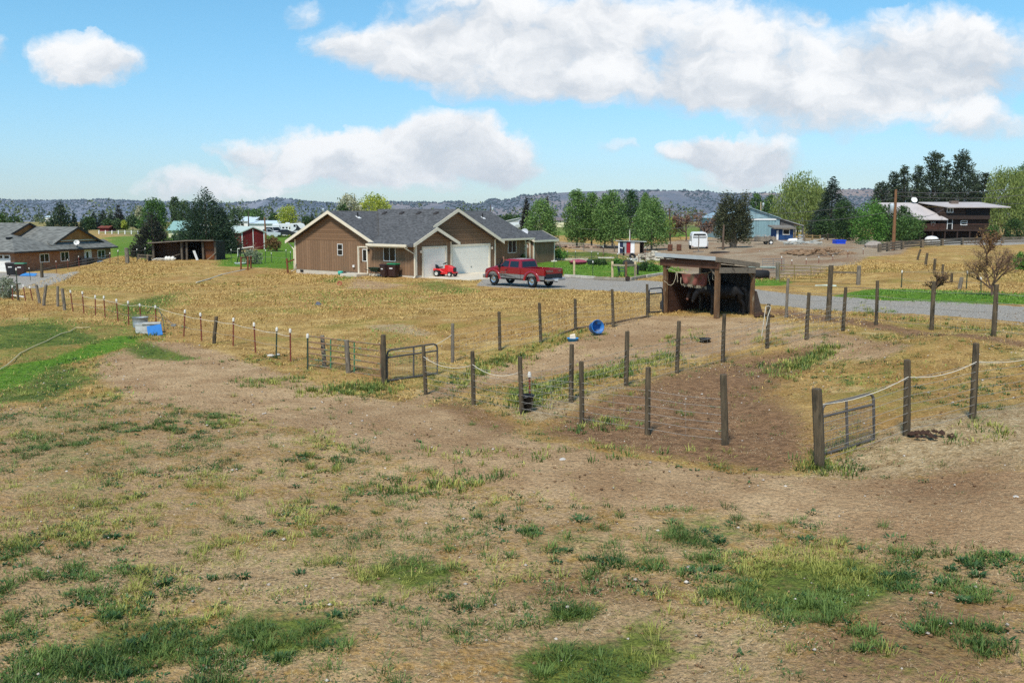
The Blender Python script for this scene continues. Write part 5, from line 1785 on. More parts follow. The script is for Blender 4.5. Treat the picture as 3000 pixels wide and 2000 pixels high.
GGREY = mat('gate_grey', lin(86, 82, 78), .6, .2, 6, streak=(lin(112, 92, 74), 3, .6))
GRUST = mat('gate_rust', lin(134, 104, 78), .75, .3, 5, streak=(lin(96, 118, 92), 2.2, .5))
GGREEN = mat('gate_green', lin(70, 122, 86), .6, .25, 5)
gate('farm_gate', 'long rusty green six bar farm gate with a bent bottom rail', (902, 1067), (1115, 1102), (902, 984), (1115, 1010), (0.0, .2, .4, .6, .8), (.33, .655), GRUST, dip=(.545, .16), vmat=GGREEN, r=.028)
gate('mesh_gate', 'dark arched mesh gate standing open beside the rusty gate', (1134, 1115), (1281, 1093), (1134, 1026), (1281, 1006), (0, .76), (.52,), GGREY, (0, .76, 30, 8), arch=True, r=.03)
gate('mesh_gate', 'grey mesh gate hung on the thick post at right', (2412, 1330), (2561, 1285), (2408, 1186), (2559, 1152), (0, .76), (.47,), GGREY, (0, .76, 34, 12), arch=True, r=.03)
gate('mesh_gate', 'small dark arched mesh gate beside the horse shelter', (1902, 915), (1941, 912), (1902, 846), (1941, 843), (0, .78), (), mat('gate_black', lin(40, 44, 52), .5, .2), (0, .78, 22, 8), arch=True, r=.03)
gate('farm_gate', 'yellowish five bar gate across the road behind the shelter', (2284, 823), (2427, 829), (2284, 776), (2427, 781), (0, .2, .4, .6, .8), (.31, .65), mat('gate_yellow', lin(128, 112, 62), .7, .2), r=.025)
gate('corral_panel', 'grey tubular corral panel leaning behind the yellowish gate', (2234, 795), (2297, 792), (2234, 759), (2297, 758), (0, .2, .4, .6, .8), (.5,), mat('panel_grey', lin(128, 122, 116), .6, .2), r=.03)
# gate posts (the rusty gate's own fence stub)
fence('short stub of wooden posts holding up the rusty farm gate', [(901, 1086, 901, 981, 'g'), (951, 1074, 944, 982, 'n', .075), (1021, 1092, 1015, 996, 'n', .08), (1125, 1122, 1123, 980, 'w', .08)], ())
# white rope hanging from the big gate post to the next post
a, c = ground(1125, 1122), ground(1326, 1060)
p0, p1 = a + Vector((.05, 0, 1.12)), c + Vector((0, 0, 1.0))
b = MB().tube([p0.lerp(p1, f / 12) - Vector((0, 0, .3 * 4 * (f / 12) * (1 - f / 12))) for f in range(13)], .009, 6, False)
tag(b.build('rope', ROPE), 'white rope sagging from the gate post above the open mesh gate', 'rope')


def drape(name, label, cat, pts, r, m, lift=.03, n=6, group=None):
    q = []
    for (px, py) in pts:
        g_ = ground(px, py)
        q.append(g_ + Vector((0, 0, r + lift)))
    out = []
    for i in range(len(q) - 1):
        for k in range(n):
            f = k / n
            p_ = q[i].lerp(q[i + 1], f)
            p_.z = terr1(p_.x, p_.y) + r + lift
            out.append(p_)
    out.append(q[-1])
    return tag(MB().tube(out, r, 6).build(name, m, smooth=True), label, cat, group)


drape('garden_hose', 'pale hose lying across the green grass at left', 'hose', [(0, 1088), (20, 1076), (60, 1040), (100, 1020), (135, 1005), (180, 982), (205, 976), (222, 964), (240, 965), (264, 963)], .02, mat('hose_tan', lin(206, 186, 140), .6, .08), .06)
drape('white_pipe', 'white pipe lying along the foot of the left fence', 'pipe', [(0, 867), (30, 871), (70, 876)], .05, CAPW, .08)
drape('irrigation_pipe', 'long pale pipe lying on the ochre rise', 'pipe', [(575, 832), (610, 822), (650, 808), (690, 799), (720, 793)], .045, mat('pipe_pale', lin(214, 204, 180), .6), .06)
drape('landscape_timber', 'low row of timber edging the dirt pen by the shelter', 'timber', [(1640, 980), (1700, 962), (1790, 948), (1890, 930)], .05, mat('old_timber', lin(110, 88, 62), .9, .2), -.02)
drape('broken_pipe', 'pale broken pipe lying at the road edge near the yellowish gate', 'pipe', [(2388, 842), (2420, 841), (2450, 842)], .06, mat('pipe_mint', lin(190, 206, 190), .6), .02)

# brace frame of rusty posts on the rise
b0 = ground(706, 794)
t = thing('fence_brace', 'H shaped rusty brace frame standing on the ochre rise', 'fence brace', b0)
for (px, py, ty) in ((706, 794, 752), (726, 795, 751), (735, 790, 750)):
    g_ = ground(px, py)
    MB().beam(g_ - b0 - Vector((0, 0, .2)), atY(px, ty, g_.y) - b0, .13, .13).build('post', mat('rust_wood', lin(118, 72, 44), .85, .25), t)
g1, g2 = ground(706, 794), ground(735, 790)
for py_ in (755, 790):
    MB().beam(atY(706, py_, g1.y) - b0, atY(735, py_ - 2, g2.y) - b0, .1, .1).build('rail', mat('rust_wood', lin(118, 72, 44)), t)
# brace by the left corner of the house
b0 = ground(844, 800)
t = thing('fence_brace', 'rusty post with a rail reaching the left corner of the brown house', 'fence brace', b0)
MB().tube([(0, 0, -.2), (-.08, 0, atY(841, 757, b0.y).z - b0.z)], .09, 8).build('post', mat('rust_wood', lin(118, 72, 44)), t)
MB().beam((-.05, 0, .95), atY(862, 760, b0.y + .5) - b0, .1, .1).build('rail', mat('rust_wood', lin(118, 72, 44)), t)
# rusty gate with post in front of the truck
b0 = ground(1440, 798)
t = thing('entry_gate', 'thin red pipe gate and post behind the pickup by the house corner', 'gate', b0)
p_ = ground(1475, 790)
MB().tube([p_ - b0 - Vector((0, 0, .2)), atY(1475, 752, p_.y) - b0], .07, 8).build('post', mat('pink_post', lin(168, 120, 100), .8, .2), t)
q0 = ground(1438, 795)
for f in (.12, .5, 1.05):
    MB().tube([q0 - b0 + Vector((0, 0, f)), p_ - b0 + Vector((0, 0, f))], .025, 6).build('bar', mat('gate_redbrown', lin(96, 56, 44), .7, .2), t)
MB().tube([q0 - b0 + Vector((0, 0, .05)), q0 - b0 + Vector((0, 0, 1.1))], .03, 6).build('upright', mat('gate_redbrown', lin(96, 56, 44)), t)
MB().beam(q0 - b0 + Vector((.6, 0, .05)), p_ - b0 + Vector((-.1, 0, .95)), .08, .06).build('brace', METAL_D, t)
MB().tube([p_ - b0 + Vector((0, 0, .9)), p_ - b0 + Vector((1.8, 1.2, .85))], .03, 6).build('rail', mat('rail_red', lin(166, 72, 56), .7), t)

# ------------------------------------------------------------------ horse shelter
L_, C_, R_ = Vector((7.1, 44.2, 0)), Vector((8.95, 41.6, 0)), Vector((10.9, 43.2, 0))
B_ = L_ + (R_ - C_)
for q in (L_, C_, R_, B_):
    q.z = terr1(q.x, q.y)
WOODS = mat('shelter_wood', lin(108, 80, 54), .85, .3, 3, bump=.5, stretch=(3, 3, .7), streak=(lin(150, 136, 112), 2.5, .56))
WOODR = mat('shelter_beam', lin(88, 58, 42), .85, .25, 3, bump=.4, streak=(lin(82, 52, 38), 2, .5))
WOODG = mat('shelter_grey', lin(128, 116, 100), .9, .25, 3, bump=.5, streak=(lin(88, 78, 66), 3, .5))
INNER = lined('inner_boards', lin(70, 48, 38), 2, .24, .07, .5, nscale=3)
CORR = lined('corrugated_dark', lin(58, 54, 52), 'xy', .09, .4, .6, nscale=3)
st = thing('horse_shelter', 'open sided timber horse shelter with flat tin edged roof', 'shelter', C_, 0)
hz = {'L': 2.62, 'C': 2.6, 'R': 2.2, 'B': 2.25}
ax = (R_ - C_).normalized()
ay = (L_ - C_).normalized()
for nm, q, h, m_, w in (('L', L_, 2.45, WOODS, .17), ('C', C_, 2.45, WOODS, .18), ('R', R_, 2.1, WOODS, .14), ('B', B_, 2.1, WOODG, .14)):
    MB().beam(q - C_ - Vector((0, 0, .3)), q - C_ + Vector((0, 0, h)), w, w, tuple(ax)).build('post', m_, st)
up = lambda q, h: q - C_ + Vector((0, 0, h))
MB().beam(up(L_, 2.32) + ay * .25 - ax * .1, up(C_, 2.32) - ay * .12 - ax * .1, .08, .3).build('beam', WOODR, st)
MB().beam(up(C_, 2.1) - ay * .1, up(R_, 1.98) - ay * .1, .08, .24).build('beam', WOODG, st)
MB().beam(up(L_, 1.95), up(L_, 2.38) - ay * .5, .09, .09).build('brace', WOODG, st)
MB().beam(up(C_, 1.8), up(C_, 2.3) + ay * .55, .09, .09).build('brace', WOODG, st)
MB().beam(up(R_, 1.6), up(R_, 1.95) - ax * .35, .08, .08).build('brace', WOODG, st)
# left wall with a gap under the roof, back wall of dark corrugated sheet
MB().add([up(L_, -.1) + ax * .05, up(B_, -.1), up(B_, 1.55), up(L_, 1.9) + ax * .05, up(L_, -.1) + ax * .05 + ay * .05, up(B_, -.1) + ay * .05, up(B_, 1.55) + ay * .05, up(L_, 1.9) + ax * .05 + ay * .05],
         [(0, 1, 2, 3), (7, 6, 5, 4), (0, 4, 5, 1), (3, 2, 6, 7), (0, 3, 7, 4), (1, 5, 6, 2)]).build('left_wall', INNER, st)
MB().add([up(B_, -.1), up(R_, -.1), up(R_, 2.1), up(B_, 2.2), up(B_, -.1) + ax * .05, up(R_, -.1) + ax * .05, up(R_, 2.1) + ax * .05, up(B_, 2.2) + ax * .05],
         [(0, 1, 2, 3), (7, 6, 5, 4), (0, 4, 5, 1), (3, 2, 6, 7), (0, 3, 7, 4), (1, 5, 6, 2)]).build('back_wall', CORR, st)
# roof
rb = MB()
o1, o2 = .42, .28
A1, A2, A3, A4 = up(L_, 2.72) + ay * o1 - ax * o2, up(C_, 2.68) - ay * .1 - ax * o2, up(R_, 2.3) - ay * .1 + ax * .3, up(B_, 2.36) + ay * o1 + ax * .3
slab_roof(rb, A2, A3, A4, A1, .06)
rb.build('roof', mat('roof_tin', lin(140, 140, 138), .6, .15, 2), st)
MB().beam(A1 - ax * .02 - Vector((0, 0, .06)), A2 - ax * .02 - Vector((0, 0, .06)), .03, .17).build('tin_flashing', mat('flashing', lin(172, 176, 176), .5, .1, 2), st)
MB().beam(A2 - ay * .02 - Vector((0, 0, .1)), A3 - ay * .02 - Vector((0, 0, .1)), .04, .2).build('fascia', WOODG, st)
for i in range(4):
    f = (i + .5) / 4
    MB().beam(A1.lerp(A4, .03) .lerp(A2.lerp(A3, .03), f) - Vector((0, 0, .13)), A1.lerp(A4, .97).lerp(A2.lerp(A3, .97), f) - Vector((0, 0, .13)), .05, .12).build('rafter', WOODR, st)
# leaning slab by the right post
b = MB().prism([(0, 0), (.75, 0), (.6, .5), (.42, 1.25), (.2, 1.32), (.05, .9)], lambda p, q, k: (p, k, q), 0, .08)
o = b.build('leaning_slab', mat('slab_dark', lin(66, 54, 46), .9, .3), bevel=.02)
o.location = R_ + Vector((.12, .05, -.02))
o.rotation_euler = (R(-6), R(-4), R(20))
o.scale = (.62, .8, .82)
tag(o, 'dark ragged wooden slab leaning at the right post of the horse shelter', 'slab')

# blanket on a rope in the shelter's front opening
fm = (L_ + C_) / 2
Yb = fm.y - .0
PB = lambda px, py, dy=0.0: atY(px, py, Yb + dy)
t = thing('hanging_blanket', 'faded red blanket with fringe hung on a rope inside the shelter front', 'blanket', PB(2035, 800))
O = Vector(t.location)
nx, ny = 22, 10
V, F = [], []
for j in range(ny + 1):
    for i in range(nx + 1):
        u_, v_ = i / nx, j / ny
        tl, tr_, bl, br = (1997, 800), (2074, 799), (2002, 829), (2070, 838)
        x = (tl[0] * (1 - u_) + tr_[0] * u_) * (1 - v_) + (bl[0] * (1 - u_) + br[0] * u_) * v_
        y = (tl[1] * (1 - u_) + tr_[1] * u_) * (1 - v_) + (bl[1] * (1 - u_) + br[1] * u_) * v_ + 3 * math.sin(math.pi * u_)
        V.append(PB(x, y, .06 * math.sin(u_ * 17 + v_ * 3) * (.3 + v_)) - O)
for j in range(ny):
    for i in range(nx):
        a = j * (nx + 1) + i
        F.append((a, a + 1, a + nx + 2, a + nx + 1))
bl_ = MB().add(V, F).build('cloth', mat('blanket_red', lin(124, 72, 62), .95, .3, 5, streak=(lin(98, 84, 66), 3, .48)), t, smooth=True)
sm_ = bl_.modifiers.new('thick', 'SOLIDIFY')
sm_.thickness = .012
fr_ = MB()
for i in range(46):
    u_ = i / 45
    p_ = PB(2002 + 68 * u_, 829 + 9 * u_ + 1, .05 * math.sin(u_ * 17)) - O
    fr_.beam(p_, p_ - Vector((random.uniform(-.02, .02), 0, .1 + .06 * random.random())), .012, .012)
fr_.build('fringe', mat('fringe', lin(168, 158, 136), .9, .1), t)
rp = MB().tube([PB(1955, 787) - O, PB(1968, 790) - O, PB(1982, 797) - O, PB(1997, 800) - O, PB(2035, 803) - O, PB(2074, 799) - O, PB(2082, 796) - O, PB(2092, 790) - O], .012, 6)
rp.build('rope', mat('old_rope', lin(176, 166, 140), .9, .1), t)
for pts, lab in (([(1945, 823), (1952, 827), (1958, 834), (1966, 836), (1973, 830), (1979, 815), (1981, 799)], 'pale rope loop slung on the left post of the horse shelter'),
                 ([(1983, 798), (1985, 812), (1984, 828), (1987, 822)], 'short frayed rope end beside the hanging blanket'),
                 ([(1995, 812), (1994, 828), (1997, 835), (2001, 833)], 'rope hook dangling at the left edge of the blanket'),
                 ([(2074, 800), (2076, 818), (2080, 834), (2083, 844)], 'knotted pale rope hanging off the right edge of the blanket'),
                 ([(2088, 800), (2088, 818), (2096, 822), (2099, 826), (2095, 832), (2092, 846)], 'thin cord hanging on the middle post of the shelter')):
    dy = -.9 if 'middle' in lab else (.8 if 'left post' in lab else -.02)
    tag(MB().tube([PB(x, y, dy) for x, y in pts], .013, 6).build('rope', mat('old_rope', lin(176, 166, 140)), smooth=True), lab, 'rope')
    # (each rope hangs where the photograph shows it, at the depth of what it hangs from)
a, c = bN[0], bN[1]
pt = atY(2250, 900, ground(2247, 1024).y - .08)
g_ = ground(2247, 1024)
b = MB().tube([pt + Vector((-.08, 0, .02)), pt + Vector((0, -.09, .06)), pt + Vector((.1, 0, .0)), pt + Vector((.02, .08, .03))], .013, 6)
b.tube([pt + Vector((-.08, 0, .02)), atY(2238, 940, g_.y - .1), atY(2231, 985, g_.y - .1)], .013, 6).tube([pt + Vector((.1, 0, 0)), atY(2250, 925, g_.y - .1), atY(2245, 955, g_.y - .1)], .013, 6)
tag(b.build('rope', ROPE), 'white rope tied around a post of the mesh fence with long ends', 'rope')
# small mineral tyre at the arched gate
g_ = ground(1938, 912)
o = MB().lathe([(.16, -.09), (.3, -.1), (.36, -.05), (.36, .05), (.3, .1), (.16, .09), (.14, 0), (.16, -.09)], 20).build('tyre', mat('rubber', (.012, .012, .013), .8, .2), smooth=True)
o.rotation_euler = (R(90), 0, R(68))
o.scale = (.62, .62, .62)
o.location = g_ + Vector((.02, -.02, .3))
tag(o, 'black tyre hung on the small gate beside the horse shelter', 'tyre')


# ------------------------------------------------------------------ horses
def skin_mesh(name, pts, edges, m, parent, levels=2, root=0):
    me = bpy.data.meshes.new(name)
    me.from_pydata([p[:3] for p in pts], edges, [])
    me.materials.append(m)
    o = bpy.data.objects.new(name, me)
    COL.objects.link(o)
    if parent:
        o.parent = parent
    s_ = o.modifiers.new('skin', 'SKIN')
    s_.use_smooth_shade = True
    for i, p in enumerate(pts):
        me.skin_vertices[0].data[i].radius = (p[3] * 1.3, (p[4] if len(p) > 4 else p[3]) * 1.3)
    me.skin_vertices[0].data[root].use_root = True
    o.modifiers.new('sub', 'SUBSURF').levels = levels
    o.modifiers['sub'].render_levels = levels
    return o


def horse(label, loc, rz, head_low, coat, mane, muzzle, stride=.0):
    """facing local +x, hooves at z=0"""
    t = thing('horse', label, 'horse', loc, rz)
    P, E = [], []

    def chain(pts, link=None):
        i0 = len(P)
        P.extend(pts)
        if link is not None:
            E.append((link, i0))
        for k in range(len(pts) - 1):
            E.append((i0 + k, i0 + k + 1))
        return i0
    sp_ = chain([(-.66, 0, 1.13, .24, .25), (-.4, 0, 1.16, .29, .31), (0, 0, 1.07, .25, .29), (.35, 0, 1.09, .25, .32), (.56, 0, 1.14, .2, .29)])
    hz_ = 1.0 if not head_low else 0
    if head_low:
        nk = chain([(.8, 0, 1.16, .13, .19), (1.02, .0, 1.12, .1, .15), (1.18, .0, 1.08, .09, .12), (1.28, .0, .92, .08, .12), (1.36, 0, .74, .065, .085), (1.41, 0, .62, .06, .07)], 4)
    else:
        nk = chain([(.8, 0, 1.3, .13, .2), (1.02, 0, 1.48, .1, .16), (1.2, 0, 1.6, .09, .12), (1.36, 0, 1.5, .08, .12), (1.52, 0, 1.34, .065, .085), (1.6, 0, 1.25, .06, .07)], 4)
    for s_ in (-1, 1):
        y = s_ * .15
        f = stride * s_
        chain([(.48, y, .9, .12, .14), (.5 + f * .4, y, .66, .075, .085), (.5 + f * .7, y, .48, .055), (.5 + f, y, .26, .036), (.5 + f, y, .12, .042), (.53 + f, y, .035, .06)], 4)
        chain([(-.66, y * 1.05, .92, .15, .19), (-.62 - f * .3, y * 1.05, .72, .1, .12), (-.8 - f * .6, y, .5, .055, .065), (-.76 - f, y, .28, .04), (-.76 - f, y, .13, .042), (-.72 - f, y, .035, .06)], 0)
    skin_mesh('body', P, E, coat, t)
    hd = P[nk + 2]
    for s_ in (-1, 1):
        MB().loft([[(hd[0] - .02, s_ * .07 - .03, hd[2] + .06), (hd[0] + .04, s_ * .07 - .0, hd[2] + .06), (hd[0] - .02, s_ * .07 + .03, hd[2] + .06)],
                   [(hd[0] - .0, s_ * .1 - .005, hd[2] + .24), (hd[0] + .01, s_ * .1, hd[2] + .24), (hd[0] - .0, s_ * .1 + .005, hd[2] + .24)]]).build('ear', coat, t)
    # mane
    b = MB()
    n0, n1 = Vector(P[3][:3]) + Vector((.1, 0, .28)), Vector(P[nk + 2][:3]) + Vector((0, 0, .12))
    for i in range(26):
        p_ = n0.lerp(n1, i / 25) + Vector((0, 0, .05 * math.sin(math.pi * i / 25)))
        b.beam(p_, p_ + Vector((-.03, -.1 - .04 * random.random(), -.18 - .12 * random.random())), .05, .02)
    b.build('mane', mane, t)
    tl_ = [(-.7, 0, 1.24, .06, .06), (-.9, 0, 1.12, .08, .08), (-.98, 0, .8, .1, .085), (-.97, 0, .5, .075, .07), (-.95, 0, .25, .02, .02)]
    skin_mesh('tail', tl_, [(i, i + 1) for i in range(4)], mane, t, 1)
    e = P[nk + 5]
    MB(Matrix.Translation((e[0] - .005, 0, e[2] + .01)) @ Matrix.Scale(1.0, 4)).lathe([(.001, -.075), (.045, -.06), (.066, -.01), (.062, .04)], 12).build('muzzle', muzzle, t, smooth=True)
    return t


HB = mat('coat_black', (.008, .007, .007), .62, .4, 3, spec=.22)
HM = mat('mane_black', (.005, .005, .005), .8, .3, spec=.15)
HD = mat('coat_dark_bay', (.014, .009, .007), .65, .4, 3, spec=.2)
MZ = mat('muzzle_pink', lin(120, 84, 72), .7, .2)
hx = atY(2122, 900, 42.9).x
horse('black horse standing in the shelter with its rump at the right post', Vector((hx, 42.9, terr1(hx, 42.9))), R(172), True, HB, HM, mat('muzzle_dark', (.02, .018, .018), .7), .07)
hx = atY(2095, 900, 44.3).x
horse('dark bay horse with pinkish muzzle standing deeper in the shelter', Vector((hx, 44.35, terr1(hx, 44.35))), R(-165), True, HD, HM, MZ, -.08)
# dung and dark heap
for (px, py, s_, lab) in ((2232, 928, .42, 'dark heap of dung beside the horse shelter'), (2735, 1280, .35, 'brown clump of dug soil beside the near right fence')):
    g_ = ground(px, py)
    b = MB()
    for i in range(26):
        a, q = random.random() * 6.28, random.random() ** .6
        s2 = s_ * (.14 + .12 * random.random())
        b.lathe([(.001, -s2 * .5), (s2, 0), (.001, s2 * .8)], 6, (s_ * q * math.cos(a) * 1.3, s_ * q * math.sin(a), .04 + s_ * .25 * (1 - q)))
    o = b.build('dung_heap' if 'dung' in lab else 'soil_clump', mat('dung', lin(62, 42, 30), .95, .35, 12))
    o.location = g_
    tag(o, lab, 'heap')

# ------------------------------------------------------------------ vehicles
RUBBER = mat('rubber', (.012, .012, .013), .8, .2)
CHROME = mat('chrome', lin(196, 196, 198), .2, .1, metal=.9)
REDP = mat('truck_red', lin(138, 14, 28), .28, .1, 1.0, coat=.6, spec=.5)
SILV = mat('truck_silver', lin(150, 146, 146), .35, .06, metal=.5, coat=.4)
BLACKP = mat('black_plastic', (.015, .015, .017), .5, .2)
TAIL = mat('tail_lamp', lin(130, 14, 14), .2, .1)


def wheel(t, x, y, z, r, w, rim=CHROME, spokes=8):
    prof = [(r * .62, -w / 2), (r * .9, -w / 2), (r, -w * .32), (r, w * .32), (r * .9, w / 2), (r * .62, w / 2), (r * .6, 0), (r * .62, -w / 2)]
    M = Matrix.Translation((x, y, z)) @ Matrix.Rotation(R(90), 4, 'X')
    wn_ = thing_part('wheel', t)
    MB(M).lathe(prof, 24).build('tyre', RUBBER, wn_, smooth=True)
    b = MB(M).lathe([(.001, -w * .25), (r * .2, -w * .3), (r * .3, -w * .18), (r * .58, -w * .3), (r * .62, -w * .4), (r * .62, w * .4), (r * .58, w * .3), (r * .3, w * .18), (r * .2, w * .3), (.001, w * .25)], 20)
    b.build('rim', rim, wn_, smooth=True)
    return wn_


def thing_part(name, t):
    o = bpy.data.objects.new(name, None)
    COL.objects.link(o)
    o.parent = t
    return o


def arch_profile(x0, x1, z0, z1, wheels, ra, n=9):
    """side outline with round wheel cut outs along the bottom, from x0 to x1"""
    pts = [(x0, z1), (x0, z0)]
    for wx, wz in wheels:
        h = z0 - wz
        dx = math.sqrt(max(0, ra * ra - h * h))
        a0 = math.atan2(h, -dx)
        a1 = math.atan2(h, dx)
        for i in range(n + 1):
            a = a0 + (a1 - a0) * i / n
            pts.append((wx + ra * math.cos(a), wz + ra * math.sin(a)))
    pts += [(x1, z0), (x1, z1)]
    return pts


def pickup():
    fx, ry = ground(1443, 836), ground(1558, 843)
    d = Vector((-.71, .70, 0)).normalized()
    c = (fx + ry) / 2
    hd = math.atan2(d.y, d.x)
    nl = Vector((-d.y, d.x, 0))                 # left side normal
    wb = 3.86
    org = c - d * (wb / 2) - nl * .86
    org.z = terr1(org.x, org.y) + .02
    t = thing('pickup_truck', 'red and silver extended cab pickup truck parked on the gravel', 'pickup truck', org, hd)
    t.scale = (.96, .96, .97)
    r, w = .42, .26
    wheels = [(0, r), (wb, r)]
    for x in (0, wb):
        for y in (.84, -.84):
            wheel(t, x, y, r, r, w)
    lo, mid = .56, .86
    # bed and cab sides, upper red band and lower silver band, both with arches
    def band(x0, x1, z0, z1, ws, y, th, m, nm, ra=.56):
        p = arch_profile(x0, x1, z0, z1, ws, ra)
        MB().prism(p, lambda a, q, k: (a, k, q), y - th, y).build(nm, m, t, bevel=.018)
    for s_ in (1, -1):
        yo = .98 * s_
        f = lambda a, b: (max(a, b), abs(a - b))
        y1 = yo if s_ > 0 else yo + .08
        band(-1.22, 1.02, mid, 1.33, [(0, r)], y1, .08, REDP, 'bed_side')
        band(-1.22, 1.02, lo, mid - .012, [(0, r)], y1 + .004 * s_, .08, SILV, 'lower_panel')
        # flared fenders
        for (wx, zt) in ((0, 1.22), (wb, 1.2)):
            rg = []
            n = 14
            for i in range(n + 1):
                a = math.pi * (.02 + .96 * i / n)
                k = math.sin(a)
                rg.append([(wx + .56 * math.cos(a), yo + .01 * s_, r + .56 * math.sin(a)), (wx + .6 * math.cos(a), yo + .055 * s_, r + .6 * math.sin(a)), (wx + .78 * math.cos(a), yo + .035 * s_, r + .76 * math.sin(a) * (.98)), (wx + .86 * math.cos(a), yo - .02 * s_, r + .8 * math.sin(a))])
            MB().loft(rg, False).build('fender', REDP, t, smooth=True)
    MB().box(-1.2, 1.0, -.9, .9, .74, .8).build('bed_floor', BLACKP, t)
    MB().box(.92, 1.02, -.9, .9, .8, 1.34).build('bed_front', REDP, t)
    # cab lower body, front clip
    p = arch_profile(1.04, 4.0, lo + .0, 1.3, [(wb, r)], .56)
    cab = [(1.04, 1.3), (1.04, lo)] + [q for q in arch_profile(1.04, 4.72, lo, 1.0, [(wb, r)], .56)[2:-2]] + [(4.72, lo), (4.78, .8), (4.76, 1.0), (4.66, 1.14), (4.3, 1.24), (3.55, 1.32), (3.2, 1.33), (2.2, 1.33)]
    MB().prism(cab, lambda a, q, k: (a, k, q), -.93, .93).build('body', REDP, t, bevel=.04)
    for s_ in (1, -1):
        MB().prism(arch_profile(1.05, 4.6, lo, mid - .012, [(wb, r)], .56), lambda a, q, k: (a, k, q), .965 * s_ - .05, .965 * s_ + .03 if s_ > 0 else .965 * s_ + .05).build('lower_panel', SILV, t, bevel=.015)
        MB().prism([(1.05, 1.32), (1.05, mid), (3.3, mid), (3.3, 1.33)], lambda a, q, k: (a, k, q), .95 * s_ - .03, .95 * s_ + .03).build('door', REDP, t, bevel=.02)
        MB().box(2.32, 2.335, .975 * s_ - .012, .975 * s_ + .012, mid, 1.32).build('door_gap', BLACKP, t)
        MB().box(2.42, 2.6, .985 * s_ - .02, .985 * s_ + .02, 1.12, 1.17).build('handle', BLACKP, t)
        MB().box(1.2, 3.2, .985 * s_ - .02, .985 * s_ + .02, mid - .02, mid + .012).build('side_moulding', CHROME, t)
    # raised big-rig hood centre
    MB().loft([[(3.25, -.62, 1.3), (3.25, .62, 1.3), (3.25, .56, 1.4), (3.25, -.56, 1.4)], [(4.2, -.5, 1.2), (4.2, .5, 1.2), (4.2, .42, 1.35), (4.2, -.42, 1.35)],
               [(4.75, -.42, .95), (4.75, .42, .95), (4.7, .36, 1.22), (4.7, -.36, 1.22)]]).build('hood', REDP, t, bevel=.04)
    # greenhouse
    gb = [(1.04, 1.3, .9), (3.3, 1.3, .9)]
    rings = [[(1.06, -.9, 1.3), (3.42, -.9, 1.3), (3.42, .9, 1.3), (1.06, .9, 1.3)], [(1.2, -.76, 1.82), (2.72, -.76, 1.82), (2.72, .76, 1.82), (1.2, .76, 1.82)], [(1.34, -.66, 1.92), (2.58, -.66, 1.92), (2.58, .66, 1.92), (1.34, .66, 1.92)]]
    MB().loft(rings).build('cab', REDP, t, bevel=.03)
    TG = mat('car_glass', (.010, .012, .014), .06, .2, spec=.9)

    def lerpw(x0, x1, z, y0=.9, y1=.76):
        f = (z - 1.3) / .52
        return y0 + (y1 - y0) * f
    for s_ in (1, -1):
        for (a0, a1, b0, b1) in ((2.36, 3.22, 2.36, 2.76), (1.34, 2.22, 1.4, 2.22)):
            za, zb_ = 1.36, 1.77
            q = []
            for (x, z) in ((a0, za), (a1, za), (b1, zb_), (b0, zb_)):
                q.append((x, s_ * (lerpw(0, 0, z) + .012), z))
            MB().add(q + [(x, y - s_ * .02, z) for x, y, z in q], [(0, 1, 2, 3), (7, 6, 5, 4), (0, 4, 5, 1), (1, 5, 6, 2), (2, 6, 7, 3), (3, 7, 4, 0)]).build('side_window', TG, t)
    q = [(1.068, -.76, 1.38), (1.068, .76, 1.38), (1.182, .67, 1.77), (1.182, -.67, 1.77)]
    MB().add(q, [(0, 1, 2, 3)]).build('rear_window', TG, t)
    q = [(3.36, -.8, 1.36), (3.36, .8, 1.36), (2.78, .7, 1.8), (2.78, -.7, 1.8)]
    MB().add([(x + .02, y, z + .01) for x, y, z in q], [(0, 1, 2, 3)]).build('windscreen', TG, t)
    # tailgate
    tg = MB().box(-1.29, -1.22, -.9, .9, .86, 1.33).build('tailgate', REDP, t, bevel=.02)
    MB().box(-1.31, -1.285, -.86, .86, .62, .98).build('lower_panel', BLACKP, tg)
    for s_ in (1, -1):
        MB().box(-1.29, -1.2, .82 * s_ - .09 + .03 * s_, .82 * s_ + .09 + .03 * s_, .86, 1.2).build('taillight', TAIL, t)
    MB().box(-1.52, -1.3, -.98, .98, .5, .66).box(-1.5, -1.36, -.3, .3, .62, .7).build('rear_bumper', CHROME, t, bevel=.03)
    MB().box(-1.535, -1.515, -.18, .18, .5, .63).build('number_plate', WHITE2, t)
    MB().tube([(-1.3, 0, .45), (-1.62, 0, .45)], .035).build('tow_hitch', BLACKP, t)
    MB().box(4.72, 4.98, -.98, .98, .46, .72).build('front_bumper', CHROME, t, bevel=.04)
    for s_ in (1, -1):
        MB().box(4.62, 4.8, .68 * s_ - .16, .68 * s_ + .16, .84, 1.02).build('headlight', mat('lamp_glass', lin(220, 222, 220), .1, .05), t, bevel=.03)
        MB().box(3.05, 3.2, 1.08 * s_ - .1, 1.08 * s_ + .1, 1.3, 1.52).build('mirror', BLACKP, t, bevel=.03)
    MB().box(4.76, 4.82, -.45, .45, .8, 1.08).build('grille', CHROME, t, bevel=.02)
    MB().box(-1.0, 4.4, -.5, .5, .42, .6).build('chassis', BLACKP, t)

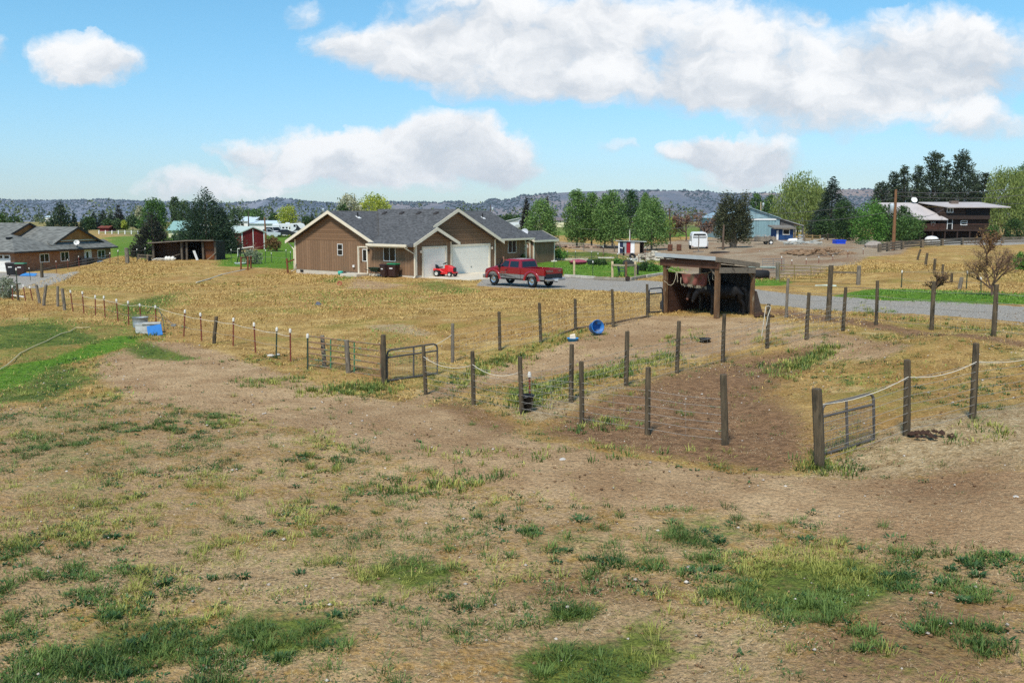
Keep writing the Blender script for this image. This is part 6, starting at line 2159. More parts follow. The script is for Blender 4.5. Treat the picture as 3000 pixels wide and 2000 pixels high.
    def text(s_, size, M, m, par):
        cu = bpy.data.curves.new('lettering', 'FONT')
        cu.body = s_
        cu.size = size
        cu.extrude = .006
        cu.materials.append(m)
        ob = bpy.data.objects.new('lettering', cu)
        COL.objects.link(ob)
        bpy.context.view_layer.update()
        me = bpy.data.meshes.new_from_object(ob.evaluated_get(bpy.context.evaluated_depsgraph_get()))
        bpy.data.objects.remove(ob)
        o = bpy.data.objects.new('lettering', me)
        COL.objects.link(o)
        o.parent = par
        o.matrix_local = M
        return o
    text('DODGE', .2, Matrix.Translation((-1.297, .82, 1.1)) @ Matrix(((0, 0, -1), (-1, 0, 0), (0, 1, 0))).to_4x4(), CHROME, tg)
    text('RAM', .17, Matrix.Translation((-1.297, -.42, 1.12)) @ Matrix(((0, 0, -1), (-1, 0, 0), (0, 1, 0))).to_4x4(), CHROME, tg)
    text('RAM 1500', .13, Matrix.Translation((3.05, .988, .93)) @ Matrix(((-1, 0, 0), (0, 0, 1), (0, 1, 0))).to_4x4(), CHROME, t)
    return t


pickup()


def mower():
    a, c = ground(1282, 812), ground(1326, 818)
    d = (c - a)
    d.z = 0
    d.normalize()
    d = Vector((.86, -.5, 0)).normalized()
    O = a + Vector((.15, .45, .06))
    t = thing('riding_mower', 'red riding lawn mower with black seat standing before the garage doors', 'lawn mower', O, math.atan2(d.y, d.x))
    RED2 = mat('mower_red', lin(206, 28, 30), .3, .08, coat=.5)
    MW = mat('mower_rim', lin(200, 198, 190), .4)
    for y in (.42, -.42):
        wheel(t, 0, y, .27, .27, .24, MW)
        wheel(t, 1.22, y * .95, .2, .2, .16, MW)
    MB().loft([[(-.36, -.46, .45), (-.36, .46, .45), (-.36, .42, .62), (-.36, -.42, .62)], [(.3, -.5, .5), (.3, .5, .5), (.3, .44, .62), (.3, -.44, .62)], [(.55, -.44, .3), (.55, .44, .3), (.6, .4, .38), (.6, -.4, .38)],
               [(.85, -.42, .28), (.85, .42, .28), (.85, .4, .36), (.85, -.4, .36)]]).build('body', RED2, t, bevel=.03)
    MB().loft([[(.62, -.26, .35), (.62, .26, .35), (.62, .24, .92), (.62, -.24, .92)], [(1.0, -.28, .35), (1.0, .28, .35), (1.0, .24, .9), (1.0, -.24, .9)], [(1.45, -.24, .36), (1.45, .24, .36), (1.42, .18, .76), (1.42, -.18, .76)]]).build('hood', RED2, t, bevel=.05)
    MB().box(1.42, 1.5, -.2, .2, .4, .72).build('grille', BLACKP, t, bevel=.02)
    MB().box(1.4, 1.6, -.3, .3, .28, .38).build('front_bumper', RED2, t, bevel=.02)
    MB().loft([[(.3, -.4, .2), (.3, .5, .2), (.35, .44, .34), (.35, -.36, .34)], [(1.0, -.4, .2), (1.0, .5, .2), (.95, .44, .34), (.95, -.36, .34)]]).build('mower_deck', RED2, t, bevel=.03)
    MB().loft([[(-.3, -.2, .66), (.16, -.22, .66), (.16, .22, .66), (-.3, .2, .66)], [(-.3, -.22, .74), (.2, -.24, .76), (.2, .24, .76), (-.3, .22, .74)]]).build('seat', BLACKP, t, bevel=.04)
    MB().loft([[(-.3, -.22, .7), (-.2, -.2, .72), (-.2, .2, .72), (-.3, .22, .7)], [(-.42, -.2, 1.12), (-.35, -.18, 1.12), (-.35, .18, 1.12), (-.42, .2, 1.12)]]).build('backrest', BLACKP, t, bevel=.05)
    MB().tube([(.66, 0, .85), (.56, 0, 1.02)], .03).build('steering_column', BLACKP, t)
    M = Matrix.Translation((.53, 0, 1.05)) @ Matrix.Rotation(R(-28), 4, 'Y')
    MB(M).tube([(.17 * math.cos(i * math.pi / 8), .17 * math.sin(i * math.pi / 8), 0) for i in range(17)], .02, 6, False).beam((-.17, 0, 0), (.17, 0, 0), .03, .02).build('steering_wheel', BLACKP, t)
    return t


mower()


def wheelie_bin(name, label, loc, rz, body, lid, s=1.0):
    t = thing(name, label, 'wheelie bin', loc, rz)
    MB().loft([[(-.24 * s, -.3 * s, .12), (.24 * s, -.3 * s, .12), (.24 * s, .3 * s, .12), (-.24 * s, .3 * s, .12)], [(-.32 * s, -.38 * s, 1.0 * s), (.32 * s, -.38 * s, 1.0 * s), (.32 * s, .38 * s, 1.0 * s), (-.32 * s, .38 * s, 1.0 * s)]]).build('body', body, t, bevel=.03)
    MB().loft([[(-.36 * s, -.42 * s, 1.0 * s), (.36 * s, -.42 * s, 1.0 * s), (.36 * s, .42 * s, 1.0 * s), (-.36 * s, .42 * s, 1.0 * s)], [(-.3 * s, -.36 * s, 1.1 * s), (.3 * s, -.36 * s, 1.1 * s), (.3 * s, .36 * s, 1.08 * s), (-.3 * s, .36 * s, 1.08 * s)]]).build('lid', lid, t, bevel=.03)
    for y in (.26, -.26):
        MB(Matrix.Translation((-.24 * s, y * s, .12)) @ Matrix.Rotation(R(90), 4, 'X')).lathe([(.001, -.04), (.12, -.04), (.12, .04), (.001, .04)], 14).build('wheel', RUBBER, t)
    MB().tube([(-.36 * s, -.25 * s, .98 * s), (-.44 * s, -.25 * s, 1.0 * s), (-.44 * s, .25 * s, 1.0 * s), (-.36 * s, .25 * s, .98 * s)], .02).build('handle', body, t)
    MB().box(.29 * s, .31 * s, -.16 * s, .12 * s, .68 * s, .76 * s).build('sticker', WHITE2, t)
    return t


BINB = mat('bin_brown', lin(56, 34, 30), .5, .12)
BINK = mat('bin_black', (.016, .016, .018), .5, .2)
BING = mat('bin_green', lin(24, 112, 70), .45, .08)
hr = math.atan2(-HV.y, -HV.x)
wheelie_bin('wheelie_bin', 'brown wheelie bin with green lid by the wall of the brown house', house_local(1.75, -.7, .0), hr + R(8), BINB, BING, 1.08)
wheelie_bin('wheelie_bin', 'brown wheelie bin with dark lid in front of the green lidded one', house_local(2.45, -.95, .0), hr - R(12), BINB, BINB, 1.0)
q = ground(30, 802)
wheelie_bin('wheelie_bin', 'black wheelie bin beside the garage door of the brick house', atY(35, 803, 108), R(-80), BINK, BINK, 1.4).location.z = terr1(atY(35, 803, 108).x, 108)
wheelie_bin('wheelie_bin', 'dark brown wheelie bin with green lid beside the black bin', atY(63, 804, 108), R(-86), BINB, BING, 1.35).location.z = terr1(atY(63, 804, 108).x, 108)
p_ = atY(84, 804, 107.5)
o = MB().add([(-.9, -.3, .02), (.9, -.3, .02), (.8, .4, .25), (-.7, .4, .3), (-.9, -.3, -.02), (.9, -.3, -.02), (.8, .4, .2), (-.7, .4, .22)], [(0, 1, 2, 3), (7, 6, 5, 4), (0, 4, 5, 1), (1, 5, 6, 2), (2, 6, 7, 3), (3, 7, 4, 0)]).build('blue_tarp', mat('tarp_blue', lin(58, 128, 190), .6, .2), bevel=.02)
o.location = (p_.x, p_.y, terr1(p_.x, p_.y) + .05)
tag(o, 'crumpled blue sheet on the gravel beside the brick house bins', 'tarp')

# wheelbarrow
t = thing('wheelbarrow', 'dark green wheelbarrow beside the brown bins', 'wheelbarrow', house_local(3.75, -.75, .0), math.atan2(HU.y, HU.x) + R(180))
WB = mat('barrow_green', lin(22, 52, 42), .5, .15)
MB().loft([[(-.3, -.2, .42), (.35, -.2, .42), (.35, .2, .42), (-.3, .2, .42)], [(-.55, -.38, .78), (.62, -.36, .74), (.62, .36, .74), (-.55, .38, .78)]]).build('tray', WB, t, bevel=.02)
wheel(t, .72, 0, .2, .2, .1, WHITE2)
for y in (.24, -.24):
    MB().tube([(.75, y * .3, .2), (.3, y * .8, .4), (-.5, y, .5), (-1.0, y * 1.3, .62)], .024).build('handle', METAL_D, t)
    MB().tube([(-.25, y, .45), (-.4, y, .02), (-.1, y, .3)], .02).build('leg', METAL_D, t)


# ------------------------------------------------------------------ far parked vehicles
def car(label, px, py, Y, rz, col_, L=4.6, W=1.8, Hh=1.5, kind='sedan', name='parked_car', zoff=0):
    p_ = atY(px, py, Y)
    t = thing(name, label, 'car', (p_.x, Y, p_.z + zoff), rz)
    r = .34
    wx = L * .3
    pr = arch_profile(-L / 2, L / 2, .3, .6, [(-wx, r), (wx, r)], .42)
    if kind == 'sedan':
        top = [(L / 2, .72), (L * .26, .9), (-L * .36, .95), (-L / 2, .9)]
        gh = [(-L * .36, .92, -L * .2), (L * .24, .9, L * .06)]
    elif kind == 'suv':
        top = [(L / 2, .8), (L * .26, 1.0), (-L * .48, 1.02), (-L / 2, .9)]
        gh = [(-L * .48, 1.0, -L * .44), (L * .22, 1.0, L * .1)]
    else:
        top = [(L / 2, .8), (L * .3, 1.0), (-L * .49, 1.0), (-L / 2, .9)]
        gh = [(-L * .05, 1.0, -L * .02), (L * .24, 1.0, L * .12)]
    MB().prism(pr[1:-1] + top, lambda a, q, k: (a, k, q), -W / 2, W / 2).build('body', col_, t, bevel=.06)
    (a0, za, a1), (b0, zb_, b1) = gh
    y0, y1 = W * .46, W * .37
    MB().loft([[(a0, -y0, za), (b0, -y0, zb_), (b0, y0, zb_), (a0, y0, za)], [(a1, -y1, Hh - .06), (b1, -y1, Hh - .06), (b1, y1, Hh - .06), (a1, y1, Hh - .06)]]).build('window_band', GLASS, t)
    MB().box(a1 - .04, b1 + .04, -y1 - .02, y1 + .02, Hh - .07, Hh).build('roof', col_, t, bevel=.03)
    for f in (0, .5, 1):
        xa, xb = a0 + (b0 - a0) * f, a1 + (b1 - a1) * f
        for s_ in (1, -1):
            MB().beam((xa, s_ * y0, za - .02), (xb, s_ * y1, Hh - .06), .09, .05).build('pillar', col_, t)
    for x in (-wx, wx):
        for s_ in (1, -1):
            wheel(t, x, s_ * (W / 2 - .12), r, r, .2)
    return t


CW = mat('car_white', lin(222, 224, 226), .3, .05, coat=.5)
CS = mat('car_silver', lin(190, 196, 198), .3, .05, coat=.4)
CK = mat('car_black', (.02, .022, .026), .3, .1, coat=.5)
CB = mat('car_blue', lin(54, 84, 116), .35, .1, coat=.4)
car('silver grey sedan parked by the wooden pole near the red barn', 788, 693, 190, R(10), CS, kind='sedan')
car('white estate car parked behind the silver sedan', 811, 690, 198, R(14), CW, 4.8, 1.9, 1.75, 'suv')
car('dark car parked in front of the white camper trailer', 838, 691, 196, R(20), CK, 4.4, 1.8, 1.3, 'sedan')
car('blue pickup with white cab roof half hidden behind the ochre rise', 352, 790, 108, R(12), CB, 5.0, 1.9, 1.75, 'suv', zoff=-.75)
car('white pickup parked far off before the grey tin shed', 1522, 662, 285, R(5), CW, 5.4, 2, 1.8, 'pick', 'parked_pickup')

# fifth wheel camper
p_ = atY(848, 691, 206)
t = thing('camper_trailer', 'white fifth wheel camper trailer with dark swoosh and rounded nose', 'camper', (p_.x, 206, p_.z), R(10))
t.scale = (.74, .74, .8)
prof = [(-4.6, .5), (2.2, .5), (2.6, 1.6), (4.6, 1.7), (4.7, 2.4), (4.3, 3.1), (3.4, 3.45), (1.0, 3.3), (-4.6, 3.2)]
MB().prism(prof, lambda a, q, k: (a, k, q), -1.25, 1.25).build('body', CW, t, bevel=.12)
MB().prism([(1.0, 1.2), (2.6, 1.5), (4.4, 1.72), (3.2, 2.0), (2.4, 2.9), (2.0, 3.2), (2.1, 2.4), (1.9, 1.8)], lambda a, q, k: (a, k, q), -1.275, -1.255).build('dark_swoosh', CK, t)
MB().prism([(-1.0, 1.3), (.2, 1.0), (2.2, .6), (2.4, .9), (1.0, 1.2)], lambda a, q, k: (a, k, q), -1.274, -1.255).build('dark_swoosh', CK, t)
for (x, z, w, h) in ((-3.9, 2.2, .9, .5), (-.9, 2.0, .5, .4), (1.3, 2.4, .6, .6), (-1.9, 2.0, .6, .4)):
    MB().box(x, x + w, -1.29, -1.25, z, z + h).build('window', GLASS, t)
d = MB().box(-.2, .5, -1.285, -1.25, .8, 2.8).build('door', WHITE2, t)
MB().box(.05, .35, -1.3, -1.28, 1.8, 2.4).build('pane', GLASS, d)
MB().box(-4.62, -2.6, -1.9, -1.2, 1.0, 3.0).build('slide_out', CW, t, bevel=.05)
for x in (-1.6, -.7):
    for s_ in (1, -1):
        wheel(t, x, s_ * 1.1, .36, .36, .22)
MB().box(-1, .2, -.5, .3, 3.3, 3.55).build('roof_unit', CW, t, bevel=.06)

# horse trailer
p_ = ground(2049, 731)
t = thing('horse_trailer', 'white horse trailer seen from its slatted rear doors', 'horse trailer', p_, R(83))
HW = mat('trailer_white', lin(226, 226, 224), .4, .05)
rp_ = [(-.98, .45), (.98, .45), (.98, 1.7), (.9, 2.0), (.7, 2.16), (-.7, 2.16), (-.9, 2.0), (-.98, 1.7)]
MB().prism(rp_, lambda a, q, k: (k, a, q), 0, 4.4).build('body', HW, t, bevel=.03)
MB().prism([(-.82, 1.45), (.82, 1.45), (.82, 1.72), (.7, 1.98), (-.7, 1.98), (-.82, 1.72)], lambda a, q, k: (k, a, q), -.02, .02).build('rear_shade_panel', DARK, t)  # dark plate on the closed body, painting the unlit inside
dr = MB().box(-.06, -.01, -.9, -.01, .5, 1.42).box(-.06, -.01, .01, .9, .5, 1.42).build('rear_door', HW, t, bevel=.01)
MB().box(-.07, -.02, -.86, .86, 1.52, 1.6).box(-.07, -.02, -.86, .86, 1.68, 1.76).build('slat', HW, t)
MB().box(-.1, .0, -.98, .98, .34, .48).build('rear_bumper', HW, t, bevel=.02)
for s_ in (1, -1):
    for x in (1.6, 2.5):
        wheel(t, x, s_ * 1.06, .34, .34, .22, HW)
    MB().prism(arch_profile(.9, 3.2, .5, .95, [(1.6, .34), (2.5, .34)], .4), lambda a, q, k: (a, k, q), s_ * 1.06 - .12, s_ * 1.06 + .12).build('fender', HW, t, bevel=.03)
    MB().box(-.12, -.08, s_ * .85 - .05, s_ * .85 + .05, .36, .46).build('taillight', TAIL, t)

# utility trailer with load by the workshop
p_ = ground(2243, 716)
t = thing('utility_trailer', 'old grey utility trailer heaped with scrap by the workshop', 'trailer', p_, R(8))
OT = mat('trailer_grey', lin(132, 120, 104), .8, .25, 2)
MB().box(-1.5, 1.3, -.8, .8, .45, .55).box(-1.5, 1.3, -.84, -.78, .5, 1.15).box(-1.5, 1.3, .78, .84, .5, 1.15).box(-1.54, -1.48, -.78, .78, .5, 1.15).build('body', OT, t)
wheel(t, .4, -.95, .36, .36, .22, WHITE2)
wheel(t, .4, .95, .36, .36, .22, WHITE2)
MB().tube([(-1.5, 0, .5), (-2.8, 0, .5)], .05).build('drawbar', METAL_D, t)
b = MB()
for i in range(22):
    x, y, z = random.uniform(-1.3, 1.1), random.uniform(-.6, .6), random.uniform(1.0, 1.35)
    b.beam((x, y, z), (x + random.uniform(-.6, .6), y + random.uniform(-.4, .4), z + random.uniform(-.1, .2)), .12, .06)
b.build('scrap_load', mat('scrap', lin(168, 158, 146), .8, .4, 1.5), t)

# ------------------------------------------------------------------ things standing about
def put(b, name, m, label, cat, loc, rz=0, group=None, bevel=0, smooth=False, sc=1.0):
    o = b.build(name, m, None, smooth, bevel)
    o.location = loc
    o.scale = (sc, sc, sc)
    o.rotation_euler = (0, 0, rz)
    return tag(o, label, cat, group)


BLUE = mat('tub_blue', lin(36, 112, 178), .5, .15, 3, streak=(lin(70, 92, 112), 3, .55))
# tipped blue half barrel
g_ = ground(1748, 982)
b = MB().lathe([(.001, .0), (.42, .0), (.46, .04), (.52, .62), (.56, .64), (.56, .68), (.5, .68), (.44, .08), (.001, .06)], 28)
o = put(b, 'blue_tub', mat('tub_blue_in', lin(34, 106, 172), .5, .25, 4, streak=(lin(92, 96, 98), 2.6, .5)), 'large blue plastic tub tipped on its side on the dirt', 'tub', g_ + Vector((-.1, .2, .26)), 0, smooth=True, sc=.5)
o.rotation_euler = (R(74), R(6), R(24))
g_ = ground(1678, 1000)
t = thing('feed_pan', 'shallow blue pan holding a pale salt block', 'feed pan', g_)
t.scale = (.62, .62, .62)
MB().lathe([(.001, .0), (.28, .0), (.34, .2), (.37, .2), (.37, .22), (.33, .22), (.27, .03), (.001, .03)], 24).build('pan', mat('pan_blue', lin(52, 140, 204), .5, .1), t, smooth=True)
tb = MB().loft([[(-.15, -.12, .03), (.15, -.12, .03), (.15, .12, .03), (-.15, .12, .03)], [(-.12, -.1, .28), (.1, -.09, .33), (.1, .1, .33), (-.12, .1, .28)]])
put(tb, 'salt_block', mat('salt', lin(226, 208, 182), .8, .12, 6), 'pale salt block lying in the shallow blue pan', 'salt block', g_ + Vector((0, 0, .02)), bevel=.03, sc=.85)
g_ = ground(2065, 1002)
put(MB().lathe([(.001, .0), (.24, .0), (.32, .2), (.36, .2), (.36, .24), (.31, .24), (.23, .05), (.001, .05)], 24), 'rubber_pan', mat('pan_rubber', (.016, .02, .022), .7, .2), 'black rubber feed pan on the dirt of the pen', 'feed pan', g_, smooth=True, sc=.62)
# black bucket and red T post by the corner of the brown plot
g_ = ground(1541, 1204)
t = thing('bucket', 'black bucket standing at a post beside a red T post', 'bucket', g_)
t.scale = (.78, .78, .9)
MB().lathe([(.001, 0), (.2, 0), (.27, .46), (.29, .46), (.29, .5), (.25, .5), (.19, .03), (.001, .03)], 22).build('pail', BINK, t, smooth=True)
MB().tube([(.28 * math.cos(a), .06, .47 + .0 - .14 * math.sin(a)) for a in [math.pi * i / 10 for i in range(11)]], .008, 5, False).build('handle', METAL_D, t)
g_ = ground(1553, 1192)
t = thing('t_post', 'short red steel T post with white cap behind the black bucket', 'T post', g_)
post_part(t, Vector(t.location), g_, atY(1551, 1094, g_.y), 't')
# water trough, board, old tank, hoe
g_ = ground(428, 978)
t = thing('water_trough', 'pale ribbed oval stock trough beside a blue board', 'trough', g_ + Vector((.0, .3, 0)), R(14))
t.scale = (.66, .7, .66)
b = MB()
prof = [(1.0, 0), (1.02, .1), (.98, .14), (1.03, .2), (.99, .3), (1.03, .42), (1.0, .46), (1.04, .62), (1.06, .64), (1.0, .66), (.96, .6), (.96, .1)]
b.lathe([(r_ * .62, z) for r_, z in prof], 30, sx=1.35, sy=.72, cap=False)
b.build('tank', mat('trough_grey', lin(184, 184, 178), .6, .12, 3, streak=(lin(128, 124, 112), 2, .55)), t, smooth=True)
MB().lathe([(.001, .5), (.6, .5)], 30, sx=1.33, sy=.7).build('water', mat('trough_water', (.02, .03, .03), .05, .1, spec=.8), t)
MB().box(-.35, .85, -.5, .1, .62, .75).build('cover', mat('cover_grey', lin(176, 174, 166), .8, .15), t, bevel=.04)
g2_ = ground(412, 958)
t = thing('round_tub', 'galvanised round tub behind the oval trough', 'tub', g2_)
t.scale = (.6, .6, .68)
MB().lathe([(.55, 0), (.58, .3), (.56, .34), (.6, .68), (.63, .7), (.56, .7), (.52, .06), (.001, .05)], 28).build('tub', mat('tub_galv', lin(150, 156, 156), .45, .15, metal=.3), t, smooth=True)
g3 = ground(458, 982)
b = MB().box(-.31, .31, -.02, .02, 0, .48)
o = put(b, 'blue_board', mat('board_blue', lin(44, 122, 196), .55, .1), 'bright blue board leaning on the front of the trough', 'board', g3 + Vector((-.05, .05, -.03)), R(8))
o.rotation_euler = (R(-14), R(-9), R(10))
g4 = ground(508, 955)
t = thing('hoe', 'long handled hoe leaning against a T post by the trough', 'hoe', g4)
MB().tube([(0, 0, .06), atY(460, 908, ground(458, 955).y) - g4], .018).build('handle', mat('hoe_wood', lin(120, 104, 82), .8), t)
MB().box(-.1, .12, -.06, .06, 0, .08).build('blade', GALV, t)
b = MB().tube([ground(428, 955) + Vector((.0, .2, .6)), ground(440, 955) + Vector((.1, .2, .95)), ground(462, 955) + Vector((0, .2, .9)), ground(472, 965) + Vector((.1, 0, .5)), ground(475, 970) + Vector((.1, .0, .05))], .02, 6)
tag(b.build('water_hose', mat('hose_green', lin(70, 80, 62), .6), smooth=True), 'dark hose arching over the trough', 'hose')

# teal bucket, red wheel toy, dark rock on the ochre grass
g_ = ground(998, 806)
put(MB().lathe([(.001, .0), (.2, .0), (.24, .3), (.22, .34), (.001, .36)], 18), 'teal_tub', mat('teal', lin(60, 180, 160), .5, .08), 'upturned teal tub by the foundation of the brown house', 'tub', g_, smooth=True)
g_ = ground(1015, 810)
put(MB().lathe([(.001, .3), (.16, .22), (.22, .1), (.18, 0)], 8), 'dark_bucket', BINK, 'small dark bucket beside the upturned teal tub', 'bucket', house_local(7.9, -.35, -.05))
g_ = ground(995, 836)
put(MB(Matrix.Rotation(R(70), 4, 'X')).lathe([(.1, -.04), (.16, -.04), (.16, .04), (.1, .04), (.1, -.04)], 14), 'toy_hoop', mat('toy_red', lin(150, 40, 30), .6), 'little red hoop lying in the ochre grass before the brown house', 'toy', g_ + Vector((0, 0, .14)))
g_ = ground(932, 893)
put(MB().loft([[(-.16, -.1, 0), (.16, -.12, 0), (.18, .1, 0), (-.14, .12, 0)], [(-.08, -.05, .2), (.08, -.06, .16), (.1, .06, .15), (-.06, .06, .2)]]), 'stone', mat('stone_blue', lin(92, 96, 108), .9, .2), 'lone grey stone on the ochre grass', 'stone', g_, bevel=.03)
for (px, py, s_, lab) in ((793, 1043, .12, 'pale grey stone by the foot of the green T post'), (813, 1040, .1, 'cream flat stone beside the pale grey stone'), (1648, 1347, .07, 'small pale stone on bare dirt in front of the brown plot'),
                          (2976, 1456, .05, 'white stone on the dirt at the right edge')):
    g_ = ground(px, py)
    put(MB().lathe([(.001, -s_ * .3), (s_ * .9, -.05 * s_), (s_, s_ * .25), (s_ * .5, s_ * .6), (.001, s_ * .65)], 8, sx=1.3), 'stone', mat('stone_pale', lin(192, 184, 172), .9, .15, 9), lab, 'stone', g_, random.random() * 3)

# ------------------------------------------------------------------ lawn and yard behind the road
TIMB = mat('pale_timber', lin(196, 176, 138), .8, .2, 3)
TIMG = mat('grey_timber', lin(150, 140, 122), .85, .25, 3)
for k, (a0, a1, lab) in enumerate((((1655, 812), (1742, 818), 'pale wide timber edging the lawn nearest the pickup'), ((1742, 819), (1836, 823), 'long grey timber edging the lawn left of the brown post'),
                                   ((1846, 822), (1890, 814), 'angled grey timber edging the lawn right of the brown post'), ((1892, 814), (1945, 806), 'thin pale timber edging the lawn beside the shelter'))):
    p0, p1 = ground(*a0), ground(*a1)
    tag(MB().beam(p0 + Vector((0, 0, .12)), p1 + Vector((0, 0, .12)), .2, .22).build('timber_edging', TIMG if k in (1, 2) else mat('pale_timber2', lin(186, 178, 164), .8, .2, 2), bevel=.02), lab, 'timber', 'timbers edging the lawn')
# three lawn posts with rails (arch) and single posts
b0 = ground(1794, 813)
t = thing('post_arch', 'three pale posts joined by thin rails on the lawn', 'post frame', b0)
ps = []
for (px, py, ty) in ((1794, 813, 765), (1834, 822, 766), (1861, 812, 765)):
    g_ = ground(px, py)
    tp = atY(px, ty, g_.y)
    ps.append(tp - b0)
    MB().beam(g_ - b0 - Vector((0, 0, .2)), tp - b0, .16, .14).build('post', TIMB if px != 1834 else WOODS, t)
for i in (0, 1):
    MB().beam(ps[i] - Vector((0, 0, .3)), ps[i + 1] - Vector((0, 0, .3)), .1, .14).build('rail', TIMB, t)
g_ = ground(1682, 806)
tag(MB().beam(g_ - Vector((0, 0, .2)), atY(1682, 763, g_.y), .16, .16).build('lawn_post', TIMB), 'single pale wooden post on the lawn right of the pickup', 'post')
g_ = ground(1838, 823)
put(MB(Matrix.Rotation(R(80), 4, 'X')).lathe([(.001, -.3), (.17, -.3), (.17, .3), (.001, .3)], 14), 'log_end', mat('dark_log', lin(52, 40, 32), .9), 'dark round log end by the brown lawn post', 'log', g_ + Vector((0, 0, .16)))


def patio_chair():
    g_ = ground(1823, 810)
    t = thing('patio_chair', 'dark green plastic patio chair on the lawn', 'chair', g_, R(70))
    m = mat('chair_green', lin(14, 50, 40), .4, .1)
    MB().box(-.28, .28, -.28, .28, .4, .45).build('seat', m, t, bevel=.02)
    MB().loft([[(-.27, .24, .45), (.27, .24, .45), (.27, .3, .45), (-.27, .3, .45)], [(-.25, .36, 1.0), (.25, .36, 1.0), (.25, .41, 1.0), (-.25, .41, 1.0)]]).build('backrest', m, t, bevel=.02)
    for x in (-.26, .26):
        for y in (-.26, .28):
            MB().beam((x, y, 0), (x * .95, y * .95, .42), .06, .06).build('leg', m, t)
        MB().tube([(x, -.28, .42), (x, -.3, .66), (x, .34, .68)], .03).build('armrest', m, t)


patio_chair()
g_ = ground(1850, 806)
t = thing('garden_ornament', 'dark animal shaped planter frame with white flowers beside the chair', 'ornament', g_, R(180))
P = [(-.5, 0, .95, .2, .2), (0, 0, 1.0, .22, .22), (.45, 0, 1.0, .18, .2), (.75, 0, 1.1, .1, .12), (.5, .12, .5, .06, .06), (.5, .12, .05, .05, .05), (-.5, .12, .5, .06, .06), (-.5, .12, .05, .05, .05), (.5, -.12, .5, .06, .06), (.5, -.12, .05, .05, .05), (-.5, -.12, .5, .06, .06), (-.5, -.12, .05, .05, .05)]
skin_mesh('frame', P, [(0, 1), (1, 2), (2, 3), (2, 4), (4, 5), (0, 6), (6, 7), (2, 8), (8, 9), (0, 10), (10, 11)], mat('ornament_dark', lin(44, 44, 40), .8), t, 1)
b = MB()
for i in range(24):
    b.lathe([(.001, -.04), (.06, 0), (.001, .04)], 6, (random.uniform(-.5, .4), random.uniform(-.2, .2), 1.2 + random.random() * .15))
b.build('flowers', WHITE2, t)
g_ = ground(1657, 765)
put(MB().box(-1.8, 1.8, -.5, .5, 0, .28), 'raised_bed', mat('bed_pale', lin(186, 170, 148), .8, .2), 'low pale raised bed at the back of the lawn', 'raised bed', g_ + Vector((.6, .4, 0)), R(-8), bevel=.02)
g_ = ground(1694, 774)
put(MB().lathe([(.001, .0), (.5, .05), (.62, .25), (.4, .42), (.001, .5)], 12, sx=1.5), 'pink_heap', mat('pink', lin(150, 66, 84), .8, .2), 'dull pink heap lying on the raised bed', 'heap', g_)
g_ = ground(1731, 775)
put(MB().lathe([(.001, .0), (.3, .02), (.42, .4), (.3, .5), (.001, .45)], 12), 'planter', mat('planter_dark', lin(46, 64, 50), .7, .3), 'dark green planter at the back of the lawn', 'planter', g_)
g_ = ground(1581, 766)
b = MB().lathe([(.17, 0), (.22, .42), (.23, .42), (.001, .4)], 14)
put(b, 'white_bucket', WHITE2, 'white bucket against the small brown shed', 'bucket', g_, smooth=True)
t_ = ground(1577, 765)
put(MB().tube([(0, 0, .05), (-.65, .5, 1.55)], .035), 'pale_pole', CAPW, 'white pole leaning on the small brown shed', 'pole', t_)
g_ = ground(1601, 768)
for (px, py, lab) in ((1607, 767, 'white plank lying along the foot of the small brown shed'), (1870, 768, 'pale board lying at the edge of the rock heap'), (1775, 757, 'pale board lying in the brown yard before the tri coloured coop')):
    g_ = ground(px, py)
    put(MB().box(-.9, .9, -.15, .15, 0, .14), 'plank', mat('plank_pale', lin(206, 198, 184), .7), lab, 'plank', g_, R(-6), bevel=.02)
fence('row of rusty posts and T posts crossing the brown yard before the coop', [(1662, 760, 1662, 735, 'g'), (1686, 765, 1686, 736, 'g'), (1733, 766, 1733, 737, 'g'), (1752, 767, 1752, 742, 'g'), (1809, 768, 1809, 743, 'g'), (1871, 770, 1871, 746, 't'),
                                                                                 (1890, 772, 1890, 724, 't', .1)], (.5, 1.0), wr=.012)
fence('green T posts with white caps on the lawn behind the timber edging', [(1623, 800, 1623, 763, 'g'), (1737, 810, 1737, 766, 'g')], ())
fence('thin mesh fence along the stony bank under the poplars', [(1575, 742, 1575, 722, 'n'), (1610, 738, 1610, 716, 'n'), (1640, 738, 1640, 714, 'n'), (1710, 738, 1710, 714, 'n'), (1767, 750, 1767, 722, 't'), (1768, 745, 1768, 718, 'n'), (1800, 738, 1800, 714, 'n')], (.4, .8, 1.1), wr=.012)
fence('pale posts with dark rail and gate frame beyond the shelter at the road', [(2192, 797, 2192, 776, 'n', .12), (2279, 818, 2279, 768, 'n', .14), (2290, 790, 2290, 752, 't', .1)], ())
p0, p1 = ground(2196, 800), ground(2276, 815)
tag(MB().tube([atY(2195, 782, p0.y), atY(2274, 784, p1.y)], .07, 8).build('pale_rail', mat('rail_mint', lin(176, 184, 166), .7)), 'pale round rail between two posts beyond the shelter', 'rail')
g_ = ground(2229, 815)
t = thing('big_tyre', 'huge black tractor tyre lying behind the pale rail', 'tyre', g_)
t.scale = (.7, .7, .65)
MB(Matrix.Translation((0, .8, .38))).lathe([(.5, -.36), (.9, -.4), (1.02, -.25), (1.05, 0), (1.02, .25), (.9, .4), (.5, .36), (.46, 0), (.5, -.36)], 28).build('tread', RUBBER, t, smooth=True)
g_ = ground(1853, 760)
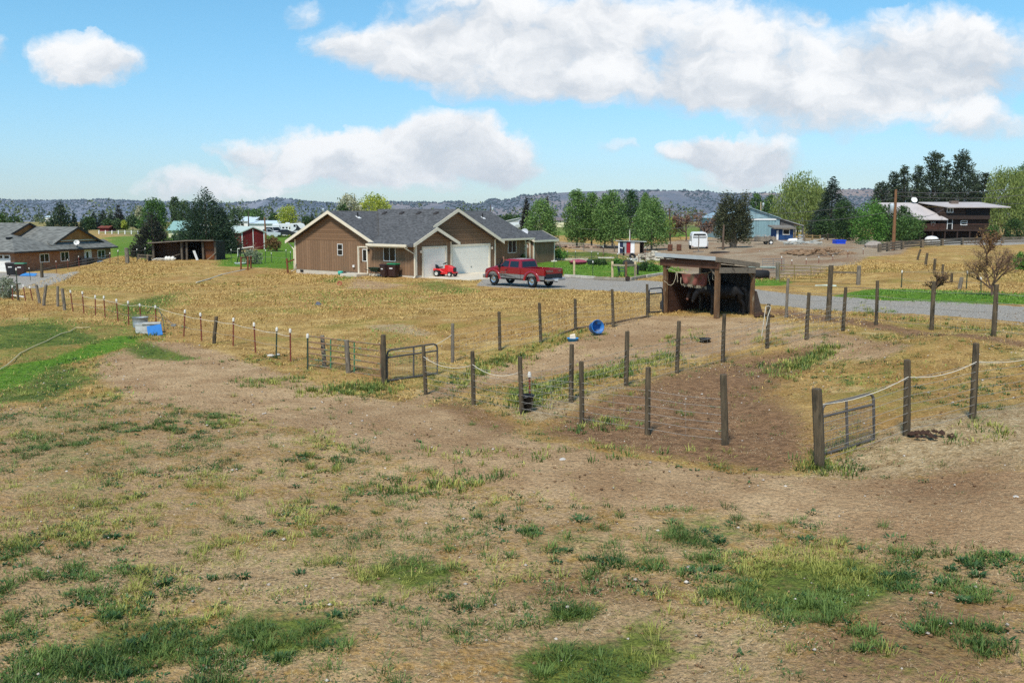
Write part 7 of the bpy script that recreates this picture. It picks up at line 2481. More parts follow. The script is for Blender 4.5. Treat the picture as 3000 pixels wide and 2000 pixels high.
o = put(MB(Matrix.Rotation(R(62), 4, 'X')).lathe([(.17, -.1), (.33, -.11), (.38, -.05), (.38, .05), (.33, .11), (.17, .1), (.15, 0), (.17, -.1)], 18), 'tyre', RUBBER, 'black tyre leaning in the brown yard before the coop', 'tyre', g_ + Vector((0, .1, .33)), R(12), smooth=True)

# tri coloured coop
a, c = ground(1811, 744), ground(1886, 743)
L = (c - a).length
t = thing('coop', 'low coop shed with navy, grey, red and white door panels', 'coop', a, math.atan2((c - a).y, (c - a).x) - R(4))
hC = (742 - 708) * mpp(a) * 1.03
segs = [(0, .06, lin(236, 234, 230), 'white_panel'), (.06, .19, lin(30, 40, 66), 'navy_panel'), (.19, .32, lin(150, 160, 160), 'grey_panel'), (.32, .48, lin(150, 26, 36), 'red_panel'), (.48, .64, lin(232, 230, 226), 'white_panel'), (.64, .84, lin(196, 168, 136), 'tan_panel')]
for k, (f0, f1, c_, nm) in enumerate(segs):
    MB().box(L * f0 + .01, L * f1 - .01, -.02 - .004 * (k % 2), .06, -.1, hC).build(nm, mat('coop_' + nm, c_, .7, .1, 2), t)
MB().box(0, L * .84, .07, 2.0, -.2, hC - .02).build('wall', GREYB, t)
MB().box(L * .96, L * .99, 0, .15, -.1, hC).box(L * .84, L * .99, 1.9, 2.0, -.1, hC).build('frame', mat('dark_wood', lin(50, 36, 28), .9), t)
rb = MB()
slab_roof(rb, (-.35, -.2, hC + .2), (L + .3, -.2, hC + .08), (L + .3, 2.3, hC + .02), (-.35, 2.3, hC + .12), .08)
rb.build('roof', mat('coop_roof', lin(180, 182, 178), .6, .1), t)
MB().beam((.1, -.05, hC * .55), (L * .19, -.05, hC * .48), .04, .1).build('batten', WHITE2, t)
g_ = ground(1827, 748)
tag(MB().beam(g_ - Vector((0, 0, .1)), g_ + Vector((0, 0, 1.0)), .2, .2).build('dark_post', DARK), 'short black post before the navy panel of the coop', 'post')
for (px, py, lab) in ((1963, 736, 'rusty drum on a stake by the yard, nearer the poplars'), (1989, 736, 'plain rusty drum in the yard left of the horse trailer')):
    g_ = ground(px, py)
    put(MB().lathe([(.001, 0), (.3, 0), (.31, .3), (.29, .32), (.31, .6), (.3, .86), (.001, .84)], 16), 'rusty_drum', mat('drum_rust', lin(92, 58, 40), .9, .3, 4), lab, 'drum', g_, smooth=True)
g_ = ground(1964, 732)
tag(MB().beam(g_, g_ + Vector((0, 0, 2.0)), .08, .08).build('stake', mat('dark_wood', lin(50, 36, 28))), 'thin dark stake standing at the rusty drum', 'stake')
g_ = ground(2046, 739)
tag(MB().box(-.6, .6, -.3, .3, 0, .1).beam((0, 0, 0), (0, 0, 2.0), .1, .1).build('sign_stand', mat('stand_grey', lin(120, 112, 104), .8)), 'thin post on a flat base before the horse trailer', 'stand').location = g_


def heap(name, label, cat, px, py, w, d, h, n, s_, m, flat=1.0, cols=None):
    g_ = ground(px, py)
    b = MB()
    for i in range(n):
        a, q = random.random() * 6.283, math.sqrt(random.random())
        x, y = math.cos(a) * q * w, math.sin(a) * q * d
        z = h * (1 - q ** 1.5) * random.uniform(.6, 1)
        k = s_ * random.uniform(.5, 1.3)
        M0 = b.M
        b.M = Matrix.Translation((x, y, z)) @ Matrix.Rotation(random.random() * 6, 4, 'Z') @ Matrix.Rotation(random.uniform(-.5, .5), 4, 'X')
        b.loft([[(-k, -k * .6, -k * .5 * flat), (k * .9, -k * .7, -k * .4 * flat), (k, k * .6, -k * .5 * flat), (-k * .8, k * .7, -k * .4 * flat)],
                [(-k * .7, -k * .5, k * .4 * flat), (k * .6, -k * .4, k * .5 * flat), (k * .7, k * .4, k * .35 * flat), (-k * .6, k * .5, k * .45 * flat)]])
        b.M = M0
    o = b.build(name, m)
    o.location = g_
    tag(o, label, cat, kind='stuff')
    return o


ROCK = leafmat('rock_pale', lin(140, 130, 112), lin(214, 204, 182), 0, .95)
DIRTC = leafmat('dirt_clods', lin(120, 94, 70), lin(156, 128, 100), 0, 1)
heap('rock_heap', 'heap of pale broken rocks beside the horse shelter', 'rocks', 1915, 760, 2.2, 2.6, .9, 150, .28, ROCK, .6)
heap('rock_heap', 'stony rubble bank beneath the poplars', 'rocks', 1660, 727, 9, 1.2, .5, 170, .26, leafmat('rock_brown', lin(120, 92, 74), lin(176, 150, 128), 0, .95), .7)
heap('dirt_heap', 'low heap of brown dirt and debris in the right yard', 'dirt', 2350, 742, 2.2, 1.6, .45, 200, .2, DIRTC, .7)
heap('dirt_heap', 'larger mound of brown earth in the right yard', 'dirt', 2420, 744, 3.4, 2.2, .7, 260, .2, DIRTC, .7)
g_ = ground(2352, 735)
b = MB()
for i in range(16):
    x, y = random.uniform(-1.6, 1.6), random.uniform(-.9, .9)
    a = random.uniform(-.5, .5)
    b.beam((x - math.cos(a), y - math.sin(a), .7 + random.random() * .5), (x + math.cos(a), y + math.sin(a), .7 + random.random() * .7), .16, .08)
put(b, 'scrap_boards', mat('boards_pale', lin(186, 186, 178), .7, .3, 1.4, streak=(lin(90, 120, 100), 1, .58)), 'pale scrap boards heaped on the smaller dirt pile', 'scrap', g_)
# tree shade under the juniper, put in as a low dark mound
g_ = ground(2110, 740)
put(MB().lathe([(2.2, 0), (1.8, .18), (.9, .3), (.001, .34)], 14, sx=1.2), 'tree_shade_mound', mat('tree_shade', lin(54, 44, 38), .95, .3, 4), 'low dark mound standing in for tree shade at the foot of the thin juniper trunk', 'mound', g_, sc=.5)
# white tilted sheet, white rail fence, wooden pens by the blue shed
g_ = ground(2322, 708)
put(MB().loft([[(-.9, -.5, 0), (.9, -.5, 0), (.9, .5, 0), (-.9, .5, 0)], [(-.6, -.4, .5), (.7, -.3, .62), (.7, .4, .5), (-.6, .4, .5)]]), 'white_tank', WHITE2, 'white rounded tank lying by the blue shed', 'tank', g_, bevel=.15)
fence('short white three board fence beside the blue shed', [(2338, 710, 2338, 690, 'n', .1), (2355, 713, 2355, 686, 'n', .12)], ())
b0 = ground(2338, 710)
for i, z in enumerate((.35, .75, 1.15)):
    pass
t = thing('board_fence', 'white horizontal boards of a short fence by the blue shed', 'fence', b0)
p1 = ground(2355, 713)
for z in (.35, .75, 1.15):
    MB().beam(Vector((0, -.1, z)), p1 - b0 + Vector((0, -.1, z)), .04, .2).build('board', WHITE2, t)


def rail_fence(label, posts, nr, m, pw=.2, rh=.16, hfs=(.3, .62, .94), cat='fence'):
    bs = [ground(p[0], p[1]) for p in posts]
    tp = [atY(p[0], p[2], b.y) for p, b in zip(posts, bs)]
    t = thing('rail_fence', label, cat, bs[0])
    O = bs[0]
    for b, q in zip(bs, tp):
        MB().beam(b - O - Vector((0, 0, .3)), q - O, pw, pw).build('post', m, t)
    for i in range(len(bs) - 1):
        for f in hfs[:nr]:
            p0 = bs[i].lerp(tp[i], f * .92) - O
            p1 = bs[i + 1].lerp(tp[i + 1], f * .92) - O
            MB().beam(p0, p1, rh * .6, rh).build('rail', m, t)
    return t


RAILW = mat('rail_grey', lin(104, 92, 76), .9, .3, 3)
rail_fence('weathered grey three rail fence across the front of the log house yard', [(2577, 739, 714), (2602, 736, 710), (2644, 730, 706), (2701, 725, 702), (2760, 720, 699), (2819, 717, 696), (2938, 713, 694), (3020, 712, 692)], 3, RAILW, .32, .2)
rail_fence('yellowish wooden pen rails beside the blue shed', [(2357, 711, 686), (2380, 712, 687), (2402, 711, 688)], 3, mat('pen_wood', lin(140, 116, 76), .85, .25), .2, .16)
rail_fence('grey rail pen running towards the green bushes', [(2403, 706, 690), (2425, 703, 684), (2448, 701, 686)], 3, RAILW, .2, .14)
fence('sparse rusty stakes and wire along the edge of the dirt yard', [(2320, 775, 2320, 762, 't'), (2362, 774, 2362, 758, 't'), (2399, 772, 2399, 752, 't'), (2440, 764, 2440, 748, 't'), (2484, 755, 2484, 735, 't'), (2529, 745, 2529, 728, 't')], (.7,), wr=.015)
fence('leaning dark stakes stepping down the ochre slope at right', [(2687, 761, 2697, 730, 'w', .09), (2711, 777, 2717, 741, 'w', .09), (2736, 795, 2740, 758, 'w', .08), (2760, 808, 2763, 774, 'w', .07), (2787, 829, 2789, 800, 'w', .07), (2811, 846, 2818, 812, 'n', .1)], ())
fence('thin T posts with white caps beyond the right lawn', [(2641, 842, 2643, 794, 'g'), (2831, 846, 2834, 796, 'g'), (2875, 852, 2874, 814, 'g')], (.4, .9), wr=.008)
fence('gnarled brace post with a rail behind the road at right', [(2514, 838, 2517, 778, 'n', .12)], ())
p0, p1 = ground(2426, 938), ground(2514, 838)
tag(MB().beam(atY(2440, 797, ground(2430, 836).y), atY(2516, 799, p1.y), .1, .1).build('brace_rail', RAILW), 'grey brace rail joining the tall corner post to the gnarled post', 'rail')
for (px, py, w, h, d, lab, c_) in ((2463, 716, 27, 13, 1.6, 'bright blue open topped tote at the yard edge', lin(24, 70, 200)),):
    g_ = ground(px, py)
    W = w * mpp(g_)
    hh_ = h * mpp(g_)
    t = thing('blue_tote', lab, 'tote', g_)
    m = mat('tote_blue', c_, .45, .1)
    MB().box(-W / 2, W / 2, 0, d, .08, .2).box(-W / 2, W / 2, -.05, .05, .08, hh_).box(-W / 2, W / 2, d - .05, d + .05, .08, hh_).box(-W / 2 - .05, -W / 2 + .05, .051, d - .051, .08, hh_).box(W / 2 - .05, W / 2 + .05, .051, d - .051, .08, hh_).build('tub', m, t)
    MB().box(-W / 2 - .08, W / 2 + .08, -.12, -.06, hh_ - .18, hh_).build('rim', m, t)
g_ = ground(2560, 725)
put(MB().lathe([(.8, 0), (.9, .3), (.5, .7), (.001, .8)], 9, sx=1.3), 'boulder', mat('boulder', lin(158, 146, 134), .9, .15, 2), 'pale rounded boulder before the green bushes', 'boulder', g_)
p_ = atY(2730, 692, 158)
put(MB().lathe([(.001, 0), (1.6, .0), (1.5, .9), (1.0, 1.4), (.001, 1.6)], 12, sx=1.2), 'white_tarp', WHITE2, 'white tarpaulin covered heap under the log house deck', 'tarp', (p_.x, 158, terr1(p_.x, 158)), sc=.6)
p_ = atY(2748, 694, 157)
put(MB().box(-1.1, 1.1, -.3, .3, 0, .35), 'white_trough', WHITE2, 'low white trough right of the tarpaulin covered heap', 'trough', (p_.x, 157, terr1(p_.x, 157)), bevel=.08)
# things at the old shed
b0 = ground(540, 763)
Ys = b0.y
sx_ = lambda px: atY(px, 740, Ys).x - b0.x
sz_ = lambda py: atY(540, py, Ys).z - b0.z
t = thing('old_shed', 'weathered tumbledown wooden shed with open bays on the rise', 'shed', b0)
OLD = lined('old_boards_shade', lin(54, 41, 34), 0, .28, .08, .4, nscale=2, c2=lin(82, 62, 48))  # boards darkened to carry the shade inside the open bays
OLDO = lined('old_boards_orange', lin(128, 76, 38), 2, .3, .07, .5, nscale=1.5, c2=lin(92, 60, 42))
zt = sz_(708)
MB().box(sx_(449), sx_(530), 1.2, 1.3, -.3, sz_(712)).build('left_wall', OLD, t)
MB().box(sx_(449), sx_(630), 3.4, 3.5, -.3, sz_(708)).build('back_wall', mat('shed_shade', lin(26, 21, 18), .9, .3), t)  # near-black colour paints the shade at the back of the bays
MB().box(sx_(595), sx_(630), .2, .3, .1, sz_(707)).build('right_panel', OLDO, t)
MB().box(sx_(530), sx_(536), .0, .2, -.3, zt).build('partition', GREYB, t)
MB().box(sx_(628), sx_(632), .3, 3.4, -.3, zt).build('side_wall', OLD, t)
MB().box(sx_(446), sx_(450), .3, 3.4, -.3, sz_(713)).build('side_wall', OLD, t)
for px in (450, 533, 547, 596, 631):
    MB().beam((sx_(px), 0, -.3), (sx_(px) + random.uniform(-.05, .05), 0, sz_(709)), .2, .2).build('post', mat('shed_post', lin(92, 82, 70), .9, .3), t)
rb = MB()
slab_roof(rb, (sx_(440), -.6, sz_(710)), (sx_(545), -.6, sz_(703.5)), (sx_(545), 3.5, sz_(708)), (sx_(440), 3.5, sz_(713)), .1)
slab_roof(rb, (sx_(545), -.61, sz_(703)), (sx_(632), -.61, sz_(702.5)), (sx_(632), 3.5, sz_(707.5)), (sx_(545), 3.5, sz_(707.8)), .1)
rb.build('roof', mat('shed_roof', lin(116, 106, 94), .85, .3, 2), t)
MB().beam((sx_(485), -.4, .2), (sx_(528), -.1, sz_(744)), .06, .1).build('brace', mat('shed_post', lin(92, 82, 70)), t)
put(MB().beam((0, 0, 0), (-1.2 * mpp(b0) * 10, .3, 1.0), .25, .08), 'white_plank', WHITE2, 'white plank leaning in the open bay of the old shed', 'plank', b0 + Vector((sx_(582), -.5, .05)))
put(MB().beam((0, 0, 0), (.9, .2, .75), .2, .06), 'grey_plank', TIMG, 'grey plank leaning on the orange panel of the old shed', 'plank', b0 + Vector((sx_(609), -.3, .1)))
for px, lab in ((499, 'white plastic jug left of two others before the old shed'), (507, 'middle white plastic jug before the old shed'), (517, 'white plastic jug right of two others before the old shed')):
    put(MB().lathe([(.001, 0), (.2, .02), (.22, .3), (.14, .46), (.06, .5), (.001, .52)], 12), 'jug', CAPW, lab, 'jug', b0 + Vector((sx_(px), -1.2, 0)), group='white jugs before the old shed', smooth=True)
b = MB()
for i in range(10):
    x = sx_(458) + i * .22
    b.tube([(x - .5, -1.1, .02), (x, -1.2, .12 + .03 * (i % 3)), (x + .55, -1.3, .3)], .05, 6)
put(b, 'pipe_heap', CAPW, 'heap of white pipes before the old shed', 'pipes', b0)
g_ = ground(439, 765)
put(MB().lathe([(.2, 0), (.16, .25), (.12, .4), (.05, .55), (.001, .5)], 8), 'stump', DARK, 'small black stump left of the old shed', 'stump', g_)
b0g = ground(415, 752)
rail_fence('low grey rail pen left of the old shed', [(405, 760, 744), (432, 762, 745), (449, 763, 746)], 2, RAILW, .16, .12, (.4, .9))
rail_fence('white post fence across the green field before the far orchard', [(p, 686, 675) for p in range(290, 410, 19)], 1, WHITE2, .22, .05, (.8,))
# stack of debris behind house: white pens
b0p = ground(704, 747)
put(MB().tube([(0, 0, 0), (0, 0, .9), (1.8, 0, 1.15)], .06), 'hose_stand', CAPW, 'pale bent frame beside the dark spruce and the barn', 'frame', ground(697, 752))
t = thing('tripod', 'dark tripod frame with a white basin on the lawn edge', 'tripod', ground(708, 775))
for a in (0, 2.1, 4.2):
    MB().beam((.7 * math.cos(a), .7 * math.sin(a), 0), (0, 0, 1.9), .07, .07).build('leg', DARK, t)
MB().lathe([(.001, .0), (.5, .05), (.6, .22), (.001, .2)], 14, (0, -.5, 0)).build('basin', WHITE2, t)

# ------------------------------------------------------------------ poles and wires
POLE = mat('pole_wood', lin(132, 92, 60), .85, .25, 2, stretch=(3, 3, .5), streak=(lin(92, 70, 52), 2, .5))
POLED = mat('pole_dark', lin(84, 76, 68), .85, .2, 2)


def pole(label, px, pyb, pyt, Y=None, lean=0, r=.17, m=POLE, arm=False, can=None):
    g_ = ground(px, pyb) if Y is None else atY(px, pyb, Y)
    tp = atY(px + lean, pyt, g_.y)
    t = thing('utility_pole', label, 'utility pole', g_)
    k = tp - g_
    MB().tube([Vector((0, 0, -.5)), k * .5, k], [r, r * .85, r * .65], 10).build('pole', m, t)
    if arm:
        MB().beam(k - Vector((1.1, 0, .4)), k + Vector((1.1, 0, -.4)), .12, .14).build('crossarm', m, t)
    if can:
        MB().lathe([(.001, 0), (.2, 0), (.22, .8), (.2, 1.0), (.001, 1.05)], 14, tuple(k + Vector((can[0], -.3, -can[1])))).build('transformer', mat('can_grey', lin(186, 196, 200), .4, .05), t, smooth=True)
    return tp


T1 = pole('tall brown utility pole with transformer before the log house', 2617, 732, 555, lean=8, r=.2, can=(-.45, 2.6))
T2 = pole('leaning brown utility pole right of the red barn', 781, 727, 636, lean=-6, r=.15)
T3 = pole('thin dark utility pole above the red barn roof', 728, 665, 618, 200, r=.14, m=POLED)
T4 = pole('dark pole with pale transformer behind the house roof ridge', 1437, 660, 600, 230, r=.15, m=POLED, can=(.5, 1.6))
T5 = pole('short dark pole behind the chimney end of the brown roof', 944, 660, 613, 220, r=.14, m=POLED, can=(.3, .8))
T6 = pole('dark utility pole right of the poplar row', 1962, 706, 610, r=.16, m=mat('pole_brown_dark', lin(84, 62, 48), .85, .2))
T7 = pole('pale utility pole behind the blue workshop', 2229, 640, 592, 215, r=.16, m=mat('pole_pale', lin(176, 160, 130), .8, .1), can=(.5, 1.2))
T8 = pole('white lamp pole among the poplars', 1845, 702, 672, 150, r=.09, m=CAPW)


def cable(label, pts, sag=0.6, r=.03):
    out = []
    for a, c in zip(pts[:-1], pts[1:]):
        for i in range(12):
            f = i / 12
            out.append(a.lerp(c, f) - Vector((0, 0, sag * 4 * f * (1 - f))))
    out.append(pts[-1])
    tag(MB().tube(out, r, 4, False).build('power_cable', mat('cable', lin(96, 92, 90), .6)), label, 'cable')


tp1 = T1 - Vector((0, 0, .3))
cable('power cable running right from the tall brown pole above the log house', [tp1, atY(3060, 537, 150)], .6)
cable('lower cable running right from the tall brown pole past the log house roof', [tp1 - Vector((0, 0, .4)), atY(3060, 562, 150)], .6)
cable('cable drooping from the tall brown pole to the log house ridge', [tp1 - Vector((0, 0, 2.2)), atY(2765, 612, 168)], .9)
cable('long cable from the tall brown pole left to the poplar row', [tp1 - Vector((0, 0, 2.0)), atY(2240, 636, 140), atY(1700, 670, 135)], .8)
cable('upper cable crossing before the juniper to the dark pole', [tp1 - Vector((0, 0, .6)), atY(2160, 622, 150), T6], .8)
cable('cable leaving the dark pole left through the poplars', [T6, atY(1660, 650, 150)], .6)
cable('cable right of the log house roof leading out of the picture', [atY(2906, 594, 172), atY(3060, 589, 150)], .3)
cable('slack cable between the barn pole and the dark spruce', [T2, atY(690, 640, 150)], .8)

# ------------------------------------------------------------------ trees
BARK = mat('bark', lin(88, 72, 58), .95, .3, 4, stretch=(2, 2, .5))
BARKG = mat('bark_grey', lin(120, 108, 94), .95, .3, 4, stretch=(2, 2, .5))
LM = {
    'spruce': leafmat('leaf_spruce', lin(26, 38, 30), lin(66, 82, 60), .05),
    'blackspruce': leafmat('leaf_black_spruce', lin(28, 32, 28), lin(70, 70, 58), .05),
    'cypress': leafmat('leaf_cypress', lin(28, 44, 32), lin(70, 92, 62), .05),
    'poplar': leafmat('leaf_poplar', lin(64, 98, 44), lin(142, 172, 96), .3),
    'poplard': leafmat('leaf_poplar_dark', lin(36, 62, 34), lin(88, 120, 66), .2),
    'green': leafmat('leaf_green', lin(50, 78, 38), lin(106, 138, 68), .25),
    'grove': leafmat('leaf_grove', lin(48, 70, 44), lin(104, 124, 78), .2),
    'lime': leafmat('leaf_lime', lin(120, 138, 40), lin(206, 210, 92), .3),
    'willow': leafmat('leaf_willow', lin(98, 116, 54), lin(158, 170, 96), .3),
    'sage': leafmat('leaf_sage', lin(94, 104, 80), lin(158, 164, 134), .15),
    'pale': leafmat('leaf_pale', lin(140, 140, 104), lin(206, 204, 172), .2),
    'pine': leafmat('leaf_pine', lin(34, 48, 38), lin(92, 106, 76), .05),
    'juniper': leafmat('leaf_juniper', lin(38, 44, 30), lin(98, 100, 68), .05),
    'bush': leafmat('leaf_bush', lin(58, 96, 36), lin(120, 164, 72), .3),
    'bushd': leafmat('leaf_bush_dark', lin(36, 60, 30), lin(80, 106, 52), .2),
    'twig': leafmat('leaf_bud', lin(108, 80, 62), lin(150, 116, 92), .1),
    'rust': leafmat('leaf_rust', lin(104, 74, 46), lin(140, 112, 68), .2),
}
TR = np.random.default_rng(77)


def clumps(kind, h, w):
    """clump centres (x,y,z), radii, flattening"""
    r = TR
    C, S, fl = [], [], .8
    if kind in ('spruce', 'blackspruce', 'cypress'):
        n = 130 if kind != 'cypress' else 230
        for i in range(n):
            z = h * (.03 + .97 * (1 - (1 - (i + .5) / n) ** .62))
            f = 1 - z / h
            rad = w / 2 * 1.18 * (min(1, f * 1.22) ** (.95 if kind != 'cypress' else .8)) * (.72 + .36 * r.random())
            a = i * 2.399 + r.random() * .6
            q = rad * (.55 + .45 * r.random() ** .5)
            C.append((q * math.cos(a), q * math.sin(a), z - .1 * q))
            S.append(w * ((.05 + .075 * f) if kind != 'cypress' else (.06 + .075 * f)) * (.8 + .5 * r.random()))
        fl = .5 if kind != 'cypress' else 1.1
    elif kind in ('poplar', 'poplard', 'green', 'grove', 'lime', 'pale', 'round', 'bush', 'bushd', 'sage', 'rust'):
        n = 46 if kind not in ('bush', 'bushd', 'sage') else 36
        z0 = .16 if kind in ('poplar', 'poplard') else (.03 if kind in ('bush', 'bushd', 'sage') else .2)
        for i in range(n):
            f = (i + .5) / n
            z = z0 + (1 - z0) * f
            if kind in ('poplar', 'poplard'):
                pr = math.sin(math.pi * min(1, (.16 + .84 * f)) ** .75) ** .5 * (1 - .12 * f)
            else:
                pr = math.sin(math.pi * (.14 + .82 * f)) ** .55
            a = i * 2.399 + r.random()
            q = w / 2 * pr * (.45 + .55 * r.random() ** .5) * .85
            C.append((q * math.cos(a), q * math.sin(a), h * min(z, .97)))
            S.append(w * (.1 + .06 * r.random()) * (.6 + .5 * pr))
        fl = .95
    elif kind == 'willow':
        n = 60
        for i in range(n):
            f = (i + .5) / n
            a = i * 2.399 + r.random()
            pr = math.sin(math.pi * (.2 + .72 * f)) ** .5
            q = w / 2 * pr * (.5 + .5 * r.random() ** .5) * .9
            C.append((q * math.cos(a), q * math.sin(a), h * (.16 + .8 * f)))
            S.append(w * (.08 + .05 * r.random()))
        fl = 1.35
    elif kind == 'pine':
        n = 130
        for i in range(n):
            f = (i + .5) / n
            z = h * (.14 + .84 * f)
            rad = w / 2 * (1 - f * .72) * (.35 + .8 * r.random())
            a = i * 2.399 + r.random() * 2
            C.append((rad * math.cos(a), rad * math.sin(a), z + .05 * h * r.random()))
            S.append(w * (.09 + .06 * r.random()) * (1.25 - .5 * f))
        fl = .6
    elif kind == 'juniper':
        tops = [(-.28, 0, .98), (-.05, .1, .97), (.3, 0, 1.0), (.12, -.3, .8), (-.2, .3, .8), (.45, .1, .6), (-.42, -.1, .62)]
        for k, (tx, ty, tz) in enumerate(tops):
            for i in range(17):
                f = (i + .5) / 17
                z = h * (.16 + (tz - .18) * f)
                rad = w * .2 * (1 - .75 * f) * (.4 + .7 * r.random())
                a = r.random() * 6.28
                C.append((tx * w * .62 * (.55 + .5 * f) + rad * math.cos(a), ty * w * .5 + rad * math.sin(a), z))
                S.append(w * (.05 + .035 * r.random()))
        fl = 1.15
    return np.array(C), np.array(S), fl


def tree(name, label, x, y, z, h, w, kind, trunk=.16, cat='tree', group=None, leaf=None, density=1.0, bark=None, trunk_r=None, rz=None, base=0.0):
    t = thing(name, label, cat, (x, y, z), TR.random() * 6.28 if rz is None else rz, group)
    C, S, fl = clumps(kind, h, w)
    if base:
        C[:, 2] = h * base + C[:, 2] * (1 - base)
    L = leaf or max(.11, y * .00145)
    area = 3.1 * w * h
    n = int(min(30000, max(1100, area / (L * L) * 2.6 * density * (1.5 if kind in ('spruce', 'blackspruce', 'cypress', 'juniperx') else 1.0))))
    S = S * 1.22
    p = S ** 2
    idx = TR.choice(len(C), n, p=p / p.sum())
    g = TR.normal(0, .5, (n, 3))
    ln = np.linalg.norm(g, axis=1, keepdims=True)
    g = g / ln * np.minimum(ln, 1.05)
    P = C[idx] + g * S[idx][:, None] * np.array([1, 1, fl]) * 1.25
    P[:, 2] = np.maximum(P[:, 2], .05)
    d1 = TR.normal(0, 1, (n, 3))
    d1 /= np.linalg.norm(d1, axis=1, keepdims=True)
    d2 = np.cross(d1, TR.normal(0, 1, (n, 3)))
    d2 /= np.linalg.norm(d2, axis=1, keepdims=True) + 1e-9
    if kind in ('willow',):
        d1 = d1 * .5 + np.array([0, 0, -1.2])
    if kind in ('spruce', 'blackspruce', 'pine', 'cypress', 'juniper'):
        out = P * np.array([1, 1, 0])
        out /= np.linalg.norm(out, axis=1, keepdims=True) + 1e-9
        d1 = d1 * .7 + out * .8 + np.array([0, 0, .5 if kind != 'spruce' else -.1])
    s = L * (.55 + .6 * TR.random(n))[:, None]
    a, b = d1 * s * .75, d2 * s * .42
    V = np.stack([P - a, P + b, P + a, P - b], 1).reshape(-1, 3)
    k = np.arange(n)[:, None] * 4
    key = {'round': 'green'}.get(kind, kind)
    npmesh('crown', V, k + np.array([[0, 1, 2, 3]]), LM[key], t)
    if trunk:
        r0 = trunk_r or max(.08, h * .017)
        b = MB()
        hk = h * (.92 if kind in ('spruce', 'blackspruce', 'cypress', 'pine', 'poplar', 'poplard') else .6)
        b.tube([(0, 0, -.3), (r0 * .3, 0, hk * .35), (-r0 * .3, r0 * .3, hk * .7), (0, 0, hk)], [r0 * 1.15, r0 * .9, r0 * .55, r0 * .15], 8)
        sel = TR.choice(len(C), min(9, len(C)), replace=False)
        for q in sel:
            c = Vector(C[q])
            z0 = max(h * .1, min(hk * .8, c.z - .35 * math.hypot(c.x, c.y) - .05 * h))
            b.tube([(0, 0, z0), (c.x * .5, c.y * .5, z0 + (c.z - z0) * .4), tuple(c)], [r0 * .4, r0 * .28, r0 * .08], 5)
        b.build('trunk', bark or BARK, t)
    return t


def ptree(name, label, px, pyb, pyt, wpx, kind, Y=None, **kw):
    if Y is None:
        b = ground(px, pyb)
    else:
        q = atY(px, pyb, Y)
        b = Vector((q.x, Y, terr1(q.x, Y)))
    h = atY(px, pyt, b.y).z - b.z
    return tree(name, label, b.x, b.y, b.z, h, wpx * b.y / FPX, kind, **kw)


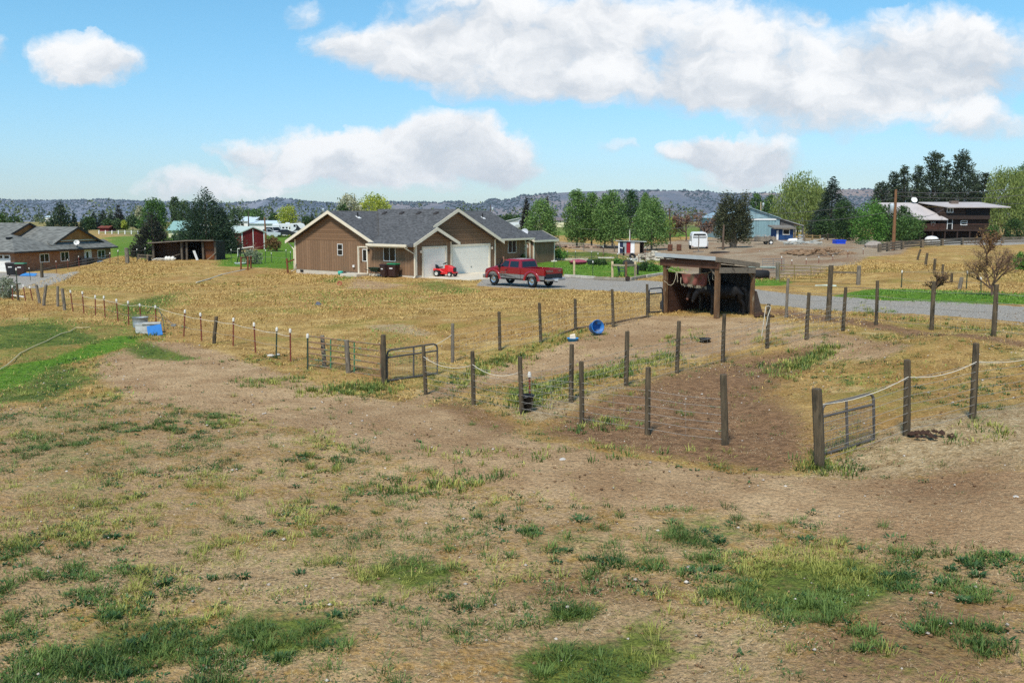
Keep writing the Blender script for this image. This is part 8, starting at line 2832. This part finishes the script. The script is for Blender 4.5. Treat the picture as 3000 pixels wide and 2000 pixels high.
G1 = 'poplars along the yard road'
TREES = [
    ('conifer_tree', 'broad dark conifer rising behind the roof of the brick house', 178, 668, 588, 80, 'cypress', 170),
    ('conifer_tree', 'narrow dark conifer at the right shoulder of the broad conifer', 218, 668, 615, 30, 'cypress', 172),
    ('conifer_tree', 'short bushy conifer right of the brick house ridge', 243, 672, 636, 34, 'cypress', 180),
    ('bush', 'low dark bush left of the broad conifer above the brick roof', 146, 668, 640, 30, 'bushd', 178),
    ('broadleaf_tree', 'green tree at the left edge above the brick roof', 6, 668, 628, 30, 'green', 200),
    ('broadleaf_tree', 'dark low tree above the left end of the brick roof', 44, 668, 634, 50, 'bushd', 195),
    ('spruce_tree', 'far spruce, leftmost of the four over the orchard', 277, 675, 616, 26, 'spruce', 275),
    ('spruce_tree', 'far spruce, second from left of the four over the orchard', 304, 675, 612, 32, 'spruce', 278),
    ('spruce_tree', 'far spruce, smallest of the four over the orchard', 326, 675, 622, 24, 'spruce', 280),
    ('spruce_tree', 'far spruce, tallest and darkest of the four over the orchard', 350, 675, 600, 38, 'blackspruce', 276),
    ('orchard_tree', 'round orchard tree under the leftmost far spruce', 262, 678, 638, 36, 'bushd', 262),
    ('orchard_tree', 'round orchard tree between the two middle far spruces', 318, 680, 644, 32, 'bushd', 258),
    ('orchard_tree', 'pale green round orchard tree before the darkest far spruce', 344, 680, 644, 34, 'grove', 258),
    ('orchard_tree', 'lime green orchard tree in the middle of the orchard row', 368, 680, 648, 24, 'lime', 258),
    ('orchard_tree', 'pointed orchard tree at the right of the lime green one', 390, 680, 632, 32, 'grove', 258),
    ('orchard_tree', 'low round orchard tree nearest the dark spruce', 410, 680, 646, 28, 'green', 258),
    ('bare_tree_pale', 'pale leafless poplar before the blue hillside', 411, 665, 604, 24, 'pale', 300),
    ('cottonwood_tree', 'mid green tree standing behind the near dark spruce', 455, 740, 588, 78, 'green', 145),
    ('spruce_tree', 'dark brownish spruce left of the tumbledown shed', 450, 762, 622, 108, 'blackspruce', 112),
    ('cottonwood_tree', 'loose green cottonwood, left one of the pair behind the farmhouse', 516, 680, 578, 34, 'grove', 235),
    ('cottonwood_tree', 'dense green cottonwood, right one of the pair behind the farmhouse', 543, 680, 590, 40, 'grove', 230),
    ('conifer_tree', 'very large dark conifer behind the tumbledown shed', 608, 762, 558, 150, 'cypress', 120),
    ('conifer_tree', 'lower dark conifer shoulder right of the very large conifer', 656, 762, 602, 72, 'cypress', 122),
    ('broadleaf_tree', 'open green tree before the white metal barn', 692, 672, 613, 42, 'grove', 240),
    ('broadleaf_tree', 'bright green rounded tree behind the long white mobile home', 730, 660, 614, 34, 'green', 310),
    ('broadleaf_tree', 'bright green broad tree left of the leaning pole', 752, 660, 614, 44, 'green', 308),
    ('broadleaf_tree', 'small dark tree left of the yellow willow', 802, 658, 626, 28, 'bushd', 300),
    ('willow_tree', 'yellow green willow behind the white camper', 842, 664, 608, 58, 'lime', 230),
    ('broadleaf_tree', 'olive green tree touching the left eave of the brown roof', 900, 668, 634, 40, 'bushd', 210),
    ('conifer_tree', 'small dark conifer above the left slope of the brown roof', 915, 668, 624, 30, 'spruce', 214),
    ('bare_tree_pale', 'pale budding tree above the brown house ridge', 1022, 668, 572, 70, 'pale', 200),
    ('broadleaf_tree', 'dull green low tree under the pale budding tree', 1005, 668, 598, 46, 'bushd', 196),
    ('willow_tree', 'bright yellow willow above the brown house ridge', 1096, 668, 577, 108, 'lime', 205),
    ('spruce_tree', 'tall dark spruce behind the satellite dish', 1542, 690, 574, 40, 'blackspruce', 165),
    ('spruce_tree', 'dark pointed spruce behind the round poplar', 1603, 690, 572, 28, 'blackspruce', 172),
    ('poplar_tree', 'round bright green poplar behind the small brown shed', 1584, 712, 588, 78, 'poplar', 135),
    ('poplar_tree', 'leftmost poplar of the row along the yard road', 1690, 726, 560, 66, 'poplar', None),
    ('poplar_tree', 'second poplar from the left along the yard road', 1733, 725, 567, 58, 'poplar', None),
    ('poplar_tree', 'third poplar from the left with a thin trunk in the row', 1772, 726, 574, 56, 'poplar', None),
    ('poplar_tree', 'tall full poplar left of the coop in the row', 1794, 727, 562, 66, 'poplar', None),
    ('poplar_tree', 'darker poplar set back behind the coop', 1846, 708, 562, 58, 'poplard', None),
    ('poplar_tree', 'slim poplar top showing behind the last poplars', 1888, 706, 565, 34, 'poplar', 170),
    ('poplar_tree', 'rightmost bright poplar beside the coop', 1908, 733, 584, 88, 'poplar', None),
    ('juniper_tree', 'large dark many topped juniper beside the horse trailer', 2146, 742, 566, 118, 'juniper', 121),
    ('poplar_tree', 'green tree behind the workshop, left of the pale pole', 2214, 668, 568, 36, 'green', 235),
    ('poplar_tree', 'green tree behind the workshop, right of the pale pole', 2252, 668, 574, 40, 'green', 232),
    ('willow_tree', 'huge rounded green willow behind the workshop', 2336, 690, 530, 146, 'willow', 205),
    ('willow_tree', 'greyish green willow between the huge willow and the pine', 2392, 690, 552, 70, 'willow', 208),
    ('pine_tree', 'dark layered pine left of the green bushes', 2433, 694, 513, 106, 'spruce', 190),
    ('bush', 'round dark bush behind the grey pen rails', 2414, 700, 640, 62, 'bushd', 185),
    ('bush', 'tall dark green bush behind the blue tote', 2472, 716, 592, 78, 'bushd', 165),
    ('bush', 'tall light green bush, brightest of the group by the pole', 2545, 736, 596, 104, 'bush', 150),
    ('bush', 'tall olive bush just left of the brown pole', 2588, 730, 604, 76, 'bushd', 158),
    ('bush', 'green bush just right of the brown pole', 2660, 730, 636, 92, 'green', 152),
    ('bush', 'dark bush behind the brown pole at the log house gable', 2640, 724, 606, 60, 'bushd', 164),
    ('pine_tree', 'low ragged pine, leftmost behind the log house', 2578, 700, 536, 64, 'pine', 215),
    ('pine_tree', 'ragged pine, second from left behind the log house', 2612, 700, 506, 46, 'pine', 218),
    ('pine_tree', 'narrow pine directly behind the brown pole', 2640, 700, 490, 44, 'pine', 216),
    ('pine_tree', 'slim pine between the narrow pine and the tallest pine', 2680, 700, 490, 50, 'pine', 220),
    ('pine_tree', 'tallest open pine behind the pale low roof', 2724, 700, 450, 66, 'pine', 217),
    ('pine_tree', 'thin gap filling pine between the two tallest pines', 2762, 700, 478, 36, 'pine', 222),
    ('pine_tree', 'tall dense pine right of the roof dish', 2806, 700, 450, 78, 'pine', 217),
    ('pine_tree', 'short pine right of the tall dense pine', 2846, 700, 514, 36, 'pine', 220),
    ('pine_tree', 'short bushy pine, rightmost behind the log house', 2872, 700, 511, 50, 'pine', 216),
    ('willow_tree', 'large grey green willow at the right edge', 2945, 706, 500, 110, 'willow', 195),
    ('broadleaf_tree', 'bright topped tall tree at the far right edge', 3000, 706, 484, 110, 'green', 200),
    ('bush', 'dark bush under the large willow at the right edge', 2968, 706, 644, 56, 'bushd', 175),
    ('bush', 'light green bush at the right corner of the log house', 2905, 702, 664, 40, 'green', 168),
    ('bush', 'sage grey bush beside the gravel at the left edge', 16, 872, 816, 70, 'sage', None),
    ('bush', 'sage green bush by the white basin tripod', 738, 774, 736, 62, 'sage', None),
    ('bush', 'dark scrubby bush between the barn and the brown house', 800, 728, 700, 50, 'rust', 128),
    ('bush', 'leafy green bush behind the small brown shed', 1636, 764, 730, 54, 'bush', None),
    ('bush', 'dark green bed plant beside the dark planter', 1757, 776, 764, 44, 'bushd', None),
    ('bush', 'green low plant behind the patio chair', 1808, 778, 762, 36, 'bush', None),
    ('bush', 'round dark green shrub on the lawn by the shelter', 1893, 794, 771, 46, 'bushd', None),
    ('bush', 'pale green shrub on the lawn right of the round shrub', 1915, 796, 778, 34, 'bush', None),
    ('bush', 'bright green bush on the ochre slope at the right edge', 2996, 790, 742, 60, 'bush', None),
    ('bush', 'small potted plant by the doorway of the brown house', 1533, 770, 745, 14, 'bushd', 94),
    ('bush', 'olive shrub before the farmhouse between the two dark conifers', 528, 708, 684, 60, 'bush', 150),
    ('bush', 'grey green shrub at the foot of the green bushes by the pole', 2540, 738, 716, 50, 'sage', 144),
    ('shrub_row_tree', 'far dark tree, leftmost behind the brown house right slope', 1462, 664, 634, 30, 'bushd', 330),
    ('shrub_row_tree', 'far dark tree, second behind the brown house right slope', 1490, 664, 632, 32, 'bushd', 335),
    ('shrub_row_tree', 'far dark tree, third behind the brown house right slope', 1515, 664, 634, 32, 'bushd', 330),
    ('broadleaf_tree', 'far yellow bush beside the dark utility pole', 1962, 700, 640, 40, 'lime', 190),
]
for (nm, lab, px, pyb, pyt, w, kind, Y) in TREES:
    kw = {}
    if kind in ('bush', 'bushd', 'sage', 'rust') or nm in ('bush', 'shrub_row_tree'):
        kw['trunk'] = 0 if kind != 'bush' else .1
        kw['cat'] = 'bush' if nm == 'bush' else 'tree'
    if nm == 'bare_tree_pale':
        nm, kw['density'] = 'pale_tree', .8
    if nm == 'shrub_row_tree':
        nm = 'far_tree'
    if nm == 'poplar_tree' and Y is None:
        kw['group'] = G1
    if kind == 'pine':
        kw['density'] = 1.0
        w *= 1.3
        kw['trunk_r'] = .28
    if nm == 'orchard_tree':
        kw['base'] = .14
        kw['trunk'] = .1
    if kind in ('poplar', 'poplard', 'juniper'):
        w *= 1.3
    if kind in ('poplar',):
        kw['bark'] = BARKG
    if nm == 'juniper_tree':
        kw['trunk_r'] = .42
        kw['rz'] = 0.0
        kw['bark'] = BARKG
    ptree(nm, lab, px, pyb, pyt, w, kind, Y, **kw)


def far_wood():
    """far off tree line that reads as one mass"""
    V, F = [], []
    n = 520
    px = TR.random(n) * 3300 - 150
    Y = 380 + 480 * TR.random(n) ** 1.3
    keep = (vnoise(px, Y, .011, 61) + .25 * TR.random(n)) > .56
    px, Y = px[keep], Y[keep]
    vs = []
    for x_, y_ in zip(px, Y):
        X = (x_ - 1500) / FPX * y_
        z = terr1(X, y_)
        h = 5 + 7 * TR.random()
        w = h * (.5 + .5 * TR.random())
        m = 46
        f = TR.random(m)
        pr = np.sin(math.pi * (.12 + .84 * f)) ** .6
        a = TR.random(m) * 6.283
        q = w / 2 * pr * TR.random(m) ** .4
        P = np.stack([X + q * np.cos(a), y_ + q * np.sin(a), z + h * f], 1)
        d = TR.normal(0, 1, (m, 3))
        e = TR.normal(0, 1, (m, 3))
        d *= .62 / np.linalg.norm(d, axis=1, keepdims=True) * (y_ / 500)
        e *= .62 / np.linalg.norm(e, axis=1, keepdims=True) * (y_ / 500)
        vs.append(np.stack([P - d, P + e, P + d, P - e], 1).reshape(-1, 3))
    V = np.concatenate(vs)
    k = np.arange(len(V) // 4)[:, None] * 4
    tag(npmesh('far_wood', V, k + np.array([[0, 1, 2, 3]]), leafmat('leaf_far', lin(58, 74, 50), lin(112, 124, 78), .1)), 'broken line of far off trees across the valley floor', 'trees', kind='stuff')


far_wood()


def bare_tree(name, label, px, pyb, pyt, wpx, m, lean=0, tr=.09, spread=1.0, depth=5, leaves=None, Y=None, forkz=.22, lf=.05, nl=500, limb=.36):
    b0 = ground(px, pyb) if Y is None else Vector((atY(px, pyb, Y).x, Y, terr1(atY(px, pyb, Y).x, Y)))
    h = atY(px, pyt, b0.y).z - b0.z
    w = wpx * b0.y / FPX
    t = thing(name, label, 'tree', b0)
    trunk, twigs = MB(), MB()
    tips, segs = [], []
    rg = random.Random(px)

    def grow(p, d, L, r, lev):
        n = 3
        pts, rs = [p], [r]
        q, dd = p.copy(), d.copy()
        for i in range(n):
            dd = (dd + Vector((rg.gauss(0, .14), rg.gauss(0, .14), .06))).normalized()
            q = q + dd * (L / n)
            pts.append(q.copy())
            rs.append(r * (1 - .45 * (i + 1) / n))
        segs.append((pts, rs, lev))
        if lev >= depth:
            tips.extend(pts[1:])
            return
        if lev >= depth - 2:
            tips.extend(pts[2:])
        k = 5 if lev == 0 else 4
        for i in range(k):
            az = rg.random() * 6.283
            el = rg.uniform(.35, 1.0) * spread
            u = dd.orthogonal().normalized()
            v = dd.cross(u)
            nd = (dd * math.cos(el) + (u * math.cos(az) + v * math.sin(az)) * math.sin(el))
            nd.z = nd.z * .8 + .18
            grow(pts[rg.choice([2, 3, 3]) if lev == 0 else rg.choice([1, 2, 3])], nd.normalized(), (h * limb * rg.uniform(.8, 1.1)) if lev == 0 else L * rg.uniform(.5, .8), r * (.62 if lev == 0 else .55), lev + 1)
    grow(Vector((0, 0, -.1)), Vector((lean, 0, 1)).normalized(), h * forkz + .1, tr, 0)
    # fit height and width
    allp = [p for q in segs for p in q[0]]
    kz = h / max(p.z for p in allp)
    kx = w / (max(p.x for p in allp) - min(p.x for p in allp))

    def fit(p):
        f = min(1, max(0, p.z / (h * .3)))
        k_ = 1 + (kx - 1) * f
        return Vector((p.x * k_, p.y * k_, p.z * kz))
    for pts, rs, lev in segs:
        (trunk if lev < 2 else twigs).tube([fit(p) for p in pts], rs, 6 if lev < 2 else 3, False)
    trunk.build('trunk', m, t)
    twigs.build('crown', m, t)
    if leaves:
        T_ = np.array([tuple(fit(p)) for p in tips])
        P = T_[TR.choice(len(T_), nl)] + TR.normal(0, .08, (nl, 3))
        d, e = TR.normal(0, 1, (nl, 3)), TR.normal(0, 1, (nl, 3))
        d *= lf / np.linalg.norm(d, axis=1, keepdims=True)
        e *= lf * .6 / np.linalg.norm(e, axis=1, keepdims=True)
        V = np.stack([P - d, P + e, P + d, P - e], 1).reshape(-1, 3)
        k = np.arange(nl)[:, None] * 4
        npmesh('buds', V, k + np.array([[0, 1, 2, 3]]), LM[leaves], t)
    return t


BT = mat('bark_bare', lin(92, 72, 58), .9, .25, 5)
BT2 = mat('bark_bare_brown', lin(104, 80, 66), .9, .25, 5)
bare_tree('bare_tree', 'leafless reddish bushy tree on the right lawn before the slope', 2907, 866, 706, 178, BT2, leaves='rust', nl=2200, lf=.026, forkz=.2, spread=.8, tr=.075, depth=5)
bare_tree('bare_tree', 'small leaning leafless tree behind the road at right', 2738, 862, 786, 96, BT, lean=.12, leaves='rust', nl=250, lf=.05, spread=1.0, depth=4)
bare_tree('bare_tree', 'tall sparse budding sapling rising behind the bushy leafless tree', 2895, 760, 662, 100, BT2, leaves='rust', nl=400, Y=70, depth=4, forkz=.3, lf=.09)
bare_tree('bare_tree', 'brown leafless orchard tree, left one between poplars and juniper', 2010, 700, 612, 84, BT, leaves='twig', nl=900, lf=.16, Y=165, forkz=.26, spread=1.1, tr=.16)
bare_tree('bare_tree', 'brown leafless orchard tree, right one next to the juniper', 2058, 700, 612, 84, BT2, leaves='twig', nl=1000, lf=.16, Y=163, forkz=.26, spread=1.0, tr=.16)
bare_tree('bare_shrub', 'leafless pale shrub with upright stems before the red barn', 738, 750, 706, 64, mat('stem_pale', lin(150, 120, 100), .9, .2), Y=118, forkz=.1, spread=.7, depth=4, tr=.08)
# second, thin trunk of the juniper
g_ = ground(2118, 732)
tag(MB().tube([g_ - Vector((0, 0, .2)), g_ + Vector((.05, .3, 1.6)), g_ + Vector((.3, 1.2, 3.0))], [.16, .13, .1], 8).build('thin_juniper', BARK), 'thin separate juniper stem left of the thick juniper trunk', 'tree')

# ------------------------------------------------------------------ air between here and the hills
hz_m = bpy.data.materials.new('haze_air')
hz_m.use_nodes = True
nt = hz_m.node_tree
nt.nodes.clear()
ho = nt.nodes.new('ShaderNodeOutputMaterial')
hv = nt.nodes.new('ShaderNodeVolumePrincipled')
hv.inputs['Color'].default_value = (.80, .88, 1.0, 1)
hv.inputs['Density'].default_value = 4.5e-5
nt.links.new(hv.outputs[0], ho.inputs['Volume'])
hb = MB().box(-4200, 4200, -120, 6200, -140, 260).build('haze', hz_m)
tag(hb, 'thin pale air over the valley in front of the far hills', 'haze', kind='stuff')
make_grass()
